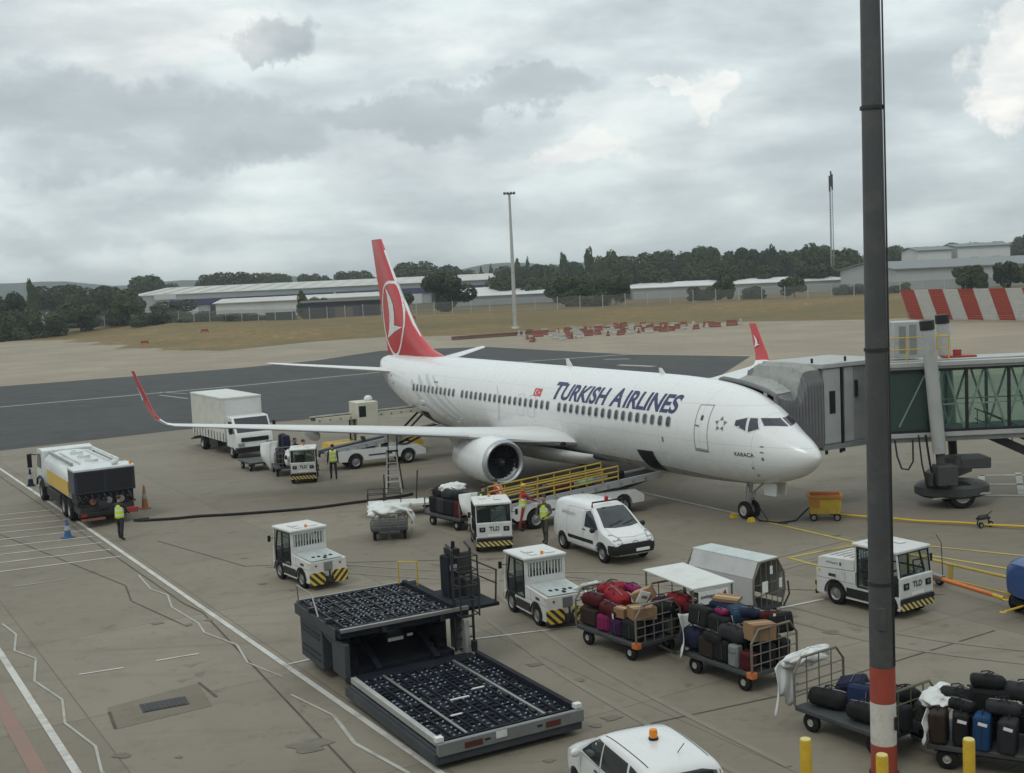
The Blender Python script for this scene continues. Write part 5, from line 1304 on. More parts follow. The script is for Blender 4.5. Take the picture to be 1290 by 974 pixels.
# ------------------------------------------------------------------ baggage tugs
def make_tug(loc, rz, label, hood=False, group='white baggage tugs on the stand', scale=1.0):
    t = thing('baggage_tug', label, 'tug', loc, rz, group); t.scale = (scale,) * 3
    wm = M['tug_white']; H = 1.72
    b = MB()
    fx = 1.36
    # lower body with a pale sill; wheel openings cut below
    side = [(-1.36, .24), (-1.36, .90), (-.05, .98), (-.05, .62), (.62, .62), (.62, .56), (fx, .56), (fx, .24)]
    b.prism([(x, -.64, z) for x, z in side], (0, 1.28, 0))
    body = b.build('body', wm, None)
    boolean_cut(body, [MB().cyl((x, s * .36, .30), (x, s * .9, .30), .355, n=24) for x in (.92, -.72) for s in (-1, 1)])
    body.data.materials.clear(); body.data.materials.append(wm); body.parent = t
    b = MB()
    if hood:
        b.prism([(-1.37, -.60, .905), (-1.34, -.60, 1.18), (-1.2, -.60, 1.24), (-.12, -.60, 1.30), (-.12, -.60, .985)], (0, 1.2, 0)); hd = b.build('engine_hood', wm, t, bevel=.03)
        b = MB()
        for i in range(4): b.span((-1.05 + i * .22, -.45, 1.262 + i * .0105), (-1.0 + i * .22, .45, 1.285 + i * .0105))
        b.build('hood_rib', wm, hd)
        b = MB()
        for s in (1, -1): b.span((-.60, s * .602, 1.06), (-.55, s * .606, 1.15))
        b.build('hood_badge', M['letter_dark'], hd)
        flat_text('hood_lettering', 'swissport', .40, .08, side_matrix((-.85, -.603, 1.10), (1, 0, 0), (0, 0, 1)), M['letter_dark'], hd)
    else:
        b.prism([(-1.30, -.55, .925), (-.12, -.55, .99), (-.12, .55, .99), (-1.30, .55, .925)], (0, 0, .02)); dk = b.build('deck', M['tug_deck'], t)
        for x, y in ((-.95, -.3), (-.95, -.12), (-.92, .1), (-.9, .28), (-1.15, .0)): b = MB(); b.span((x - .07, y - .04, .94), (x + .05, y + .04, .985)); b.build('deck_latch', M['black_plastic'], dk)
    # side steps, dark
    for s in (1, -1): b = MB(); b.span((-.34, s * .645, .30), (.54, s * .655, .54)); b.build('side_step', M['black_paint'], t)
    # rear face
    b = MB(); b.span((-1.372, -.15, .58), (-1.362, .15, .86)); b.build('recess_plate', M['steel'], t)
    b = MB()
    for s in (1, -1): b = MB(); b.cyl((-1.36, s * .42, .78), (-1.375, s * .42, .78), .035, n=10); b.build('tail_light', M['lamp_red'], t)
    for s in (1, -1):
        b = MB(); b.span((-1.40, s * .12, .18), (-1.364, s * .66, .57)); b.build('hazard_panel', M['hazard'], t)
    b = MB(); b.span((-1.52, -.10, .24), (-1.364, .10, .42)); b.cyl((-1.46, 0, .22), (-1.46, 0, .62), .03); b.build('tow_hitch', M['dark_steel'], t)
    # seams, arch lips, stickers
    for s in (1, -1):
        for x in (.92, -.72):
            b = MB(); b.tube([(x + .365 * math.cos(rad(a)), s * .642, .30 + .365 * math.sin(rad(a))) for a in range(0, 181, 15)], .018, 6); b.build('arch_lip', M['black_plastic'], t)
        b = MB(); b.span((-1.34, s * .6405, .66), (-.1, s * .643, .672)); b.span((-.40, s * .6405, .672), (-.388, s * .643, .93)); b.build('panel_seam', M['seam'], t)
        b = MB(); b.span((-.95, s * .6405, .74), (-.70, s * .6425, .82)); b.build('side_sticker', M['letter_dark'], t)
        b = MB(); b.span((-1.30, s * .6405, .80), (-1.22, s * .6425, .88)); b.build('warning_sticker', M['yellow'], t)
    b = MB(); b.tube([(fx - .02, -.1, 1.10), (fx - .055, .28, 1.34)], .010, 5); b.build('wiper', M['black_plastic'], t)
    b = MB(); b.span((fx + .036, -.24, .585), (fx + .042, .24, .665)); b.build('number_plate', M['plate_white'], t)
    # front face
    b = MB(); b.prism([(fx + .002, -.62, .53), (fx + .03, -.62, .56), (fx + .01, -.62, 1.06), (fx - .06, -.62, 1.08), (fx - .06, -.62, .53)], (0, 1.24, 0)); fp = b.build('nose_panel', wm, t, bevel=.015)
    for s in (1, -1):
        b = MB(); b.span((fx + .020, s * .32, .76), (fx + .036, s * .52, .92)); hl = b.build('headlight', M['black_plastic'], t)
        b = MB(); b.cyl((fx + .034, s * .42, .85), (fx + .042, s * .42, .85), .045, n=14); b.build('lens', M['rim_grey'], hl)
    flat_text('maker_lettering', 'TLD', .36, .15, side_matrix((fx + .024, 0, .86), (0, 1, 0), (-.04, 0, 1)), M['letter_dark'], t, bold=.03, depth=.006)
    b = MB(); b.span((fx - .02, -.63, .42), (fx + .05, .63, .525)); b.build('bumper', M['black_paint'], t)
    b = MB(); b.span((fx - .02, -.63, .24), (fx + .045, .63, .415)); b.build('hazard_strip', M['hazard_diag'], t)
    # cab: posts, roof, seat, wheel, glass
    for s in (1, -1):
        b = MB(); b.tube([(-.04, s * .60, .98), (-.04, s * .60, H - .04)], .035, 6); b.build('cab_post', wm, t)
        b = MB(); b.tube([(fx - .05, s * .60, 1.06), (fx - .12, s * .59, H - .05)], .03, 6); b.build('cab_post', wm, t)
    for s in (1, -1):
        b = MB()
        fr = [(.02, .62), (.02, H - .08), (.92, H - .08), (1.10, 1.06), (1.10, .62)]
        b.tube([(x, s * .625, z) for x, z in fr], .032, 6, closed=True)
        b.tube([(.62, s * .625, .62), (.60, s * .625, H - .08)], .03, 6); b.tube([(.02, s * .625, 1.10), (1.08, s * .625, 1.10)], .025, 6)
        d = b.build('door_frame', M['black_paint'], t)
        b = MB(); b.span((.04, s * .618, 1.12), (.58, s * .626, H - .1)); b.build('door_glass', M['glass_clear'], d, smooth=0)
        b = MB(); b.span((.04, s * .618, .64), (1.06, s * .626, 1.08)); b.build('door_panel', M['glass_clear'], d, smooth=0)
    b = MB(); b.prism([(-.14, -.66, H - .045), (fx - .06, -.66, H - .065), (fx - .06, .66, H - .065), (-.14, .66, H - .045)], (0, 0, .09)); rf = b.build('roof', wm, t, bevel=.03)
    b = MB()
    for x, y, w in ((.3, -.28, .2), (.62, .22, .18), (.22, .25, .14)): b.prism([(x - w, y - w * .7, H + .048), (x + w, y - w * .7, H + .044), (x + w, y + w * .7, H + .044), (x - w, y + w * .7, H + .048)], (0, 0, .012))
    b.build('roof_hatch', M['pale_panel'], rf)
    b = MB(); b.cyl((.1, 0, H + .045), (.1, 0, H + .13), .05, .04, n=10); b.build('beacon', M['lamp_amber'], rf)
    # rear wall with barred window
    b = MB(); b.span((-.07, -.60, .985), (-.03, .60, 1.20)); b.span((-.07, -.60, H - .12), (-.03, .60, H - .047)); b.span((-.07, -.60, 1.20), (-.03, -.53, H - .12)); b.span((-.07, .53, 1.20), (-.03, .60, H - .12)); b.build('cab_bulkhead', wm, t)
    b = MB()
    for i in range(11): b.span((-.078, -.49 + i * .098 - .014, 1.203), (-.05, -.49 + i * .098 + .014, H - .123))
    b.build('window_bars', wm, t)
    b = MB(); b.span((-.046, -.525, 1.205), (-.038, .525, H - .125)); b.build('bulkhead_glass', M['glass_clear'], t, smooth=0)
    b = MB(); b.prism([(fx - .045, -.56, 1.075), (fx - .11, -.56, H - .07), (fx - .11, .56, H - .07), (fx - .045, .56, 1.075)], (.008, 0, 0)); b.build('windscreen', M['glass_clear'], t, smooth=0)
    b = MB()
    for y in (-.575, .575): b.tube([(fx - .035, y, 1.075), (fx - .10, y, H - .07)], .022, 6)
    b.tube([(fx - .10, -.575, H - .075), (fx - .10, .575, H - .075)], .022, 6); b.build('windscreen_frame', M['black_paint'], t)
    b = MB(); b.span((.05, -.48, .62), (.48, .05, .80)); b.box((.08, -.22, 1.05), (.1, .5, .5), (0, rad(-8), 0)); b.span((.05, .12, .62), (.45, .5, .76)); b.build('seat', M['seat_black'], t, bevel=.03)
    b = MB(); b.span((.72, -.56, .56), (1.28, .56, .92)); b.build('dashboard', M['black_plastic'], t, bevel=.03)
    b = MB(); b.lathe([(.15, -.012), (.17, 0), (.15, .012), (.14, 0)], Matrix.Translation((.76, -.22, 1.06)) @ Matrix.Rotation(rad(-30), 4, 'Y'), 18, closed=True); b.cyl((.74, -.22, 1.05), (.85, -.22, .9), .02, n=6); b.build('steering_wheel', M['black_plastic'], t)
    b = MB()
    for s in (1, -1): b.cyl((1.12, s * .62, 1.35), (1.16, s * .80, 1.36), .012, n=5); b.span((1.14, s * .78, 1.25), (1.17, s * .88, 1.45))
    b.build('wing_mirror', M['black_plastic'], t)
    for x in (.92, -.72):
        for s in (1, -1): wheel(t, (x, s * .55, .30), .30, .18, rimcol='rim_grey')
    return t
make_tug((-10.45, 59.25, 0), ang(.12, -.99), 'white baggage tug in front of the white box truck, facing the camera', scale=.97)
make_tug((-1.02, 42.68, 0), ang(.13, -.99), 'white baggage tug left of the white van, facing the camera')
make_tug((-6.85, 38.55, 0), ang(-.58, .815), 'white baggage tug standing alone behind the cargo loader, seen from behind')
make_tug((.66, 33.2, 0), ang(-.42, .907), 'white baggage tug hitched to the cart of red bags, seen from behind')
make_tug((9.75, 32.75, 0), ang(.55, -.835), 'white tug with closed rear hood behind the grey post', hood=True, scale=1.06)

# ------------------------------------------------------------------ fuel tanker
P('tank_white', (.60, .63, .62), .35, var=.05, coat=.2, dirt=(.22, .2, .17), dirt_amt=.45, dscale=1.2)
P('yellow_rail', (.40, .27, .035), .55, var=.15, dirt_amt=.4)
P('cart_red', (.20, .07, .05), .6, dirt_amt=.4)
P('tank_yellow', (.60, .38, .04), .4, var=.06, coat=.2, dirt_amt=.25)
def make_tanker(loc, rz):
    t = thing('fuel_tanker', 'white aviation fuel tanker with a yellow side band and dark rear', 'tanker', loc, rz)
    # x forward from rear bumper, y left
    b = MB(); b.span((.2, -.45, .55), (9.6, .45, .85)); b.span((.3, -1.1, .5), (1.6, 1.1, .8)); b.build('chassis', M['dark_steel'], t)
    def sec(x, k=1.0):
        return [Vector((x, y * k, z)) for y, z in ((-1.05, .92), (-1.2, 1.1), (-1.22, 1.75), (-1.12, 2.12), (-.85, 2.34), (-.4, 2.40), (.4, 2.40), (.85, 2.34), (1.12, 2.12), (1.22, 1.75), (1.2, 1.1), (1.05, .92))]
    lofted('tank', [sec(1.72), sec(7.6), sec(7.75, .94)], M['tank_white'], t, smooth=40)
    for s in (1, -1):
        b = MB(); b.prism([(1.76, s * 1.225, 1.12), (6.6, s * 1.225, 1.12), (6.6, s * 1.235, 1.76), (1.76, s * 1.235, 1.76)], (0, s * .012, 0)); b.build('side_band', M['tank_yellow'], t)
        b = MB(); b.span((2.0, s * .92, 2.36), (7.2, s * 1.0, 2.52)); b.build('top_coaming', M['galv'] if s > 0 else M['tank_white'], t, bevel=.02)
    b = MB()
    for x in (2.8, 4.4, 6.0): b.cyl((x, 0, 2.40), (x, 0, 2.50), .28, n=20); b.cyl((x + .1, .1, 2.50), (x + .1, .1, 2.56), .1, n=12)
    b.span((2.2, -.62, 2.405), (6.8, -.58, 2.46)); b.span((2.2, .58, 2.405), (6.8, .62, 2.46)); b.build('manhole_covers', M['tank_white'], t)
    # rear equipment bay
    b = MB(); b.span((.35, -1.23, 1.35), (1.70, 1.23, 2.30)); b.build('equipment_locker', M['navy'], t, bevel=.03)
    b = MB(); b.span((.33, -1.24, 2.302), (1.74, 1.24, 2.40)); b.build('locker_roof', M['tank_white'], t, bevel=.02)
    b = MB(); b.span((.338, -1.1, 1.45), (.348, -.06, 2.24)); b.span((.338, .06, 1.45), (.348, 1.1, 2.24)); b.build('shutter', M['black_paint'], t)
    for s in (1, -1):
        b = MB(); b.span((.45, s * 1.232, 1.4), (1.6, s * 1.238, 2.25)); b.build('side_shutter', M['navy'], t)
    b = MB(); b.span((.4, -1.2, .82), (.5, 1.2, .9)); b.span((.5, -1.15, .9), (1.6, 1.15, 1.33)); b.build('pump_bay', M['black_paint'], t)
    r = random.Random(8); b = MB()
    for i in range(9):
        y = -1.0 + i * .25; b.tube([(.48, y, .9), (.38, y + r.uniform(-.05, .05), 1.0), (.36, y + .05, 1.2), (.45, y + .1, 1.32)], .025 + .02 * r.random(), 6)
        b.cyl((.47, y + .1, 1.05 + .1 * r.random()), (.40, y + .1, 1.1), .06, n=12)
    b.build('pipework', M['dark_steel'], t)
    for y, m in ((.55, 'cart_red'), (-.1, 'steel'), (-.6, 'rim_grey')):
        b = MB(); b.cyl((.35, y, 1.0), (.42, y, 1.0), .14, n=16); b.build('hose_coupling', M[m], t)
    b = MB(); b.lathe([(.22, -.2), (.34, -.18), (.34, .18), (.22, .2)], Matrix.Translation((.45, .2, .72)) @ Matrix.Rotation(rad(90), 4, 'X'), 20, closed=True); b.build('hose_reel', M['black_plastic'], t)
    b = MB(); b.span((.1, -1.2, .42), (.28, 1.2, .60)); b.build('bumper', M['black_paint'], t, bevel=.02)
    b = MB(); b.span((.08, -1.22, .40), (.30, -.75, .62)); b.build('hose_cradle', M['red_deep'], t, bevel=.02)
    b = MB(); b.span((-.15, .2, .30), (.3, 1.1, .36)); b.build('step', M['cart_red'], t)
    for s in (1, -1):
        b = MB(); b.span((.09, s * .9, .46), (.102, s * 1.12, .56)); b.build('tail_light', M['lamp_red'], t)
    b = MB(); b.ball((.9, -.55, 2.50), (.16, .16, .12)); b.build('vent_dome', M['tank_white'], t)
    b = MB(); b.cyl((.5, -1.1, 2.4), (.5, -1.1, 2.55), .05); b.build('beacon', M['lamp_amber'], t)
    # cab
    cabp = [(7.95, .75), (7.95, 2.45), (8.5, 2.52), (9.35, 2.42), (9.75, 1.75), (9.85, 1.2), (9.85, .55), (9.45, .55), (8.5, .75)]
    b = MB(); b.prism([(x, -1.15, z) for x, z in cabp], (0, 2.3, 0)); cab = b.build('cab', M['tank_white'], t, bevel=.05)
    for s in (1, -1):
        b = MB(); b.prism([(8.45, s * 1.151, 1.55), (8.45, s * 1.151, 2.25), (9.3, s * 1.151, 2.2), (9.62, s * 1.151, 1.55)], (0, s * .008, 0)); b.build('side_window', M['glass_dark'], cab, smooth=0)
        b = MB(); b.cyl((9.6, s * 1.15, 2.1), (9.75, s * 1.42, 2.15), .025, n=6); b.span((9.68, s * 1.36, 1.5), (9.78, s * 1.56, 2.15)); b.build('wing_mirror', M['black_plastic'], cab)
    b = MB(); b.prism([(9.775, -1.0, 1.72), (9.385, -1.0, 2.38), (9.385, 1.0, 2.38), (9.775, 1.0, 1.72)], (.012, 0, .006)); b.build('windscreen', M['glass_dark'], cab, smooth=0)
    b = MB()
    for s in (1, -1): b.tube([(7.7, s * 1.2, .75), (8.0, s * 1.22, 1.1), (8.7, s * 1.22, 1.18), (9.35, s * 1.22, 1.0), (9.5, s * 1.22, .7)], .05, 6)
    b.build('wheel_arch', M['black_plastic'], t)
    for x in (2.2, 3.4):
        for s in (1, -1): wheel(t, (x, s * .98, .5), .5, .46)
    for s in (1, -1): wheel(t, (8.7, s * 1.05, .5), .5, .32)
    b = MB(); b.span((4.2, .55, .45), (7.3, 1.18, .88)); b.span((4.2, -1.18, .45), (7.3, -.55, .88)); b.build('side_tank', M['black_paint'], t, bevel=.04)
    return t
th = Vector((-.512, .859)); tl = Vector((-.859, -.512))
tc_ = Vector((-18.2, 49.3)) - tl * 1.22 - th * .3
make_tanker((tc_.x, tc_.y, 0), ang(*th))
# fuel hose lying across the stand to the wing
b = MB(); hp_ = [(-15.6, 50.4), (-14.6, 50.15), (-13.5, 50.44), (-12.2, 50.5), (-10.9, 50.67), (-9.6, 50.9), (-8.6, 51.18), (-7.0, 52.0), (-5.9, 52.5), (-5.3, 53.4)]
hq = cat([(x, y, .06) for x, y in [hp_[0]] + hp_ + [hp_[-1]]][1:-1] if False else [(x, y) for x, y in hp_], 4)[:-4]
b.tube([(x, y, .06) for x, y in hq], .06, 8)
tag(b.build('fuel_hose', M['black_plastic']), 'black fuel hose running across the concrete from the tanker to the wing', 'hose')

# ------------------------------------------------------------------ box truck
P('curtain', (.54, .53, .47), .6, var=.05, scale=.8, bump=.15, bscale=3, dirt_amt=.3)
def make_truck(loc, rz):
    t = thing('box_truck', 'white curtain sided box truck parked behind the wing tip', 'truck', loc, rz)
    b = MB(); b.span((.2, -.4, .55), (7.9, .4, .8)); b.build('chassis', M['dark_steel'], t)
    b = MB(); b.span((0, -1.12, .85), (6.1, 1.12, 1.0)); b.span((6.0, -1.15, .9), (6.1, 1.15, 3.28)); b.span((0, -1.15, .9), (.1, 1.15, 3.28)); b.build('load_bed', M['pale_panel'], t)
    b = MB(); b.span((-.02, -1.17, 3.282), (6.12, 1.17, 3.40)); b.build('box_roof', M['pale_panel'], t, bevel=.02)
    for s in (1, -1):
        b = MB()
        def cur(u, v, s=s): return Vector((.1 + 5.9 * u, s * (1.14 + .015 * math.sin(u * 80) * (1 - v)), 1.0 + 2.28 * v))
        b.grid(cur, 120, 4); b.build('side_curtain', M['curtain'], t)
        b = MB()
        for i in range(11): b.span((.35 + i * .55, s * 1.158, .82), (.42 + i * .55, s * 1.166, 1.35))
        b.build('curtain_strap', M['black_plastic'], t)
    b = MB(); b.span((6.102, -1.05, 1.2), (6.108, 1.05, 3.2)); b.build('headboard', M['tarp_white'], t)
    cabp = [(6.25, .6), (6.25, 2.05), (6.5, 2.38), (7.3, 2.36), (7.8, 1.55), (7.92, 1.3), (7.95, .5), (7.5, .5), (7.3, .6)]
    b = MB(); b.prism([(x, -1.08, z) for x, z in cabp], (0, 2.16, 0)); cab = b.build('cab', M['van_white'], t, bevel=.06)
    b = MB(); b.prism([(7.82, -.96, 1.50), (7.345, -.96, 2.28), (7.345, .96, 2.28), (7.82, .96, 1.50)], (.012, 0, .007)); b.build('windscreen', M['glass_dark'], cab, smooth=0)
    for s in (1, -1):
        b = MB(); b.prism([(6.65, s * 1.081, 1.45), (6.65, s * 1.081, 2.1), (7.25, s * 1.081, 2.1), (7.66, s * 1.081, 1.45)], (0, s * .008, 0)); b.build('side_window', M['glass_dark'], cab, smooth=0)
        b = MB(); b.span((7.6, s * 1.2, 1.45), (7.68, s * 1.36, 2.0)); b.cyl((7.55, s * 1.08, 1.9), (7.64, s * 1.25, 1.95), .02, n=5); b.build('wing_mirror', M['black_plastic'], cab)
        b = MB(); b.span((7.952, s * .62, .72), (7.966, s * .98, .92)); b.build('headlight', M['lamp_glass'], cab)
    b = MB(); b.span((7.952, -.8, .98), (7.962, .8, 1.22)); b.build('grille', M['black_plastic'], cab)
    b = MB(); b.span((7.7, -1.1, .38), (8.02, 1.1, .68)); b.build('bumper', M['black_plastic'], t, bevel=.03)
    b = MB(); b.prism([(-.9, -1.05, .38), (-.9, 1.05, .38), (.0, 1.05, .62), (.0, -1.05, .62)], (0, 0, .05)); b.build('tail_lift', M['dark_steel'], t)
    for x, w in ((1.7, .44), (6.9, .28)):
        for s in (1, -1): wheel(t, (x, s * .92, .42), .42, w, rimcol='rim_grey')
    b = MB(); b.span((3.0, -1.1, .45), (4.6, -.6, .85)); b.span((3.0, .6, .45), (4.6, 1.1, .85)); b.build('side_guard', M['black_paint'], t)
    return t
kh = Vector((.52, -.854)); kl = Vector((.854, .52))
kc = Vector((-16.55, 68.6)) + kl * 1.13 - kh * 6.1
make_truck((kc.x, kc.y, 0), ang(*kh))

# ------------------------------------------------------------------ belt loaders
def make_belt(name, label, loc, rz, z0, z1, length, body, rails=None, box=False, group=None, lowlen=5.0):
    t = thing(name, label, 'belt loader', loc, rz, group)
    b = MB(); b.prism([(.15, -.75, .42), (.0, -.75, .55), (.1, -.75, .95), (1.2, -.75, 1.0), (lowlen - .4, -.75, .95), (lowlen, -.75, .7), (lowlen, -.75, .42)], (0, 1.5, 0))
    bd = b.build('body', body, None)
    boolean_cut(bd, [MB().cyl((x, s * .4, .40), (x, s * 1.0, .40), .44, n=24) for x in (1.0, lowlen - 1.0) for s in (-1, 1)])
    bd.data.materials.clear(); bd.data.materials.append(body); bd.parent = t
    for s in (1, -1):
        b = MB(); b.span((1.7, s * .752, .62), (lowlen - 1.9, s * .757, .70)); b.build('side_stripe', M['letter_dark'], t)
        for x in (1.0, lowlen - 1.0): wheel(t, (x, s * .64, .38), .38, .22)
    for x in (.12, lowlen - .05):
        b = MB(); b.span((x - .08, -.72, .46), (x + .08, .72, .60)); b.build('bumper', M['black_paint'], t, bevel=.02)
    dz = (z1 - z0) / length
    def at_(x, y, h): return Vector((x, y, z0 + dz * (x + .6) + h))
    b = MB()
    for s in (1, -1): b.prism([at_(-.6, s * .52, -.16), at_(length - .6, s * .52, -.16), at_(length - .6, s * .52, .10), at_(-.6, s * .52, .10)], (0, s * .09, 0))
    cv = b.build('conveyor_frame', M['bridge_grey'] if body != M['yellow'] else M['cream'], t)
    b = MB(); b.prism([at_(-.62, -.5, 0), at_(length - .58, -.5, 0), at_(length - .58, -.5, .03), at_(-.62, -.5, .03)], (0, 1.0, 0)); b.build('belt', M['rubber'], t)
    b = MB()
    for i in range(12):
        x = -.4 + i * (length - .4) / 12; 
        for s in (1, -1): b.cyl(at_(x, s * .612, -.05), at_(x, s * .63, -.05), .06, n=8)
    b.build('roller_ends', M['steel'], cv)
    for s in (1, -1):
        b = MB(); b.cyl((1.6, s * .4, .95), at_(1.6, s * .4, -.16), .05); b.build('lift_ram', M['dark_steel'], t)
        b = MB(); b.cyl((lowlen - 1.2, s * .42, .9), at_(lowlen + .4, s * .42, -.16), .06); b.build('lift_ram', M['dark_steel'], t)
    b = MB(); b.span((1.9, .12, 1.0), (2.4, .68, 1.12)); b.box((1.85, .4, 1.3), (.1, .5, .45), (0, rad(-8), 0)); b.build('driver_seat', M['seat_black'], t)
    b = MB(); b.span((2.9, .3, .98), (3.2, .7, 1.25)); b.cyl((2.85, .5, 1.25), (2.75, .5, 1.36), .02, n=6); b.build('dashboard', M['black_plastic'], t)
    if rails:
        for s in (1, -1):
            b = MB()
            n = 8; xs_ = [-.3 + i * (length - 2.4) / (n - 1) for i in range(n)]
            for h in (.26, .46, .66): b.tube([at_(x, s * .60, h) for x in (xs_[0], xs_[-1])], .035, 8)
            for i, x in enumerate(xs_):
                b.cyl(at_(x, s * .60, .10), at_(x, s * .60, .66), .04 if i in (2, 3, 6) else .028, n=8)
            b.build('guard_rail', rails, t)
    if box:
        b = MB(); b.span((1.7, -.7, 1.0), (2.9, .7, 3.1)); b.build('operator_cabin', M['cream'], t, bevel=.03)
        b = MB(); b.span((1.8, -.708, 2.3), (2.2, -.702, 2.9)); b.build('cabin_window', M['glass_dark'], t)
        b = MB(); b.ball((2.6, 0, 3.2), (.24, .24, .2)); b.build('beacon_dome', M['tarp_white'], t)
    return t
# fore loader with yellow rails to the front hold
E29 = ang(.87, .49)
make_belt('belt_loader', 'white belt loader with yellow guard rails at the front hold', (-.55, 45.05, 0), E29, .92, 1.40, 7.6, M['van_white'], rails=M['yellow_rail'], group='belt loaders at the holds', lowlen=6.0)
make_belt('belt_loader', 'white belt loader with a bare grey conveyor behind the step ladder', (-9.45, 62.0, 0), ang(.90, .436), .95, 1.75, 6.6, M['van_white'], group='belt loaders at the holds', lowlen=4.9)
make_belt('belt_loader', 'yellow and cream belt loader with a cabin, raised to the rear hold', (-10.3, 65.1, 0), ang(.90, .436), 2.35, 2.45, 7.4, M['yellow'], group='belt loaders at the holds', box=True, lowlen=5.4)

# ------------------------------------------------------------------ cargo loader
def make_loader(loc, rz):
    t = thing('cargo_loader', 'large dark cargo loader with two roller decks in the foreground', 'cargo loader', loc, rz)
    P('loader_grey', (.05, .055, .062), .65, var=.2, spec=.25, dirt=(.10, .10, .09), dirt_amt=.4); P('roller', (.17, .19, .23), .35, .7, var=.5); P('loader_sill', (.20, .21, .21), .5, .3, var=.15, dirt_amt=.4); P('lamp_off', (.09, .02, .016), .3); P('deck_dark', (.009, .011, .018), .75, var=.35, spec=.2, dirt=(.05, .05, .05), dirt_amt=.3)
    W_, L_ = 3.3, 4.75
    b = MB(); b.span((0, 0, .12), (W_, L_, .40)); b.build('main_frame', M['loader_grey'], t, bevel=.03)
    b = MB(); b.span((.04, .05, .402), (W_ - .04, L_ + .35, .47)); b.build('main_deck', M['deck_dark'], t)
    b = MB(); b.span((-.02, -.05, .30), (W_ + .02, .06, .56)); b.build('sill', M['loader_sill'], t, bevel=.015)
    for x0, x1 in ((.55, .95), (2.4, 2.75)):
        b = MB(); b.span((x0, -.058, .36), (x1, -.051, .48)); b.build('tail_light', M['lamp_off'], t)
    b = MB(); b.span((1.25, -.058, .40), (1.5, -.051, .54)); b.build('sticker', M['tarp_white'], t)
    b = MB(); b.span((1.0, -.058, .42), (1.12, -.051, .46)); b.span((2.2, -.058, .42), (2.32, -.051, .46)); b.build('socket', M['black_plastic'], t)
    for x in (0, W_ - .12):
        b = MB(); b.span((x, .1, .48), (x + .12, L_ - .1, .60)); b.build('side_guide', M['galv'] if x == 0 else M['deck_dark'], t)
        b = MB(); b.span((x - .02, .02, .57), (x + .14, .16, .66)); b.build('corner_stop', M['tarp_white'], t)
    b = MB(); b.span((-.08, .0, .14), (-.004, L_ + .1, .34)); b.build('side_skirt', M['loader_grey'], t)
    # deck of driven rollers: ball mats, rollers and frames in strips
    r = random.Random(4)
    def rollers(x0, x1, y0, y1, z, nx, ny):
        f, k = MB(), MB()
        for i in range(nx):
            xa = x0 + (x1 - x0) * i / nx; xb = x0 + (x1 - x0) * (i + 1) / nx
            f.span((xa + .01, y0, z), (xa + .05, y1, z + .055))
            for j in range(ny):
                y = y0 + (y1 - y0) * (j + .5) / ny; rr = r.random()
                if rr < .22: k.cyl((xa + .10, y, z + .02), (xb - .10, y, z + .02), .026, n=7)
                elif rr < .40: f.cyl((xa + .08, y, z + .02), (xb - .05, y, z + .02), .028, n=7)
                elif rr < .8:
                    k.ball(((xa + xb) / 2 - .05, y, z + .03), .032, 7, 5); k.ball(((xa + xb) / 2 + .09, y + .02, z + .03), .032, 7, 5)
                else: f.box(((xa + xb) / 2 + .02, y, z + .03), (.12, .06, .05), (0, 0, r.uniform(-.5, .5)))
        for j in range(5):
            y = y0 + (y1 - y0) * j / 4; f.span((x0, y - .03, z), (x1, y + .03, z + .045))
        return f, k
    f, k = rollers(.16, W_ - .16, .25, L_ - .2, .472, 11, 22)
    f.build('roller_frame', M['deck_dark'], t, smooth=0); k.build('roller_bed', M['roller'], t, smooth=50)
    for y, x0, x1 in ((2.1, 1.3, 1.75), (2.45, 2.0, 2.3), (1.25, .9, 1.15)):
        b = MB(); b.span((x0, y, .53), (x1, y + .05, .55)); b.build('roller_guard', M['tarp_white'], t)
    for x in (.75, 2.55):
        b = MB(); b.span((x - .03, .25, .474), (x + .03, L_ - .2, .545)); b.build('roller_guide', M['steel'], t)
    # rear chassis
    b = MB(); b.span((.35, L_ + .55, .16), (W_ - .35, 8.1, .52)); b.build('chassis', M['deck_dark'], t)
    b = MB(); b.span((.02, 6.55, .25), (.75, 8.15, 1.30)); en = b.build('engine_box', M['loader_grey'], t, bevel=.03)
    b = MB()
    for z in (.42, .56, .95, 1.06): b.span((.005, 6.7, z), (.016, 8.0, z + .05))
    b.build('engine_louvre', M['black_paint'], en)
    b = MB(); b.span((.03, 5.05, .42), (.16, 5.9, 1.25)); b.prism([(.03, 5.9, 1.05), (.03, 6.5, 1.18), (.03, 6.5, 1.32), (.03, 5.9, 1.32)], (.13, 0, 0)); b.build('support_leg', M['loader_grey'], t, bevel=.02)
    b = MB(); b.span((W_ - .16, 5.05, .42), (W_ - .03, 5.9, 1.3)); b.build('support_leg', M['galv'], t, bevel=.02)
    b = MB(); b.span((W_ - .75, 6.4, .25), (W_ - .02, 8.1, 1.28)); b.build('hydraulic_box', M['deck_dark'], t, bevel=.03)
    b = MB()
    for x in (.9, 2.4):
        b.box((x, 6.3, .95), (.14, 2.6, .16), (rad(22), 0, 0)); b.box((x + .18, 6.3, .95), (.14, 2.6, .16), (rad(-22), 0, 0))
    b.build('scissor_arms', M['deck_dark'], t)
    b = MB(); b.span((1.0, 7.9, .5), (2.3, 8.05, 1.25)); b.build('closing_panel', M['black_paint'], t)
    b = MB(); b.span((1.35, 5.6, .95), (1.75, 5.62, 1.03)); b.span((1.85, 5.6, 1.0), (2.0, 5.62, 1.06)); b.build('caution_plate', M['tarp_white'], t)
    for y in (6.0, 7.4):
        for x in (.5, W_ - .5): wheel(t, (x, y, .38), .38, .26, axis='x')
    for x in (.35, W_ - .35): wheel(t, (x, L_ - .6, .2), .2, .2, axis='x')
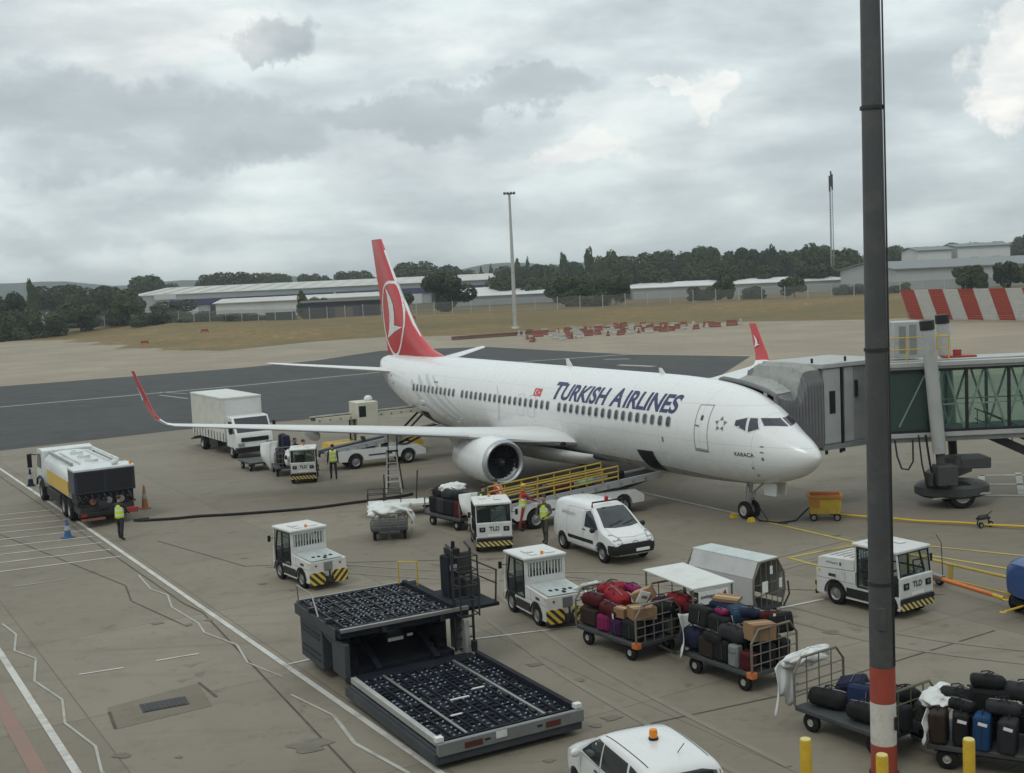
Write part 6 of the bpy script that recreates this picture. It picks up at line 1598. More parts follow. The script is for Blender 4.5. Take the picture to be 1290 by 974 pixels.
    # bridge platform
    b = MB(); b.span((-.02, 5.15, 1.36), (W_ + .02, 8.3, 1.56)); b.build('bridge_frame', M['deck_dark'], t, bevel=.02)
    b = MB(); b.span((-.05, 5.4, 1.30), (-.022, 8.3, 1.56)); b.build('bridge_side', M['loader_grey'], t)
    f, k = rollers(.12, W_ - .45, 5.25, 8.2, 1.562, 10, 16)
    f.build('bridge_roller_frame', M['black_paint'], t, smooth=0); k.build('bridge_roller_bed', M['roller'], t, smooth=50)
    b = MB(); b.span((0, 5.1, 1.52), (W_, 5.2, 1.60)); b.span((0, 8.22, 1.565), (W_, 8.3, 1.63)); b.build('bridge_lip', M['steel'], t)
    b = MB(); b.span((W_ - .42, 5.2, 1.565), (W_ - .3, 8.2, 1.68)); b.build('bridge_guide', M['deck_dark'], t)
    for y in (5.9, 7.1):
        b = MB(); b.span((-.08, y, 1.57), (.1, y + .12, 1.68)); b.build('pallet_stop', M['dark_steel'], t)
    # driver platform, console, ladder tower on the right
    b = MB(); b.span((W_ + .03, 5.3, 1.42), (W_ + .95, 7.3, 1.50)); b.build('driver_platform', M['deck_dark'], t)
    b = MB(); b.span((W_ + .02, 6.2, 1.502), (W_ + .30, 6.65, 2.60)); b.build('console_cabinet', M['deck_dark'], t, bevel=.03)
    b = MB(); b.span((W_ + .06, 6.19, 2.25), (W_ + .26, 6.198, 2.40)); b.span((W_ + .08, 6.188, 1.95), (W_ + .16, 6.198, 2.03)); b.build('instrument', M['lamp_glass'], t)
    b = MB(); b.span((W_ + .1, 6.2, 2.63), (W_ + .36, 6.6, 2.78)); b.cyl((W_ + .2, 6.3, 2.78), (W_ + .18, 6.25, 2.98), .03); b.cyl((W_ + .32, 6.5, 2.78), (W_ + .32, 6.5, 2.92), .05); b.build('control_levers', M['black_plastic'], t)
    b = MB(); b.span((W_ + .5, 6.2, 1.5), (W_ + .9, 6.65, 1.95)); b.box((W_ + .7, 6.7, 2.25), (.42, .1, .6), (rad(-8), 0, 0)); b.build('driver_seat', M['seat_black'], t, bevel=.03)
    b = MB()
    for x in (W_ - .34, W_ + .16):
        b.tube([(x, 5.22, .50), (x, 5.22, 3.0), (x, 5.5, 3.1)], .034, 6)
        b.tube([(x, 4.85, 1.4), (x, 4.85, 2.9)], .022, 6)
    for i in range(10): b.cyl((W_ - .34, 5.22, .55 + i * .25), (W_ + .16, 5.22, .55 + i * .25), .02, n=6)
    for i in range(5):
        z = 1.45 + i * .36; b.tube([(W_ - .34, 5.22, z), (W_ - .34, 4.85, z), (W_ + .16, 4.85, z), (W_ + .16, 5.22, z)], .018, 5)
    b.build('ladder', M['dark_steel'], t)
    b = MB(); b.tube([(W_ + .9, 5.4, 1.5), (W_ + .95, 5.4, 2.3), (W_ + .95, 7.2, 2.3), (W_ + .95, 7.2, 1.5)], .025, 6); b.tube([(W_ + .95, 5.4, 1.95), (W_ + .95, 7.2, 1.95)], .02, 6)
    b.tube([(W_ + .92, 7.25, 1.5), (W_ + .92, 7.25, 2.4), (W_ + .3, 7.25, 2.4), (W_ + .3, 7.25, 1.5)], .025, 6); b.build('hand_rail', M['dark_steel'], t)
    b = MB(); b.tube([(W_ - .1, 7.9, 1.56), (W_ - .1, 7.9, 2.2), (W_ - .5, 8.2, 2.2), (W_ - .5, 8.2, 1.56)], .022, 6); b.build('yellow_rail', M['yellow_deep'], t)
    b = MB(); b.tube([(.0, 8.1, 1.56), (-.02, 8.1, 2.05), (-.02, 7.0, 2.05), (-.02, 6.6, 1.57)], .02, 6); b.build('hand_rail', M['steel'], t)
    b = MB(); b.cyl((W_ + .05, 5.0, .5), (W_ + .05, 5.0, .75), .08); b.build('foot_roller', M['black_plastic'], t)
    return t
make_loader((-1.76, 22.75, 0), ang(.878, .478))

# ------------------------------------------------------------------ blue vehicle at the right edge, mostly out of view
t = thing('ground_power_unit', 'blue rounded machine cut off by the right edge of the photo', 'ground unit', (13.95, 31.2, 0), rad(20))
b = MB()
def gp(u, v):
    a = 2 * math.pi * u; x = -.95 + 2.4 * v; k = 1 - abs(2 * v - 1) ** 5 * .25
    return Vector((x, .72 * k * math.copysign(abs(math.cos(a)) ** .5, math.cos(a)), .98 + .58 * k * math.copysign(abs(math.sin(a)) ** .5, math.sin(a))))
b.grid(gp, 32, 14, True); n_ = len(b.v); b.f += [tuple(range(32))[::-1], tuple(range(n_ - 32, n_))]
b.build('casing', M['blue_paint'], t, smooth=60)
for x in (-.5, 1.0):
    for s in (1, -1): wheel(t, (x, s * .6, .28), .28, .18)
b = MB(); b.span((-.8, -.55, .26), (1.3, .55, .42)); b.build('chassis', M['black_paint'], t)
b = MB()
for i in range(7): b.span((-.2 + i * .12, -.735, .85), (-.14 + i * .12, -.715, 1.2))
b.build('louvre', M['black_plastic'], t)
b = MB(); b.cyl((-.9, 0, .34), (-1.5, 0, .28), .03, n=8); b.lathe([(.05, -.015), (.09, 0), (.05, .015)], Matrix.Translation((-1.56, 0, .28)), 12, closed=True); b.build('tow_bar', M['yellow'], t)
b = MB(); b.cyl((.9, .3, 1.5), (.9, .3, 1.85), .05, n=10); b.build('exhaust_pipe', M['steel'], t)
# ================================================================== BAGGAGE CARTS AND BAGS
P('cart_steel', (.17, .155, .13), .6, .3, var=.25, dirt=(.16, .09, .05), dirt_amt=.35, dscale=5)
P('cart_bed', (.045, .05, .053), .65, var=.25, dirt_amt=.4)
P('cart_green', (.10, .10, .05), .6, var=.2, dirt_amt=.3)
def rot2(v, a): return Vector((v[0] * math.cos(a) - v[1] * math.sin(a), v[0] * math.sin(a) + v[1] * math.cos(a)))
def make_cart(label, c, axis, L=2.4, W=1.45, H=1.45, bed=.48, ends=(1, 1), corner=None, lattice=3, legs=True, group='baggage carts on the stand', name='baggage_cart'):
    """flat cart, local x along its length, with barred hoops at the ends"""
    t = thing(name, label, 'baggage cart', (c[0], c[1], 0), ang(*axis), group)
    l, w = L / 2, W / 2
    b = MB(); b.span((-l, -w, bed - .10), (l, w, bed)); b.build('bed', M['cart_bed'], t, bevel=.015)
    b = MB(); b.span((-l + .1, -w + .2, bed - .2), (l - .1, -w + .28, bed - .102)); b.span((-l + .1, w - .28, bed - .2), (l - .1, w - .2, bed - .102)); b.build('chassis_frame', M['dark_steel'], t)
    for x in (-l + .35, l - .35):
        for s in (1, -1): wheel(t, (x, s * (w - .12), .20), .20, .12, rimcol='rim_white', rr=.4)
    b = MB(); b.cyl((l, 0, bed - .15), (l + .55, 0, bed - .22), .03, n=8); b.lathe([(.05, -.015), (.09, 0), (.05, .015)], Matrix.Translation((l + .62, 0, bed - .22)), 12, closed=True); b.build('tow_bar', M['dark_steel'], t)
    for s, k in ((-1, ends[0]), (1, ends[1])):
        if not k: continue
        x = s * l; h = bed + (H - bed) * k; c_ = .28 * k
        b = MB(); b.tube([(x, -w, bed), (x, -w, h - c_), (x, -w + c_ * .8, h), (x, w - c_ * .8, h), (x, w, h - c_), (x, w, bed)], .028, 8)
        for i in range(1, lattice + 1):
            y = -w + i * W / (lattice + 1); b.cyl((x, y, bed), (x, y, h), .014, n=6)
        nz = 4
        for i in range(1, nz):
            z = bed + (h - c_ - bed) * i / (nz - 1) - .04; b.cyl((x, -w, z), (x, w, z), .014, n=6)
        b.build('end_frame', M['cart_steel'] if (s, corner) != (1, 'green') else M['cart_green'], t)
    if corner == 'orange':
        b = MB(); b.span((l - .16, -w - .02, bed - .12), (l + .03, -w + .14, bed + .02)); b.build('corner_guard', M['orange'], t, bevel=.01)
    return t
def drape(name, label, pts_top, drop, parent_loc, seed, width=.0, flare=.15, m=None):
    """hanging cloth: a top line, falling with folds; one thing"""
    r = random.Random(seed); ph = r.uniform(0, 6)
    top = [Vector(p) for p in pts_top]; b = MB(); n = 26; nv = 12
    def fn(u, v):
        f = u * (len(top) - 1); i = min(int(f), len(top) - 2); p = top[i].lerp(top[i + 1], f - i)
        d = (top[-1] - top[0]); d.z = 0; d = d.normalized() if d.length > .01 else Vector((1, 0, 0)); nn = Vector((d.y, -d.x, 0))
        dr = drop * (1 + .22 * math.sin(u * 7 + ph)) * v
        out = (.045 * math.sin(u * 11 + ph + v) + .015 * math.sin(u * 29 + v * 3) + flare * math.sin(v * 2.6)) * (v ** .5)
        return p + nn * out + d * (.1 * math.sin(v * 3 + ph) * v) - Vector((0, 0, dr))
    b.grid(fn, n, nv)
    o = b.build(name, m or M['tarp_white'], smooth=60)
    o.modifiers.new('t', 'SOLIDIFY').thickness = .012
    return tag(o, label, 'tarpaulin', 'white tarpaulins on the baggage carts')
def bundle(label, c, size, rz, seed, m=None):
    """crumpled heap of tarpaulin"""
    r = random.Random(seed); b = MB(); ph = [r.uniform(0, 6) for _ in range(8)]
    def fn(u, v):
        a = 2 * math.pi * u; e = math.pi * (v - .5)
        k = 1 + .14 * math.sin(3 * a + ph[0]) * math.cos(e) + .08 * math.sin(5 * a + 4 * e + ph[1]) + .05 * math.sin(6 * e + ph[2] + 2 * a) + .025 * math.sin(11 * a + ph[3] - 5 * e) - .11 * abs(math.sin(2.5 * a + 2.2 * e + ph[4])) - .07 * abs(math.sin(4.5 * a - 3 * e + ph[5])) - .04 * abs(math.sin(8 * a + 5 * e + ph[6]))
        return Vector((size[0] * k * math.cos(a) * math.cos(e), size[1] * k * math.sin(a) * math.cos(e), size[2] * k * math.sin(e)))
    b.grid(fn, 72, 30, True)
    o = b.build('tarpaulin', m or M['tarp_white'], smooth=60); o.location = c; o.rotation_euler = (0, 0, rz)
    return tag(o, label, 'tarpaulin', 'white tarpaulins on the baggage carts')

TX = Vector((.56, -.83))                        # direction of the train of carts, towards the camera
RED_C, BAG_C, ROOF_C, CLOSED_C, LOW_C, END_C = (2.66, 30.05), (5.0, 27.5), (4.22, 29.95), (5.88, 32.55), (6.78, 23.6), (8.85, 21.95)
CA = {'red': (RED_C, TX), 'bag': (BAG_C, TX), 'roof': (ROOF_C, Vector((.44, -.9))), 'low': (LOW_C, TX), 'end': (END_C, Vector((.88, -.47)))}
make_cart('baggage cart heaped with red bags behind the barred tug', RED_C, TX, H=1.42, corner='orange', lattice=4)
make_cart('baggage cart heaped with dark suitcases and cartons, orange corner guard', BAG_C, TX, L=2.3, H=1.45, ends=(.0, 1), corner='orange', lattice=4)
make_cart('half empty baggage cart with two tall hoops left of the striped post', LOW_C, TX, L=2.3, W=1.5, H=1.45, ends=(1, .85), corner='green', lattice=3)
make_cart('baggage cart of dark suitcases in the bottom right corner', END_C, (.88, -.47), L=2.4, H=1.25, ends=(.6, 0), lattice=2)
# roofed cart
rt = make_cart('baggage cart with a flat white roof and a sign on its end', ROOF_C, (.44, -.9), L=2.1, W=1.25, H=1.45, ends=(1, 1), corner='green', lattice=2)
b = MB(); b.prism([(-1.12, -.62, 1.80), (1.12, -.62, 1.76), (1.12, .62, 1.76), (-1.12, .62, 1.80)], (0, 0, .045)); b.build('roof', M['pale_panel'], rt, bevel=.01)
b = MB()
for x in (-1.05, 1.05):
    for y in (-.58, .58): b.cyl((x, y, .48), (x, y, 1.775), .025, n=8)
b.build('roof_post', M['cart_steel'], rt)
b = MB(); b.span((1.10, -.45, 1.36), (1.12, .42, 1.68)); sg = b.build('sign_board', M['plate_white'], rt)
flat_text('sign_lettering', 'swissport', .56, .13, side_matrix((1.122, -.12, 1.54), (0, 1, 0), (0, 0, 1)), M['letter_dark'], sg, bold=.02)
b = MB(); b.span((1.121, .20, 1.38), (1.126, .40, 1.47)); b.build('sign_band', M['red_deep'], sg)
b = MB(); b.prism([(1.121, .24, 1.50), (1.121, .38, 1.52), (1.121, .34, 1.65), (1.121, .27, 1.59)], (.004, 0, 0)); b.build('sign_emblem', M['red_deep'], sg)
# closed cart with octagonal ends and pale covers
ct = thing('baggage_cart', 'tall closed baggage cart with pale side covers and an open barred end', 'baggage cart', (CLOSED_C[0], CLOSED_C[1], 0), ang(.60, -.80), 'baggage carts on the stand')
l, w = 1.22, .60
b = MB(); b.span((-l, -w + .1, .36), (l, w - .1, .46)); b.build('bed', M['cart_bed'], ct)
oc = [(-w + .1, .46), (-w - .02, .8), (-w, 1.28), (-.34, 1.70), (.34, 1.70), (w, 1.28), (w + .02, .8), (w - .1, .46)]
for x in (-l, l):
    b = MB(); b.tube([(x, y, z) for y, z in oc], .03, 8)
    for y in (-.32, -.11, .11, .32): b.cyl((x, y, .46), (x, y, 1.69), .013, n=6)
    for z in (.8, 1.1): b.cyl((x, -w, z), (x, w, z), .013, n=6)
    b.build('end_frame', M['cart_steel'], ct)
b = MB(); b.prism([(-l, -.38, 1.71), (l, -.38, 1.71), (l, .38, 1.71), (-l, .38, 1.71)], (0, 0, .03)); b.build('roof', mat('cart_roof', (.45, .50, .49), .5, var=.08, dirt_amt=.3), ct)
P('cover_grey', (.44, .44, .43), .7, var=.08, bump=.2, bscale=5, dirt_amt=.3)
for s in (1, -1):
    b = MB(); b.prism([(-l + .05, s * .44, 1.66), (l - .04, s * .44, 1.66), (l - .04, s * (w + .02), 1.25), (l - .04, s * (w + .02), .56), (-l + .05, s * (w + .02), .56), (-l + .05, s * (w + .02), 1.25)][:0] or [(-l + .05, s * (w - .02), .56), (l - .04, s * (w - .02), .56), (l - .04, s * (w - .02), 1.27), (-l + .05, s * (w - .02), 1.27)], (0, s * .03, 0))
    b.prism([(-l + .05, s * (w - .02), 1.272), (l - .04, s * (w - .02), 1.272), (l - .04, s * .36, 1.695), (-l + .05, s * .36, 1.695)], (0, s * .02, .02))
    b.build('side_cover', M['cover_grey'], ct)
b = MB(); b.span((-l + .04, -.55, .5), (-l + .06, .55, 1.5)); b.build('inner_cover', M['cart_steel'], ct)
for y, z, wd, h in ((-.2, .92, .22, .30), (.06, 1.38, .10, .22), (.42, .95, .11, .26)):
    b = MB(); b.span((l + .032, y - wd / 2, z - .05), (l + .042, y + wd / 2, z - .05 + h)); b.build('placard', M['plate_white'], ct)
b = MB(); b.cyl((l, 0, .36), (l + .3, 0, .36), .03, n=8); b.tube([(l + .1, .45, .4), (l + .14, .64, .7), (l + .1, .64, 1.05)], .025, 6); b.build('tow_bar', M['dark_steel'], ct)
for x in (-l + .35, l - .35):
    for s in (1, -1): wheel(ct, (x, s * .45, .18), .18, .12, rimcol='rim_white', rr=.5)
# carts further off
make_cart('small baggage cart hung with a white tarpaulin, standing alone end on', (-4.85, 44.9), (.08, -1), L=1.9, W=1.35, H=1.05, group='baggage carts on the stand')
make_cart('baggage cart loaded with black bags left of the facing white tug', (-2.35, 46.35), (.62, -.78), L=2.3, H=1.35)
make_cart('baggage cart with tall navy luggage behind the distant tug', (-11.75, 61.55), (.3, -.95), L=2.3, H=1.5)
make_cart('empty baggage cart in front of the box truck cab', (-13.7, 63.6), (.5, -.86), L=2.0, H=1.1, ends=(0, 0))
# tarpaulins
def cl(cart, x, y, z):
    c, a = CA[cart]; a = a.normalized(); return Vector((c[0] + a.x * x - a.y * y, c[1] + a.y * x + a.x * y, z))
drape('tarpaulin', 'white tarpaulin hanging off the left end of the dark suitcase cart', [cl('bag', -1.12, -.85, 1.42), cl('bag', -1.3, -.5, 1.3), cl('bag', -1.35, .2, 1.25)], .85, None, 3)
drape('tarpaulin', 'white tarpaulin draped over the left hoop of the half empty cart', [cl('low', -1.50, -.95, 1.22), cl('low', -1.56, -.75, 1.30), cl('low', -1.6, -.5, 1.34), cl('low', -1.6, -.3, 1.34)], .85, None, 7, flare=.10)
bundle('white tarpaulin bunched along the left hoop of the half empty cart', cl('low', -1.42, .0, 1.30), (.22, .78, .19), ang(*TX), 4)
drape('tarpaulin', 'white tarpaulin hanging from the frame of the corner cart', [cl('end', -1.25, -.95, .95), cl('end', -1.25, -.3, 1.05), cl('end', -1.25, .5, 1.0)], .38, None, 9, flare=.1)
bundle('white tarpaulin bundled along the top of the corner cart', cl('end', -1.05, .1, 1.14), (.40, .70, .15), ang(.88, -.47), 12)
bundle('small white tarpaulin end behind the black holdall of the corner cart', cl('end', .15, .7, 1.28), (.2, .14, .09), .3, 13)
bundle('white tarpaulin over the hoop beside the red bags next to the tug', cl('red', -1.25, -.2, 1.40), (.06, .5, .10), ang(*TX), 14)
bundle('white tarpaulin gathered over the small lone cart', (-4.85, 44.6, 1.06), (.92, .66, .30), .1, 21)
drape('tarpaulin', 'white tarpaulin hanging down the right side of the small lone cart', [(-4.1, 43.9, 1.15), (-4.1, 44.6, 1.15), (-4.15, 45.3, 1.1)], .75, None, 22, flare=.25)
bundle('white cloth lying on top of the cart of black bags', (-2.45, 46.6, 1.45), (.6, .4, .22), .4, 23)
drape('tarpaulin', 'white tarpaulin hanging at the near end of the cart of black bags', [(-2.2, 45.0, 1.45), (-1.75, 45.0, 1.5), (-1.5, 45.3, 1.45)], 1.0, None, 24, flare=.3)
bundle('white tarpaulin slung beside the navy luggage behind the distant tug', (-11.3, 60.55, .95), (.45, .4, .45), .4, 25)
drape('tarpaulin', 'white tarpaulin hanging from the far cart near the box truck', [(-13.2, 62.3, 1.5), (-12.7, 62.2, 1.6), (-12.3, 62.4, 1.6)], 1.25, None, 26, flare=.3)

# ------------------------------------------------------------------ bags
COL = {'black': (.016, .016, .017), 'charcoal': (.035, .036, .04), 'navy': (.016, .02, .05), 'red': (.30, .015, .025), 'dark red': (.09, .01, .014), 'bright blue': (.016, .065, .17), 'teal': (.015, .05, .09), 'purple': (.05, .015, .07), 'magenta': (.26, .015, .10), 'silver': (.25, .27, .27), 'brown': (.045, .03, .022), 'green': (.05, .10, .06), 'mint': (.25, .45, .30), 'blue': (.014, .028, .085), 'grey': (.11, .115, .12)}
for k, c in COL.items(): M['bag_' + k] = mat('bag_' + k.replace(' ', '_'), tuple(v * .72 for v in c), .72, var=.3, scale=9, bump=.15, bscale=60, spec=.22)
P('carton', (.24, .14, .068), .85, var=.12, dirt_amt=.2); P('tape', (.45, .36, .22), .3); P('tag_white', (.72, .73, .72), .6)
def hard_mesh(m):
    b = MB(); b.span((-.36, -.23, -.13), (.36, .23, .13)); return b.mesh('suitcase', m, 35)
def hash_label(s): return sum((i + 1) * ord(c) for i, c in enumerate(s))
def bag(kind, colour, loc, rot, size, label, group='bags on the carts', withtag=False):
    """suitcase, holdall or carton; local x length, y width, z thickness"""
    lx, ly, lz = size; jr = random.Random(hash_label(label)); pocket = jr.random() < .5
    rot = (rot[0] + jr.uniform(-.05, .05), rot[1] + jr.uniform(-.05, .05), rot[2] + jr.uniform(-.09, .09))
    m = M['carton'] if kind == 'carton' else M['bag_' + colour]
    b = MB()
    if kind == 'suitcase':
        b.span((-lx / 2, -ly / 2, -lz / 2), (lx / 2, ly / 2, lz / 2))
        o = b.build('suitcase', m, bevel=min(lz, ly) * .22, seg=3)
        k = MB()
        if pocket:
            k.span((-lx * .42, -ly * .40, lz / 2 - .01), (lx * .12, ly * .40, lz / 2 + .028)); k.build('pocket', m, o, bevel=.02)
            k = MB(); k.span((lx * .16, -ly * .38, lz / 2 - .01), (lx * .44, ly * .38, lz / 2 + .022)); k.build('pocket', m, o, bevel=.018)
            k = MB(); k.span((lx * .105, -ly * .34, lz / 2 + .026), (lx * .118, ly * .34, lz / 2 + .031)); k.build('pocket_zip', M['rim_grey'], o)
        else:
            for i in range(5): k.span((-lx * .40, -ly * .36 + i * ly * .18 - .008, lz / 2 - .004), (lx * .40, -ly * .36 + i * ly * .18 + .008, lz / 2 + .008))
            k.build('shell_ribs', m, o)
        k = MB(); k.tube([(lx / 2 - .01, -.10, 0), (lx / 2 + .05, -.09, 0), (lx / 2 + .05, .09, 0), (lx / 2 - .01, .10, 0)], .012, 6); k.tube([(-.10, ly / 2 - .01, 0), (-.09, ly / 2 + .04, 0), (.09, ly / 2 + .04, 0), (.10, ly / 2 - .01, 0)], .012, 6); k.build('handle', M['black_plastic'], o)
        for s in (1, -1):
            k = MB(); k.cyl((-lx / 2 - .02, s * ly * .36, -lz * .35), (-lx / 2 - .02, s * ly * .36 + .025, -lz * .35), .03, n=10); k.build('caster', M['black_plastic'], o)
        k = MB(); k.span((-lx * .49, -ly / 2 - .003, -.006), (lx * .49, -ly / 2 + .002, .006)); k.build('zip', M['black_plastic'], o)
    elif kind == 'holdall':
        def fn(u, v):
            a = 2 * math.pi * u; x = (v - .5) * lx; e = (1 - abs(2 * v - 1) ** 6) ** .4 if 0 < v < 1 else .55
            w = .04 * math.sin(9 * v + a * 2)
            return Vector((x, ly / 2 * (e + w) * math.copysign(abs(math.cos(a)) ** .8, math.cos(a)), lz / 2 * (e + w) * math.copysign(abs(math.sin(a)) ** .7, math.sin(a))))
        b.grid(fn, 24, 13, True); n_ = len(b.v); b.f += [tuple(range(24))[::-1], tuple(range(n_ - 24, n_))]
        o = b.build('holdall', m, smooth=50)
        for s in (1, -1):
            k = MB(); k.tube([(-lx * .18, s * ly * .46, 0), (-lx * .17, s * ly * .3, lz * .52), (0, s * ly * .12, lz * .68), (lx * .17, s * ly * .3, lz * .52), (lx * .18, s * ly * .46, 0)], .013, 6); k.build('handle', M['black_plastic'], o)
        k = MB(); k.tube([(-lx * .42, 0, lz * .49), (0, 0, lz * .53), (lx * .42, 0, lz * .49)], .008, 5); k.build('zip', M['rim_grey'], o)
    else:
        b.span((-lx / 2, -ly / 2, -lz / 2), (lx / 2, ly / 2, lz / 2)); o = b.build('carton', m, bevel=.006)
        k = MB(); k.span((-lx / 2 - .001, -.03, lz / 2), (lx / 2 + .001, .03, lz / 2 + .003)); k.build('tape', M['tape'], o)
    if withtag:
        k = MB(); k.box((lx * .3, -ly / 2 - .012, -.02), (.06, .006, .16), (.1, .2, 0)); k.build('paper_tag', M['tag_white'], o)
    o.location = loc; o.rotation_euler = rot
    return tag(o, label, {'suitcase': 'suitcase', 'holdall': 'holdall', 'carton': 'carton'}[kind], group)
def on(cart, kind, colour, x, y, z, size, label, rot=(0, 0, 0), withtag=False):
    """put a bag on a cart: x, y in the cart's own axes, z above the ground (bag centre)"""
    c, a = CA[cart]; p = cl(cart, x, y, z)
    E_ = Euler(rot).to_matrix(); Z_ = Matrix.Rotation(ang(*a), 3, 'Z')
    return bag(kind, colour, p, (Z_ @ E_).to_euler(), size, label, withtag=withtag)
UP = (0, rad(-90), 0)      # stood on its wheels, broad side along y
UPX = (rad(90), 0, 0)      # stood on its long edge, broad side facing the open side of the cart
UPR = (rad(90), 0, rad(90))
S1, S2, S3 = (.68, .44, .27), (.56, .38, .23), (.74, .48, .30)
# ---- red cart
on('red', 'suitcase', 'brown', -.88, -.48, .72, S1, 'brown suitcase on the bed of the red bag cart, by the tug end hoop', UPX)
on('red', 'suitcase', 'black', -.90, .05, .72, S1, 'black suitcase behind the brown one on the red bag cart', UPX)
on('red', 'suitcase', 'magenta', -.22, -.52, .70, (.46, .42, .24), 'magenta suitcase low on the open side of the red bag cart', UPX, True)
on('red', 'suitcase', 'purple', .28, -.52, .70, (.44, .42, .24), 'purple suitcase right of the magenta one on the red bag cart', UPX)
on('red', 'suitcase', 'black', .82, -.50, .74, (.58, .50, .28), 'black suitcase at the front corner of the red bag cart', UPX)
on('red', 'suitcase', 'charcoal', -.1, .05, .73, S3, 'charcoal suitcase in the middle of the red bag cart bed', UPX)
on('red', 'suitcase', 'navy', .75, .02, .74, S3, 'navy suitcase behind the barred end of the red bag cart', UPX, True)
on('red', 'suitcase', 'grey', .85, .52, .70, (.6, .42, .26), 'grey suitcase behind the right bars of the red bag cart', UPX)
on('red', 'suitcase', 'black', -.5, .52, .72, S1, 'black suitcase along the far side of the red bag cart', UPX)
on('red', 'holdall', 'dark red', -.82, -.38, 1.15, (.7, .42, .36), 'dark red holdall above the brown suitcase on the red bag cart', (0, 0, .3))
on('red', 'holdall', 'red', -.80, .18, 1.32, (.78, .44, .38), 'red holdall at the hoop end on top of the red bag cart', (.1, -.1, .6), True)
on('red', 'holdall', 'red', -.18, -.15, 1.30, (.86, .50, .40), 'large red holdall lying across the top of the red bag cart', (.15, .12, -.3))
on('red', 'holdall', 'dark red', .02, -.46, 1.08, (.8, .42, .34), 'dark red holdall hanging over the open side of the red bag cart', (.2, .1, .1), True)
on('red', 'carton', 'brown', .42, .22, 1.40, (.52, .36, .30), 'brown carton perched on top of the red bag cart', (.1, -.45, .5))
on('red', 'carton', 'brown', .92, -.28, 1.16, (.62, .46, .30), 'wide brown carton on the front corner of the red bag cart', (0, .05, 1.2))
on('red', 'carton', 'brown', .42, -.50, 1.10, (.34, .26, .24), 'small brown carton beside the paper sheet on the red bag cart', (.1, 0, .2))
on('red', 'holdall', 'black', .88, .42, 1.12, (.7, .4, .36), 'black holdall at the right hand bars of the red bag cart', (0, 0, .4))
on('red', 'holdall', 'magenta', -.35, .48, 1.38, (.6, .3, .22), 'magenta holdall at the back of the red bag heap', (0, .1, .1))
b = MB(); b.box((0, 0, 0), (.30, .02, .34)); o = b.build('paper_parcel', M['tag_white'], bevel=.006); o.location = cl('red', .66, .0, 1.42); o.rotation_euler = (.3, .35, .4); tag(o, 'white flat parcel standing on top of the red bag cart', 'parcel')
k = MB(); k.box((.02, -.012, .02), (.16, .004, .08)); k.build('address_label', M['rim_grey'], o)
# ---- bags under the roofed cart
on('roof', 'suitcase', 'purple', -.85, -.28, .78, S1, 'purple suitcase at the far end under the flat white roof', UP)
on('roof', 'suitcase', 'navy', -.45, -.30, .78, S1, 'navy suitcase under the flat white roof, next to the purple one', UP)
on('roof', 'holdall', 'red', .05, -.3, 1.25, (.8, .4, .34), 'red holdall under the flat white roof', (0, 0, .1))
on('roof', 'holdall', 'dark red', .65, -.2, 1.15, (.7, .4, .34), 'dark red holdall under the roof, by the sign end', (0, 0, .4))
on('roof', 'suitcase', 'black', .2, -.28, .74, S3, 'black suitcase under the roof below the red holdall', UPX)
on('roof', 'suitcase', 'charcoal', .78, .2, .76, S1, 'charcoal suitcase under the roof behind the sign', UPX)
on('roof', 'suitcase', 'black', -.3, .3, .74, S3, 'black suitcase along the far side under the flat white roof', UPX)
# ---- dark suitcase cart
on('bag', 'holdall', 'navy', -.98, -.48, .80, (.62, .46, .52), 'round navy holdall low at the tarpaulin end of the dark suitcase cart', (0, 0, .2))
on('bag', 'suitcase', 'brown', -.40, -.55, .72, (.52, .46, .26), 'brown suitcase at the open side of the dark suitcase cart', UPX)
on('bag', 'suitcase', 'black', .10, -.52, .76, (.44, .54, .30), 'black suitcase right of the brown one on the dark suitcase cart', UPX)
on('bag', 'suitcase', 'silver', .52, -.60, .74, (.52, .30, .20), 'silver ribbed suitcase standing at the open side of the dark suitcase cart', (0, rad(-90), rad(90)))
on('bag', 'suitcase', 'dark red', .88, -.55, .70, (.34, .42, .26), 'dark red suitcase beside the orange corner guard', UPX)
on('bag', 'suitcase', 'black', .85, -.05, .76, (.56, .54, .3), 'black suitcase behind the barred end of the dark suitcase cart', UPX)
on('bag', 'suitcase', 'charcoal', .8, .45, .76, (.6, .54, .3), 'charcoal suitcase at the far corner of the barred end', UPX, True)
on('bag', 'suitcase', 'black', -.2, .0, .76, S3, 'black suitcase in the centre of the dark suitcase cart bed', UPX)
on('bag', 'suitcase', 'navy', -.9, .15, .74, S1, 'navy suitcase hidden behind the round holdall', UPX)
on('bag', 'suitcase', 'black', -.3, .5, .76, S3, 'black suitcase on the far side of the dark suitcase cart', UPX)
on('bag', 'suitcase', 'black', -.75, -.42, 1.36, (.66, .46, .30), 'black suitcase with a pale handle tag on top beside the hanging tarpaulin', (rad(80), 0, .1), True)
on('bag', 'suitcase', 'black', -.10, -.42, 1.30, (.62, .42, .30), 'black suitcase in the upper row below the teal suitcase', (rad(85), 0, 0))
on('bag', 'holdall', 'charcoal', .35, -.45, 1.20, (.72, .42, .38), 'charcoal holdall in the upper row above the silver suitcase', (0, .1, .2))
on('bag', 'suitcase', 'blue', -.55, .12, 1.55, (.62, .42, .22), 'blue suitcase under the flat carton on top of the dark suitcase cart', (.1, .05, .3))
on('bag', 'carton', 'brown', -.50, .18, 1.72, (.62, .40, .08), 'flat carton lying on top of the dark suitcase cart', (.05, .04, .5))
on('bag', 'suitcase', 'teal', .18, -.12, 1.55, (.60, .42, .26), 'teal suitcase with white tags on top of the dark suitcase cart', (.15, .1, -.4), True)
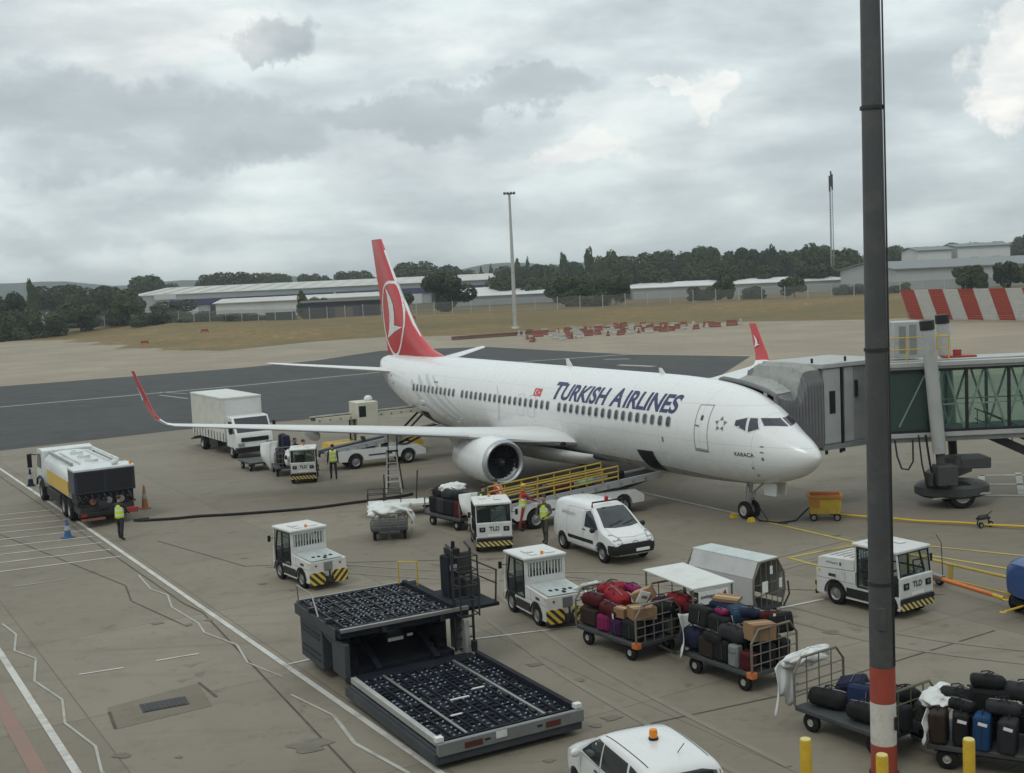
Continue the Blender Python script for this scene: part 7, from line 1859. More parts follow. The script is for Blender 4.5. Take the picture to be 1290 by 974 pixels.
on('bag', 'holdall', 'magenta', -.15, -.35, 1.58, (.42, .2, .16), 'small magenta holdall between the blue and teal suitcases', (0, 0, -.2))
on('bag', 'carton', 'brown', .92, -.22, 1.33, (.62, .42, .38), 'large brown carton above the barred end of the dark suitcase cart', (0, .05, 1.45))
on('bag', 'suitcase', 'black', .85, .48, 1.36, (.64, .46, .3), 'black suitcase beside the large carton at the barred end', (rad(80), 0, 1.4))
on('bag', 'holdall', 'dark red', .72, .25, 1.56, (.46, .26, .2), 'small dark red holdall behind the large carton', (0, 0, .8), True)
on('bag', 'holdall', 'black', -.62, .5, 1.32, (.7, .42, .36), 'black holdall at the back of the dark suitcase heap near the roofed cart', (0, .2, .5))
on('bag', 'holdall', 'black', .15, .45, 1.38, (.74, .44, .36), 'black holdall behind the teal suitcase on the dark suitcase cart', (0, -.1, -.3))
on('bag', 'holdall', 'black', -.15, -.62, 1.02, (.6, .26, .26), 'small black holdall wedged over the brown suitcase on the dark suitcase cart', (0, .1, .05))
on('bag', 'holdall', 'navy', .45, -.05, 1.62, (.5, .34, .22), 'navy holdall next to the teal suitcase on top of the dark heap', (0, .2, 1.0))
# ---- half empty cart
on('low', 'holdall', 'black', -.62, -.30, .68, (.82, .44, .38), 'black holdall at the left hoop of the half empty cart', (0, 0, .35))
on('low', 'suitcase', 'navy', -.55, .32, .82, (.62, .44, .26), 'navy suitcase behind the black holdall by the left hoop', (.3, -.3, .3))
on('low', 'suitcase', 'blue', .02, .02, .78, (.68, .48, .32), 'blue suitcase with pale marks left of the striped post', (rad(78), 0, .3), True)
on('low', 'suitcase', 'black', .55, .1, .76, S3, 'black suitcase behind the striped post on the half empty cart', UPX)
on('low', 'suitcase', 'charcoal', .92, -.22, .74, (.7, .5, .30), 'charcoal suitcase right of the striped post inside the right hoop', UPX)
on('low', 'holdall', 'dark red', .72, .42, .95, (.6, .34, .28), 'dark red holdall right of the striped post behind the charcoal suitcase', (0, .1, .4), True)
on('low', 'holdall', 'black', .85, .15, 1.02, (.62, .38, .3), 'black holdall on top inside the right hoop of the half empty cart', (0, 0, .9))
on('low', 'holdall', 'black', .35, -.42, .70, (.66, .40, .36), 'black holdall on the open side just left of the striped post', (0, 0, .1))
on('low', 'suitcase', 'grey', .98, .35, .78, (.6, .46, .28), 'grey suitcase at the far corner inside the right hoop', UPX)
on('low', 'holdall', 'charcoal', .05, .45, .78, (.7, .4, .34), 'charcoal holdall behind the blue suitcase left of the striped post', (0, 0, .5))
# ---- corner cart
on('end', 'suitcase', 'brown', -1.0, -.52, .80, (.60, .50, .3), 'dark brown suitcase at the left of the corner cart front row', UP)
on('end', 'suitcase', 'black', -.62, -.50, .80, (.60, .46, .28), 'black suitcase second from left in the corner cart front row', UP, True)
on('end', 'suitcase', 'bright blue', -.22, -.55, .80, (.66, .44, .28), 'bright blue suitcase in the corner cart front row', UP, True)
on('end', 'suitcase', 'charcoal', .22, -.55, .78, (.62, .46, .30), 'charcoal suitcase right of the bright blue one', UP, True)
on('end', 'suitcase', 'grey', .66, -.5, .76, (.56, .42, .28), 'grey suitcase at the bottom right edge of the photo', UP)
on('end', 'suitcase', 'dark red', .70, .0, 1.06, (.5, .36, .26), 'dark red suitcase at the right edge above the grey one', (rad(85), 0, .2), True)
on('end', 'suitcase', 'black', -.15, .05, 1.16, (.78, .56, .34), 'large black suitcase standing high in the middle of the corner cart', UPX)
on('end', 'suitcase', 'black', -.2, .0, .72, (.8, .46, .34), 'black suitcase underneath the large one on the corner cart', UPX)
on('end', 'holdall', 'black', -.2, .05, 1.56, (.62, .36, .26), 'black holdall on the very top of the corner cart', (0, .1, .2))
on('end', 'holdall', 'charcoal', .42, .1, 1.40, (.7, .4, .34), 'charcoal holdall with a white tag near the top of the corner cart', (0, .15, .1), True)
on('end', 'suitcase', 'charcoal', .5, .3, .8, (.66, .5, .3), 'charcoal suitcase at the back right of the corner cart', UPX)
on('end', 'carton', 'brown', .95, .3, 1.24, (.4, .4, .3), 'carton at the right edge of the photo', (0, 0, .2))
on('end', 'holdall', 'black', -.75, .05, 1.18, (.62, .44, .36), 'black holdall behind the brown suitcase of the corner cart', (0, .2, .3))
on('end', 'holdall', 'charcoal', .1, -.30, 1.20, (.6, .36, .28), 'charcoal holdall lying over the bright blue suitcase row', (0, .1, .2))
on('end', 'holdall', 'black', -.62, -.32, 1.17, (.5, .3, .22), 'small black holdall on top of the second front suitcase of the corner cart', (.1, 0, -.3))
# ---- far carts
CA['dark'] = ((-2.35, 46.35), Vector((.62, -.78))); CA['far'] = ((-11.75, 61.55), Vector((.3, -.95))); 
for i, (x, y, c, z) in enumerate([(-.85, -.42, 'black', .80), (-.3, -.45, 'charcoal', .80), (.25, -.45, 'black', .80), (.8, -.42, 'dark red', .80), (-.6, .2, 'black', .80), (.3, .2, 'black', .80)]):
    on('dark', 'suitcase', c, x, y, z, (.54, .62, .30), ['black suitcase at the left end of the black bag cart', 'charcoal suitcase second from left on the black bag cart', 'black suitcase third from left on the black bag cart', 'dark red suitcase at the right end of the black bag cart', 'black suitcase at the back left of the black bag cart', 'black suitcase at the back right of the black bag cart'][i], UPX)
for i, (x, y, c) in enumerate([(-.75, -.2, 'black'), (0, -.3, 'charcoal'), (.7, -.2, 'black')]):
    on('dark', 'holdall', c, x, y, 1.26, (.72, .5, .38), ['black holdall on the upper left of the black bag cart', 'charcoal holdall on the upper middle of the black bag cart', 'black holdall on the upper right of the black bag cart'][i], (0, 0, .15 * i))
for i, (x, y, c, z) in enumerate([(-.7, -.3, 'navy', .88), (0, -.3, 'navy', .88), (.7, -.3, 'black', .85), (-.3, .3, 'black', .88), (-.5, -.1, 'navy', 1.62), (.2, 0, 'navy', 1.62)]):
    on('far', 'suitcase', c, x, y, z, (.66, .74, .36), ['navy suitcase low at the back of the tall luggage cart behind the distant tug', 'navy suitcase low in the middle of the tall luggage cart', 'black suitcase low at the tug end of the tall luggage cart', 'black suitcase on the far side of the tall luggage cart', 'navy suitcase high at the back of the tall luggage cart', 'navy suitcase high in the middle of the tall luggage cart'][i], UPX)
# bags riding on the fore belt loader
BL = Vector((-.55, 45.05)); bd = Vector((.8713, .4908)); bz = (1.40 - .92) / 7.6
for i, (s, c, kind, size) in enumerate([(.5, 'blue', 'suitcase', (.62, .42, .26)), (1.9, 'charcoal', 'holdall', (.7, .4, .34)), (2.7, 'dark red', 'suitcase', (.86, .46, .28)), (3.75, 'mint', 'holdall', (.66, .42, .30)), (5.2, 'black', 'suitcase', (.66, .44, .26))]):
    p = BL + bd * s; z = .92 + bz * (s + .6) + .04 + size[2] / 2
    bag(kind, c, (p.x, p.y, z), (0, -math.atan(bz), ang(*bd) + .1 * i), size, ['blue suitcase at the foot of the yellow railed conveyor', 'charcoal holdall riding up the yellow railed conveyor', 'long dark red suitcase riding up the yellow railed conveyor', 'mint green holdall halfway up the yellow railed conveyor', 'black suitcase near the top of the yellow railed conveyor'][i], 'bags on the conveyor')
# ================================================================== POSTS, BOLLARDS, SMALL EQUIPMENT
P('post_grey', (.058, .061, .061), .55, var=.12, scale=2, dirt=(.16, .15, .13), dirt_amt=.35, dscale=1.5)
P('bollard_cap', (.62, .50, .18), .5)
P('yellow_tub', (.46, .31, .03), .55, var=.15, dirt_amt=.4, dscale=4); P('rim_orange', (.40, .17, .03), .6, var=.2, dirt_amt=.3)
P('yellow_dull', (.42, .30, .05), .6, var=.12, dirt_amt=.4)
P('post_red', (.34, .055, .03), .6, var=.18, dirt=(.10, .07, .055), dirt_amt=.5, dscale=3.5); P('post_white', (.60, .58, .53), .5, var=.08, dirt=(.22, .17, .12), dirt_amt=.55, dscale=3)
t = thing('lamp_post', 'tall grey lamp post with red and white painted bands at its foot', 'lamp post', (6.61, 21.75, 0))
def rp(z): return .234 - .0026 * z
b = MB(); b.cyl((0, 0, 2.062), (0, 0, 19), rp(2.06), rp(19) * .8, n=28); b.build('pole', M['post_grey'], t, smooth=50)
for z0, z1, m, nm in ((.0, .59, 'post_red', 'red band at the foot'), (.592, 1.39, 'post_white', 'white band'), (1.392, 2.06, 'post_red', 'upper red band')):
    b = MB(); b.cyl((0, 0, z0), (0, 0, z1), rp(z0) + .003, rp(z1) + .003, n=28); b.build('painted_band', M[m], t, smooth=50, label=nm)
for z in (3.6, 7.9, 12.2):
    b = MB(); b.cyl((0, 0, z), (0, 0, z + .06), rp(z) + .008, n=28); b.build('clamp_band', M['dark_steel'], t)
b = MB(); b.tube([(.18, -.16, 2.1), (.175, -.155, 8), (.16, -.14, 18.5)], .016, 6); b.build('cable_conduit', M['dark_steel'], t)
b = MB(); b.box((-.06, -.228, 3.0), (.14, .02, .42), (0, 0, -.25)); b.build('access_door', M['post_grey'], t, bevel=.006)
b = MB(); b.box((.17, -.20, 1.02), (.05, .03, .24), (0, 0, .6)); b.build('access_slot', M['black_paint'], t)
b = MB(); b.span((-1.2, -.2, 18.9), (1.2, .2, 19.1)); b.build('lamp_head', M['galv'], t)
b = MB(); b.cyl((0, 0, 0), (0, 0, .03), .27, n=24); b.build('base_plate', M['dark_steel'], t)
BOL = [(5.0, 21.1, 'yellow bollard at the bottom edge, left of the striped post'), (6.12, 20.25, 'lowest yellow bollard, directly in front of the striped post'), (7.82, 20.75, 'yellow bollard at the bottom edge, right of the striped post')]
for i, (x, y, lab) in enumerate(BOL):
    t = thing('bollard', lab, 'bollard', (x, y, 0), 0, 'yellow bollards')
    b = MB(); b.lathe([(.105, 0), (.105, .96), (.098, .985)], None, 24); b.build('tube', M['yellow'], t)
    b = MB(); b.lathe([(.099, .986), (.09, 1.0), (.02, 1.006)], None, 24); b.build('cap', M['bollard_cap'], t)
# cones
P('cone_blue', (.03, .10, .24), .6, dirt_amt=.3); P('cone_orange', (.38, .14, .05), .65, dirt_amt=.35); P('cone_sleeve', (.34, .34, .33), .6)
def cone(x, y, m, lab, h=.75, m2=None):
    t = thing('traffic_cone', lab, 'cone', (x, y, 0), RND.uniform(0, 1), 'traffic cones round the tanker')
    b = MB(); b.span((-.21, -.21, 0), (.21, .21, .05)); b.build('base', M['black_plastic'] if m2 is None else M[m2], t, bevel=.02)
    b = MB(); b.lathe([(.15, .05), (.035, h), (.03, h + .005)], None, 18); b.build('body', M[m], t)
    b = MB(); b.lathe([(.108, h * .42), (.075, h * .66)], None, 18); q = b.build('sleeve', M['cone_sleeve'], t)
    q.scale = (1.06, 1.06, 1)
cone(-17.95, 47.4, 'cone_blue', 'blue traffic cone at the rear corner of the fuel tanker', .75, 'cone_blue')
cone(-24.85, 61.2, 'bag_navy', 'dark blue traffic cone beside the front of the fuel tanker', .9, 'bag_navy')
cone(-16.6, 53.2, 'cone_orange', 'tall orange traffic cone right of the fuel tanker', 1.05, 'cone_orange')
# yellow trolley by the nose
t = thing('ground_cart', 'small yellow cart with an open red rimmed top near the nose wheel', 'cart', (11.45, 44.35, 0), rad(-12))
b = MB(); b.prism([(-.55, -.4, .25), (.55, -.4, .25), (.58, -.4, .86), (-.6, -.4, .86)], (0, .8, 0)); bx = b.build('tub', M['yellow_tub'], t, bevel=.03)
b = MB(); b.span((-.64, -.45, .86), (.62, -.36, .96)); b.span((-.64, .36, .86), (.62, .45, .96)); b.span((-.64, -.358, .86), (-.55, .358, .96)); b.span((.53, -.358, .86), (.62, .358, .96)); b.build('rim', M['rim_orange'], t)
b = MB(); b.span((-.5, -.33, .862), (.5, .33, .88)); b.build('inside', M['red_deep'], t)
b = MB(); b.span((-.56, -.415, .5), (-.2, -.402, .8)); b.build('nose_panel', M['rim_orange'], t)
for x in (-.42, .42):
    for s in (1, -1): wheel(t, (x, s * .36, .14), .14, .08)
b = MB(); b.tube([(8.8, 45.2, .35), (9.0, 44.4, .06), (9.6, 43.9, .04), (10.3, 44.1, .05), (10.9, 44.6, .4)], .03, 6); b.tube([(8.7, 45.0, 1.5), (8.85, 45.0, .9), (9.3, 44.2, .05), (9.9, 43.7, .04)], .02, 6)
tag(b.build('power_cable', M['black_plastic']), 'dark cable lying between the nose wheel and the yellow cart', 'cable')
# yellow air hose with its trolley
b = MB(); hs = cat([(12.05, 44.5), (13.0, 43.9), (13.8, 43.3), (15.0, 42.55), (16.4, 41.8), (17.5, 41.1), (19.5, 39.95)], 6)[:-6]
b.tube([(x, y, .10 + .01 * math.sin(i * .7)) for i, (x, y) in enumerate(hs)], .042, 10)
tag(b.build('air_hose', M['yellow_deep']), 'long yellow air hose lying on the concrete under the jet bridge', 'hose')
t = thing('hose_trolley', 'small dark wheeled stand carrying the yellow hose at the right edge', 'trolley', (16.35, 41.8, 0), .4)
b = MB(); b.tube([(-.28, 0, .1), (-.2, 0, .42), (.2, 0, .42), (.28, 0, .1)], .03, 6); b.box((0, 0, .32), (.5, .18, .08)); b.tube([(.15, 0, .4), (.5, .1, .5)], .02, 6); b.build('stand', M['dark_steel'], t)
for x in (-.22, .22): wheel(t, (x, -.12, .11), .11, .06)
t = thing('hose_trolley', 'dark hose stand half hidden behind the grey lamp post', 'trolley', (13.2, 43.5, 0), .9)
b = MB(); b.tube([(-.28, 0, .1), (-.2, 0, .35), (.2, 0, .35), (.28, 0, .1)], .03, 6); b.box((0, 0, .26), (.5, .18, .08)); b.build('stand', M['dark_steel'], t)
for x in (-.22, .22): wheel(t, (x, -.12, .11), .11, .06)
# orange tow bar
t = thing('tow_bar', 'orange and yellow aircraft tow bar lying beside the tug with a closed hood', 'tow bar', (12.2, 33.6, 0), ang(.9, -1.95))
b = MB(); b.cyl((-.3, 0, .34), (1.55, 0, .30), .06, n=12); b.build('bar', M['orange'], t)
b = MB(); b.cyl((-1.5, 0, .36), (-.302, 0, .34), .06, n=12); b.prism([(-1.1, -.10, .40), (-.3, -.10, .38), (-.3, .10, .38), (-1.1, .10, .40)], (0, 0, .06)); b.build('head', M['steel'], t)
b = MB(); b.cyl((1.552, 0, .30), (1.9, 0, .28), .06, n=10); b.lathe([(.06, -.02), (.11, 0), (.06, .02)], Matrix.Translation((2.0, 0, .28)), 12, closed=True); b.build('towing_eye', M['yellow'], t)
b = MB(); b.tube([(-1.2, -.2, .22), (-1.25, -.22, .75), (-.95, -.1, .85)], .03, 6); b.tube([(-.4, .1, .40), (-.5, .15, 1.35), (-.75, .2, 1.55)], .014, 5); b.build('jack_handle', M['dark_steel'], t)
b = MB(); b.span((-.9, -.35, .18), (-.78, .35, .26)); b.build('axle', M['orange'], t)
for s in (1, -1): wheel(t, (-.84, s * .40, .17), .17, .1)
# low yellow rail frame
t = thing('guard_rail', 'low yellow rail frame on the concrete behind the orange tow bar', 'guard rail', (12.0, 36.0, 0))
GP = [(11.15, 37.4), (11.85, 36.2), (12.6, 34.7), (13.6, 32.9), (14.6, 31.1)]
b = MB(); b.tube([(x - 12, y - 36, .56) for x, y in GP], .045, 8); b.build('rail', M['yellow_dull'], t)
b = MB(); b.tube([(x - 12, y - 36, .10) for x, y in GP[1:]], .03, 8); b.build('rail', M['yellow_dull'], t)
for x, y in GP[1:]: b = MB(); b.box((x - 12, y - 36, .26), (.16, .05, .52), (0, 0, ang(.45, -.9))); b.build('post', M['yellow_dull'], t)
# step ladder under the wing
t = thing('step_ladder', 'tall aluminium step ladder standing under the airliner wing', 'ladder', (-5.62, 54.5, 0), .12)
b = MB()
for s in (1, -1): b.tube([(s * .34, -.35, 0), (s * .2, .05, 1.85)], .035, 6)
for i in range(6):
    k = i / 6.5; b.span((-.33 + .14 * k, -.37 + .4 * k, .22 + i * .28), (.33 - .14 * k, -.25 + .4 * k, .25 + i * .28))
b.build('climbing_legs', M['pale_panel'], t)
b = MB()
for s in (1, -1): b.tube([(s * .34 + .12, .75, 0), (s * .2 + .05, .1, 1.85)], .03, 6)
b.cyl((-.1, .6, .5), (.35, .6, .5), .02, n=6); b.build('support_legs', M['dark_steel'], t)
b = MB(); b.span((-.24, -.05, 1.85), (.3, .2, 1.9)); b.tube([(.25, .12, 1.9), (.3, .2, 2.9), (.1, .2, 2.95)], .03, 6); b.tube([(-.15, .12, 1.9), (-.1, .2, 2.9)], .025, 6); b.build('platform', M['dark_steel'], t)
# low fuelling platform behind the lone cart
t = thing('work_platform', 'low grey wheeled platform with thin railings beside the step ladder', 'platform', (-4.9, 49.2, 0), .1)
b = MB(); b.span((-1.3, -.6, .42), (1.6, .6, .50)); b.build('deck', M['pale_panel'], t)
b = MB()
for x in (-1.25, -.6, .1): b.cyl((x, -.55, .5), (x, -.55, 1.0), .02, n=6); b.cyl((x, .55, .5), (x, .55, 1.0), .02, n=6)
for y in (-.55, .55):
    for z in (.75, 1.0): b.cyl((-1.25, y, z), (.1, y, z), .018, n=6)
b.cyl((.75, .5, .5), (.85, .5, 1.7), .03, n=6); b.cyl((-.55, .5, .5), (-.55, .5, 1.6), .03, n=6); b.build('railing', M['dark_steel'], t)
for x in (-.9, 1.2):
    for s in (1, -1): wheel(t, (x, s * .5, .2), .2, .1)
# grass runway signs
for x, y, lab in ((-60.5, 240, 'small orange marker board on the grass left of the tail'), (-20, 250, 'low red marker board on the grass right of the tail'), (-68, 225, 'small dark marker light on the grass at far left')):
    t = thing('marker_board', lab, 'marker', (x, y, terrain_h(x, y)), .2, 'marker boards on the grass')
    b = MB(); b.span((-.7, -.1, .3), (.7, .1, .75)); b.build('board', M['red_deep'], t)
    b = MB(); b.cyl((-.7, 0, 0), (-.7, 0, .3), .06, n=6); b.cyl((.7, 0, 0), (.7, 0, .3), .06, n=6); b.build('legs', M['dark_steel'], t)
# chocks
for i, (x, y) in enumerate((axp(3.55, .35), axp(4.55, .35))):
    b = MB(); b.prism([(-.12, -.12, 0), (.12, -.12, 0), (.03, -.12, .16), (-.03, -.12, .16)], (0, .24, 0))
    o = b.build('wheel_chock', M['yellow_deep']); o.location = (x, y, .0); o.rotation_euler = (0, 0, ang(*AXF)); tag(o, ['yellow chock in front of the nose wheel', 'yellow chock behind the nose wheel'][i], 'chock', 'nose wheel chocks')

# ================================================================== PEOPLE
SKIN = mat('skin_tone', (.36, .21, .15), .6, var=.08); HAIR = mat('hair_dark', (.02, .016, .013), .7)
CLOTH = {'dark': mat('cloth_dark', (.02, .021, .026), .85, var=.2), 'grey': mat('cloth_grey', (.07, .07, .075), .85, var=.2), 'red': mat('cloth_red', (.28, .025, .02), .8, var=.15), 'olive': mat('cloth_olive', (.06, .06, .05), .85, var=.2)}
def vest_mat(name, c, band=(.6, .62, .6), c2=None):
    m = mat(name, c, .75, var=.08); n, l = nodes_of(m); b = n['Principled BSDF']
    tc = n.new('ShaderNodeTexCoord'); sp = n.new('ShaderNodeSeparateXYZ'); l.new(tc.outputs['Object'], sp.inputs[0])
    src = b.inputs['Base Color'].links[0].from_socket
    g = None
    for z in (1.02, 1.20):
        d = mathn(n, l, 'LESS_THAN', mathn(n, l, 'ABSOLUTE', mathn(n, l, 'SUBTRACT', sp.outputs[2], z)), .028); g = d if g is None else mathn(n, l, 'MAXIMUM', g, d)
    sh = mathn(n, l, 'MULTIPLY', mathn(n, l, 'LESS_THAN', mathn(n, l, 'ABSOLUTE', mathn(n, l, 'SUBTRACT', mathn(n, l, 'ABSOLUTE', sp.outputs[0]), .12)), .026), mathn(n, l, 'GREATER_THAN', sp.outputs[2], 1.2))
    g = mathn(n, l, 'MAXIMUM', g, sh)
    if c2:
        m2 = n.new('ShaderNodeMix'); m2.data_type = 'RGBA'; l.new(mathn(n, l, 'LESS_THAN', sp.outputs[2], 1.16), m2.inputs[0]); l.new(src, m2.inputs[6]); m2.inputs[7].default_value = (*c2, 1); src = m2.outputs[2]
    mx = n.new('ShaderNodeMix'); mx.data_type = 'RGBA'; l.new(g, mx.inputs[0]); l.new(src, mx.inputs[6]); mx.inputs[7].default_value = (*band, 1); l.new(mx.outputs[2], b.inputs['Base Color'])
    return m
VEST = {'yellow': vest_mat('vest_yellow', (.50, .62, .04)), 'redyellow': vest_mat('vest_red_yellow', (.62, .07, .04), c2=(.50, .60, .05)), 'red': vest_mat('vest_red', (.62, .07, .05))}
def skin_mesh(name, chains):
    """chains of (point, radius) sharing points by name -> one continuous skinned surface"""
    idx = {}; vs = []; rs = []; es = []
    for ch in chains:
        prev = None
        for nm, p, r in ch:
            if nm not in idx: idx[nm] = len(vs); vs.append(p); rs.append(r)
            if prev is not None: es.append((prev, idx[nm]))
            prev = idx[nm]
    me = bpy.data.meshes.new(name); me.from_pydata(vs, es, [])
    o = bpy.data.objects.new(name, me); LINK.link(o)
    md = o.modifiers.new('k', 'SKIN'); sv = me.skin_vertices[0].data
    for i, r in enumerate(rs): sv[i].radius = r if isinstance(r, tuple) else (r, r)
    sv[0].use_root = True
    s = o.modifiers.new('s', 'SUBSURF'); s.levels = 2; s.render_levels = 2
    dg = bpy.context.evaluated_depsgraph_get(); dg.update()
    out = bpy.data.meshes.new_from_object(o.evaluated_get(dg)); out.name = name
    bpy.data.objects.remove(o); bpy.data.meshes.remove(me); out.shade_smooth()
    return out
def make_person(label, loc, rz, trousers, jacket, vest, arms, lean=0.0, stride=.12, hat=None, h=1.76):
    """figure facing local -y; arms = ((upper out, upper fwd, fore out, fore fwd) right, left) in metres"""
    k = h / 1.76
    def L(y, z): return y - lean * max(0, z - .95)
    pel = ('pel', (0, 0, .96), (.155, .115))
    sp_ = [pel, ('wst', (0, L(0, 1.10), 1.10), (.145, .105)), ('chs', (0, L(.0, 1.30), 1.30), (.175, .12)), ('nck0', (0, L(.01, 1.46), 1.46), (.085, .075)), ('nck', (0, L(0, 1.53), 1.53), .055), ('hd0', (0, L(-.015, 1.61), 1.61), (.07, .085)), ('hd1', (0, L(-.01, 1.68), 1.68), (.078, .095)), ('hd2', (0, L(0, 1.745), 1.745), (.055, .065))]
    ch = [sp_, [('hd0', 0, 0), ('nose', (0, L(-.115, 1.645), 1.645), .012)]]
    hands = []
    for s, nm, st in ((1, 'r', stride), (-1, 'l', -stride)):
        ch.append([('pel', 0, 0), (nm + 'hip', (s * .095, -st * .15, .88), .098), (nm + 'kne', (s * .11, -st * .75 - .02, .50), .066), (nm + 'clf', (s * .112, -st * .8 + .02, .36), .062), (nm + 'ank', (s * .115, -st, .10), .045), (nm + 'toe', (s * .13, -st - .17, .045), (.045, .038))])
        uo, uf, fo, ff = arms[0] if s == 1 else arms[1]
        sh = Vector((s * .19, L(.0, 1.41), 1.41)); up = Vector((s * uo, -uf, -math.sqrt(max(.001, .29 ** 2 - uo ** 2 - uf ** 2)))); el = sh + up
        fz = .25 ** 2 - fo ** 2 - ff ** 2; fore = Vector((s * fo, -ff, (-1 if fz > 0 else 1) * math.sqrt(abs(fz)) if fz > 0 else .0)); wr = el + fore
        d = fore.normalized(); pm = wr + d * .07
        sd = Vector((s, 0, 0)) if abs(d.x) < .8 else Vector((0, -1, 0)); sd = (sd - d * sd.dot(d)).normalized(); tn = d.cross(sd)
        ch.append([('chs', 0, 0), (nm + 'sh', tuple(sh), .068), (nm + 'ua', tuple(sh + up * .5), .056), (nm + 'el', tuple(el), .044), (nm + 'fa', tuple(el + fore * .35), .044), (nm + 'wr', tuple(wr), .029), (nm + 'pm', tuple(pm), (.036, .02))])
        for i in range(4):
            o_ = tn * ((i - 1.5) * .019); ln = (.075, .085, .08, .062)[i]
            ch.append([(nm + 'pm', 0, 0), (nm + 'f%d' % i, tuple(pm + o_ + d * .03), .0095), (nm + 'g%d' % i, tuple(pm + o_ * 1.1 + d * (.03 + ln * .55) - sd * s * .008), .0085), (nm + 'h%d' % i, tuple(pm + o_ * 1.1 + d * (.03 + ln * .95) - sd * s * .026), .007)])
        ch.append([(nm + 'wr', 0, 0), (nm + 't0', tuple(wr + d * .03 + tn * .032), .011), (nm + 't1', tuple(wr + d * .075 + tn * .05), .009)])
        hands.append(wr)
    me = skin_mesh('person', ch)
    me.materials.append(CLOTH[jacket]); me.materials.append(CLOTH[trousers]); me.materials.append(SKIN); me.materials.append(M['black_plastic'])
    for p in me.polygons:
        c = p.center
        if c.z > 1.515: p.material_index = 2
        elif min((c - q).length for q in hands) < .19 and any((c - q).dot((q - Vector((0, 0, 1.2))).normalized()) > .0 for q in hands) and abs(c.x) > .14: p.material_index = 2
        elif c.z < .115: p.material_index = 3
        elif c.z < .97 and abs(c.x) < .25 and abs(c.y) < .45: p.material_index = 1
    o = link_mesh('person', me, None, loc, (0, 0, rz), (k, k, k)); tag(o, label, 'person', 'ground crew around the airliner')
    if vest:
        v = skin_mesh('vest', [[('z', (0, 0, .86), (.20, .155)), ('a', (0, 0, .95), (.20, .155)), ('b', (0, L(0, 1.10), 1.10), (.195, .15)), ('c', (0, L(0, 1.30), 1.30), (.225, .165)), ('d', (0, L(.01, 1.43), 1.43), (.17, .13)), ('dd', (0, L(.01, 1.48), 1.48), (.10, .09))], [('d', 0, 0), ('e', (.17, L(0, 1.41), 1.41), .098)], [('d', 0, 0), ('f', (-.17, L(0, 1.41), 1.41), .098)]])
        v.materials.append(VEST[vest]); link_mesh('vest', v, o)
    b = MB(); hy = L(0, 1.7)
    if hat:
        b.ball((0, hy, 1.715), (.098, .112, .085), 16, 9); b.build('cap', M[hat], o, smooth=60)
    else:
        b.ball((0, hy + .018, 1.712), (.088, .100, .078), 16, 9); b.build('hair', HAIR, o, smooth=60)
    for s in (1, -1):
        b = MB(); b.ball((s * .032, L(-.098, 1.672), 1.672), .011, 8, 6); b.build('eye', M['black_plastic'], o)
        b = MB(); b.ball((s * .086, L(0, 1.655), 1.655), (.014, .024, .034), 8, 6); b.build('ear', SKIN, o)
    b = MB(); b.ball((0, L(-.096, 1.60), 1.60), (.026, .01, .007), 8, 6); b.build('mouth', M['bag_dark red'], o)
    return o
HANG = (.05, .02, .02, .06); FWD = (.05, .10, .0, .22); REACH = (.06, .2, .02, .23)
make_person('person in a yellow vest and dark trousers working at the tanker rear', (-15.5, 46.4, 0), rad(170), 'dark', 'dark', 'yellow', (REACH, FWD), .05)
make_person('person in a long yellow jacket standing right of the distant tug', (-8.95, 58.7, 0), rad(195), 'dark', 'dark', 'yellow', (HANG, HANG), 0)
make_person('dark haired person in a pale top standing behind the distant tug, on the right', (-10.75, 61.0, 0), rad(100), 'dark', 'grey', 'yellow', (FWD, HANG), 0)
make_person('person in dark clothes standing behind the distant tug, on the left', (-11.35, 60.2 + 1.6, 0), rad(60), 'dark', 'dark', None, (FWD, FWD), .05)
make_person('person in red trousers and a red and yellow vest at the foot of the conveyor', (.18, 44.75, 0), rad(115), 'red', 'red', 'redyellow', (FWD, REACH), .10, stride=.2, hat='yellow_deep')
make_person('person in an open yellow vest and grey trousers walking left of the white van', (.95, 42.35, 0), rad(-25), 'olive', 'olive', 'yellow', ((.1, .06, -.12, .2), (.1, .04, -.1, .2)), .03, .2)
make_person('person in a yellow vest seen behind the tug at the conveyor, wearing a dark cap', (-1.35, 45.0, 0), rad(120), 'dark', 'dark', 'yellow', (FWD, REACH), .15, hat='black_plastic')
make_person('person in a red vest bending behind the tug at the conveyor foot', (-.55, 46.1, 0), rad(-120), 'dark', 'red', 'red', (REACH, REACH), .45)
# ================================================================== LIGHT, SKY, CAMERA
w = bpy.data.worlds.new('World'); scene.world = w; w.use_nodes = True
n, l = w.node_tree.nodes, w.node_tree.links
for k in list(n): n.remove(k)
out = n.new('ShaderNodeOutputWorld')
SUN_AZ, SUN_EL = rad(215), rad(52)      # azimuth measured clockwise from +Y
sky = n.new('ShaderNodeTexSky'); sky.sky_type = 'NISHITA'; sky.sun_disc = False; sky.sun_elevation = SUN_EL; sky.sun_rotation = SUN_AZ
bg = n.new('ShaderNodeBackground'); bg.inputs[1].default_value = .08; l.new(sky.outputs[0], bg.inputs[0])
tc = n.new('ShaderNodeTexCoord'); D = tc.outputs['Generated']
sp = n.new('ShaderNodeSeparateXYZ'); l.new(D, sp.inputs[0])
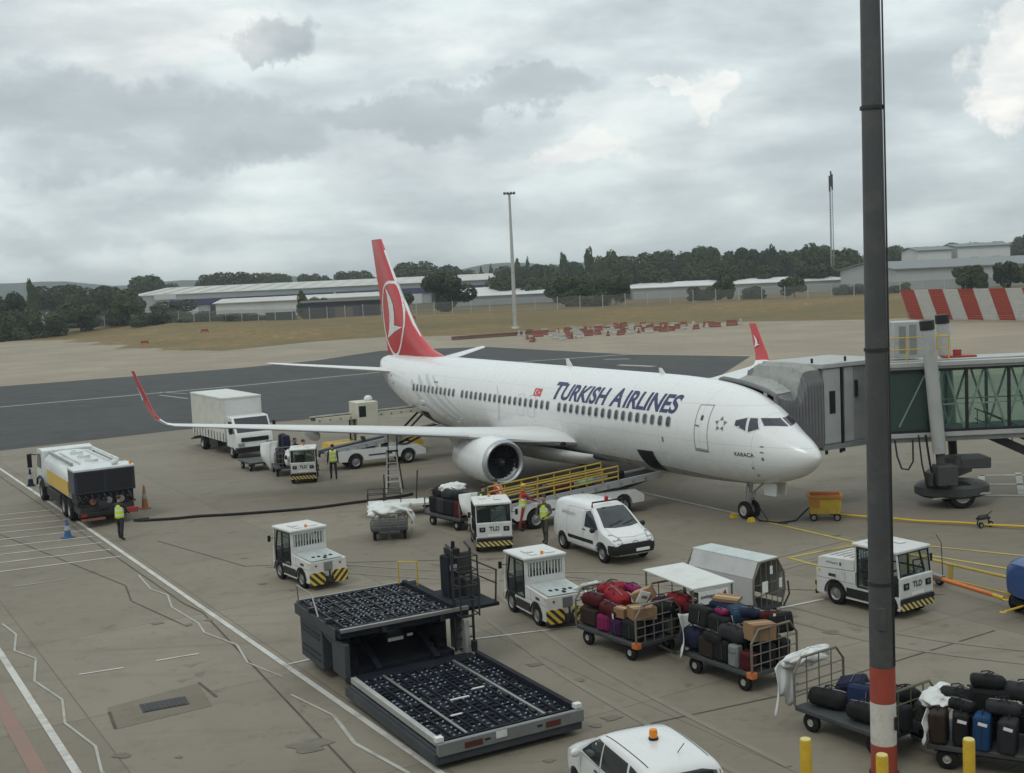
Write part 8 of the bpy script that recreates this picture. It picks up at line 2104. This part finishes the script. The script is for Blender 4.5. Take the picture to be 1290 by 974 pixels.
# cloud deck: project the view direction onto a layer overhead
zc = mathn(n, l, 'ADD', mathn(n, l, 'MAXIMUM', sp.outputs[2], 0), .13)
cb = n.new('ShaderNodeCombineXYZ')
l.new(mathn(n, l, 'DIVIDE', sp.outputs[0], zc), cb.inputs[0]); l.new(mathn(n, l, 'DIVIDE', sp.outputs[1], zc), cb.inputs[1]); cb.inputs[2].default_value = 3.7
def noise(vec, s, d, r, dist=0.0):
    k = n.new('ShaderNodeTexNoise'); k.inputs['Scale'].default_value = s; k.inputs['Detail'].default_value = d; k.inputs['Roughness'].default_value = r; k.inputs['Distortion'].default_value = dist
    l.new(vec, k.inputs['Vector']); return k
def rng(s, a, b_, c=0.0, d=1.0, smooth=True):
    k = n.new('ShaderNodeMapRange'); k.interpolation_type = 'SMOOTHSTEP' if smooth else 'LINEAR'
    for i, v in enumerate((a, b_, c, d)): k.inputs[i + 1].default_value = v
    l.new(s, k.inputs[0]); return k.outputs[0]
n1 = noise(cb.outputs[0], 1.15, 9, .56, .35).outputs['Fac']
n2 = noise(cb.outputs[0], .42, 5, .5, .2).outputs['Fac']
st = n.new('ShaderNodeMapping'); st.inputs['Scale'].default_value = (1.2, 1.2, 7.5); l.new(D, st.inputs['Vector'])
n3 = noise(st.outputs[0], 3.2, 8, .58, .3).outputs['Fac']
st2 = n.new('ShaderNodeMapping'); st2.inputs['Scale'].default_value = (1, 1, 2.6); st2.inputs['Location'].default_value = (.3, .1, .22); l.new(D, st2.inputs['Vector'])
n4 = noise(st2.outputs[0], 6.5, 7, .50, .15).outputs['Fac']
n5 = noise(st2.outputs[0], 15, 6, .55, .1).outputs['Fac']
dens = mathn(n, l, 'ADD', mathn(n, l, 'MULTIPLY', n1, .14), mathn(n, l, 'ADD', mathn(n, l, 'MULTIPLY', n2, .10), mathn(n, l, 'MULTIPLY', n3, .17)))
dens = mathn(n, l, 'ADD', dens, mathn(n, l, 'ADD', mathn(n, l, 'MULTIPLY', n4, .52), mathn(n, l, 'MULTIPLY', n5, .19)))
# large cloud masses, given as directions on the sky dome
wn = noise(D, 13, 8, .62); wv = n.new('ShaderNodeVectorMath'); wv.operation = 'MULTIPLY_ADD'
l.new(wn.outputs['Color'], wv.inputs[0]); wv.inputs[1].default_value = (.10, .10, .10)
vs_ = n.new('ShaderNodeVectorMath'); vs_.operation = 'SUBTRACT'; l.new(D, vs_.inputs[0]); vs_.inputs[1].default_value = (.05, .05, .05); l.new(vs_.outputs[0], wv.inputs[2])
def blob(az, el, ra, re, soft=.5):
    """1 inside an ellipse on the dome (degrees; azimuth from +Y to the right)"""
    a, e = rad(az), rad(el); c = Vector((math.sin(a) * math.cos(e), math.cos(a) * math.cos(e), math.sin(e)))
    r_ = Vector((math.cos(a), -math.sin(a), 0)); u_ = r_.cross(c)
    res = None
    d = n.new('ShaderNodeVectorMath'); d.operation = 'SUBTRACT'; l.new(wv.outputs[0], d.inputs[0]); d.inputs[1].default_value = c
    for ax, k in ((r_, ra), (u_, re)):
        p_ = n.new('ShaderNodeVectorMath'); p_.operation = 'DOT_PRODUCT'; l.new(d.outputs[0], p_.inputs[0]); p_.inputs[1].default_value = ax
        q = mathn(n, l, 'DIVIDE', p_.outputs['Value'], rad(k)); q = mathn(n, l, 'MULTIPLY', q, q)
        res = q if res is None else mathn(n, l, 'ADD', res, q)
    return rng(res, 1.0 + soft, 1.0 - soft, 0, 1)
mass = None
for a, e, ra, re, k, sf in ((-10.2, 11.0, 2.0, .95, .20, .5), (-18.5, 8.5, 5.0, 1.6, .10, .7), (-11.5, 7.2, 3.2, 1.5, .11, .7), (-17, 6.2, 6.5, 1.0, .08, .8), (-4.5, 7.4, 3.6, .8, .09, .5), (.5, 8.6, 4.5, .7, .09, .5), (-20, 2.6, 9, .9, .05, .8), (16, 5.0, 9, 4.5, .05, .9)):
    q = mathn(n, l, 'MULTIPLY', blob(a, e, ra, re, sf), k); mass = q if mass is None else mathn(n, l, 'ADD', mass, q)
brt = None
for a, e, ra, re, k, sf in ((10.6, 8.2, 1.4, 1.1, .75, .3), (8.4, 8.7, 1.0, .4, .75, .3), (23.4, 8.0, 2.3, 2.4, 1.0, .25), (4.2, 5.7, 2.4, .8, .5, .5), (-16, 11.6, 6, 1.6, .45, .9), (-3.0, 5.4, 6, .9, .30, .9), (8, 6.6, 5, 1.6, .22, .9), (-1.5, 10.8, 6, .8, .3, .9)):
    q = mathn(n, l, 'MULTIPLY', blob(a, e, ra, re, sf), k); brt = q if brt is None else mathn(n, l, 'ADD', brt, q)
dn = mathn(n, l, 'ADD', dens, mass)
rp = n.new('ShaderNodeValToRGB'); el = rp.color_ramp.elements
el[0].position = .44; el[0].color = (.775, .838, .82, 1); el[1].position = .84; el[1].color = (.337, .382, .405, 1)
for p_, c_ in ((.52, (.665, .735, .735)), (.585, (.552, .615, .63)), (.66, (.45, .508, .53))):
    e_ = el.new(p_); e_.color = (*c_, 1)
l.new(dn, rp.inputs[0])
m1 = n.new('ShaderNodeMix'); m1.data_type = 'RGBA'; l.new(mathn(n, l, 'MULTIPLY', mathn(n, l, 'MINIMUM', brt, 1.0), rng(mathn(n, l, 'ADD', mathn(n, l, 'MULTIPLY', n5, .6), mathn(n, l, 'MULTIPLY', n4, .4)), .36, .58, 1.0, .45)), m1.inputs[0]); l.new(rp.outputs[0], m1.inputs[6]); m1.inputs[7].default_value = (.93, .91, .86, 1)
# the deck is brighter overhead than at the horizon (overcast sky)
zg = n.new('ShaderNodeMapRange'); zg.inputs[1].default_value = .18; zg.inputs[2].default_value = .9; zg.inputs[3].default_value = 1.12; zg.inputs[4].default_value = 1.45; l.new(sp.outputs[2], zg.inputs[0])
bc = n.new('ShaderNodeBackground'); l.new(m1.outputs[2], bc.inputs[0]); l.new(zg.outputs[0], bc.inputs[1])
ms = n.new('ShaderNodeMixShader'); ms.inputs[0].default_value = .93
l.new(bg.outputs[0], ms.inputs[1]); l.new(bc.outputs[0], ms.inputs[2]); l.new(ms.outputs[0], out.inputs[0])

sl = bpy.data.lights.new('sun', 'SUN'); sl.energy = .6; sl.angle = rad(14); sl.color = (1, .95, .88)
so = bpy.data.objects.new('sun', sl); LINK.link(so)
sd = Vector((math.sin(SUN_AZ) * math.cos(SUN_EL), math.cos(SUN_AZ) * math.cos(SUN_EL), math.sin(SUN_EL)))
so.rotation_euler = (-sd).to_track_quat('-Z', 'Y').to_euler(); so.location = sd * 200

cam = bpy.data.cameras.new('camera'); cam.sensor_width = 36; cam.lens = 36 * 1519.97 / 1290; cam.clip_end = 9000; cam.clip_start = .1
co = bpy.data.objects.new('camera', cam); LINK.link(co); co.location = (0, 0, 9.544)
pit, rol = .09085680, -.04619125
F_ = Vector((0, math.cos(pit), -math.sin(pit))); R_ = Vector((1, 0, 0)); U_ = R_.cross(F_)
c_, s_ = math.cos(rol), math.sin(rol)
R2 = R_ * c_ + U_ * s_; U2 = U_ * c_ - R_ * s_
co.matrix_world = Matrix(((R2.x, U2.x, -F_.x, 0), (R2.y, U2.y, -F_.y, 0), (R2.z, U2.z, -F_.z, 9.544), (0, 0, 0, 1)))
scene.camera = co
scene.view_settings.view_transform = 'Standard'; scene.view_settings.look = 'None'; scene.view_settings.exposure = .12; scene.view_settings.gamma = 1
scene.render.engine = 'CYCLES'; scene.cycles.use_denoising = True; scene.cycles.max_bounces = 6; scene.cycles.transparent_max_bounces = 12

# thin even air over the whole field
hm = bpy.data.materials.new('haze_air'); n, l = nodes_of(hm); n.remove(n['Principled BSDF'])
pv = n.new('ShaderNodeVolumePrincipled'); pv.inputs['Color'].default_value = (.80, .86, .90, 1); pv.inputs['Density'].default_value = .00026; pv.inputs['Anisotropy'].default_value = .3
l.new(pv.outputs[0], n['Material Output'].inputs['Volume'])
b = MB(); b.span((-3650, -330, -9), (3650, 4650, 52)); hz = b.build('haze', hm, smooth=0); hz['kind'] = 'stuff'
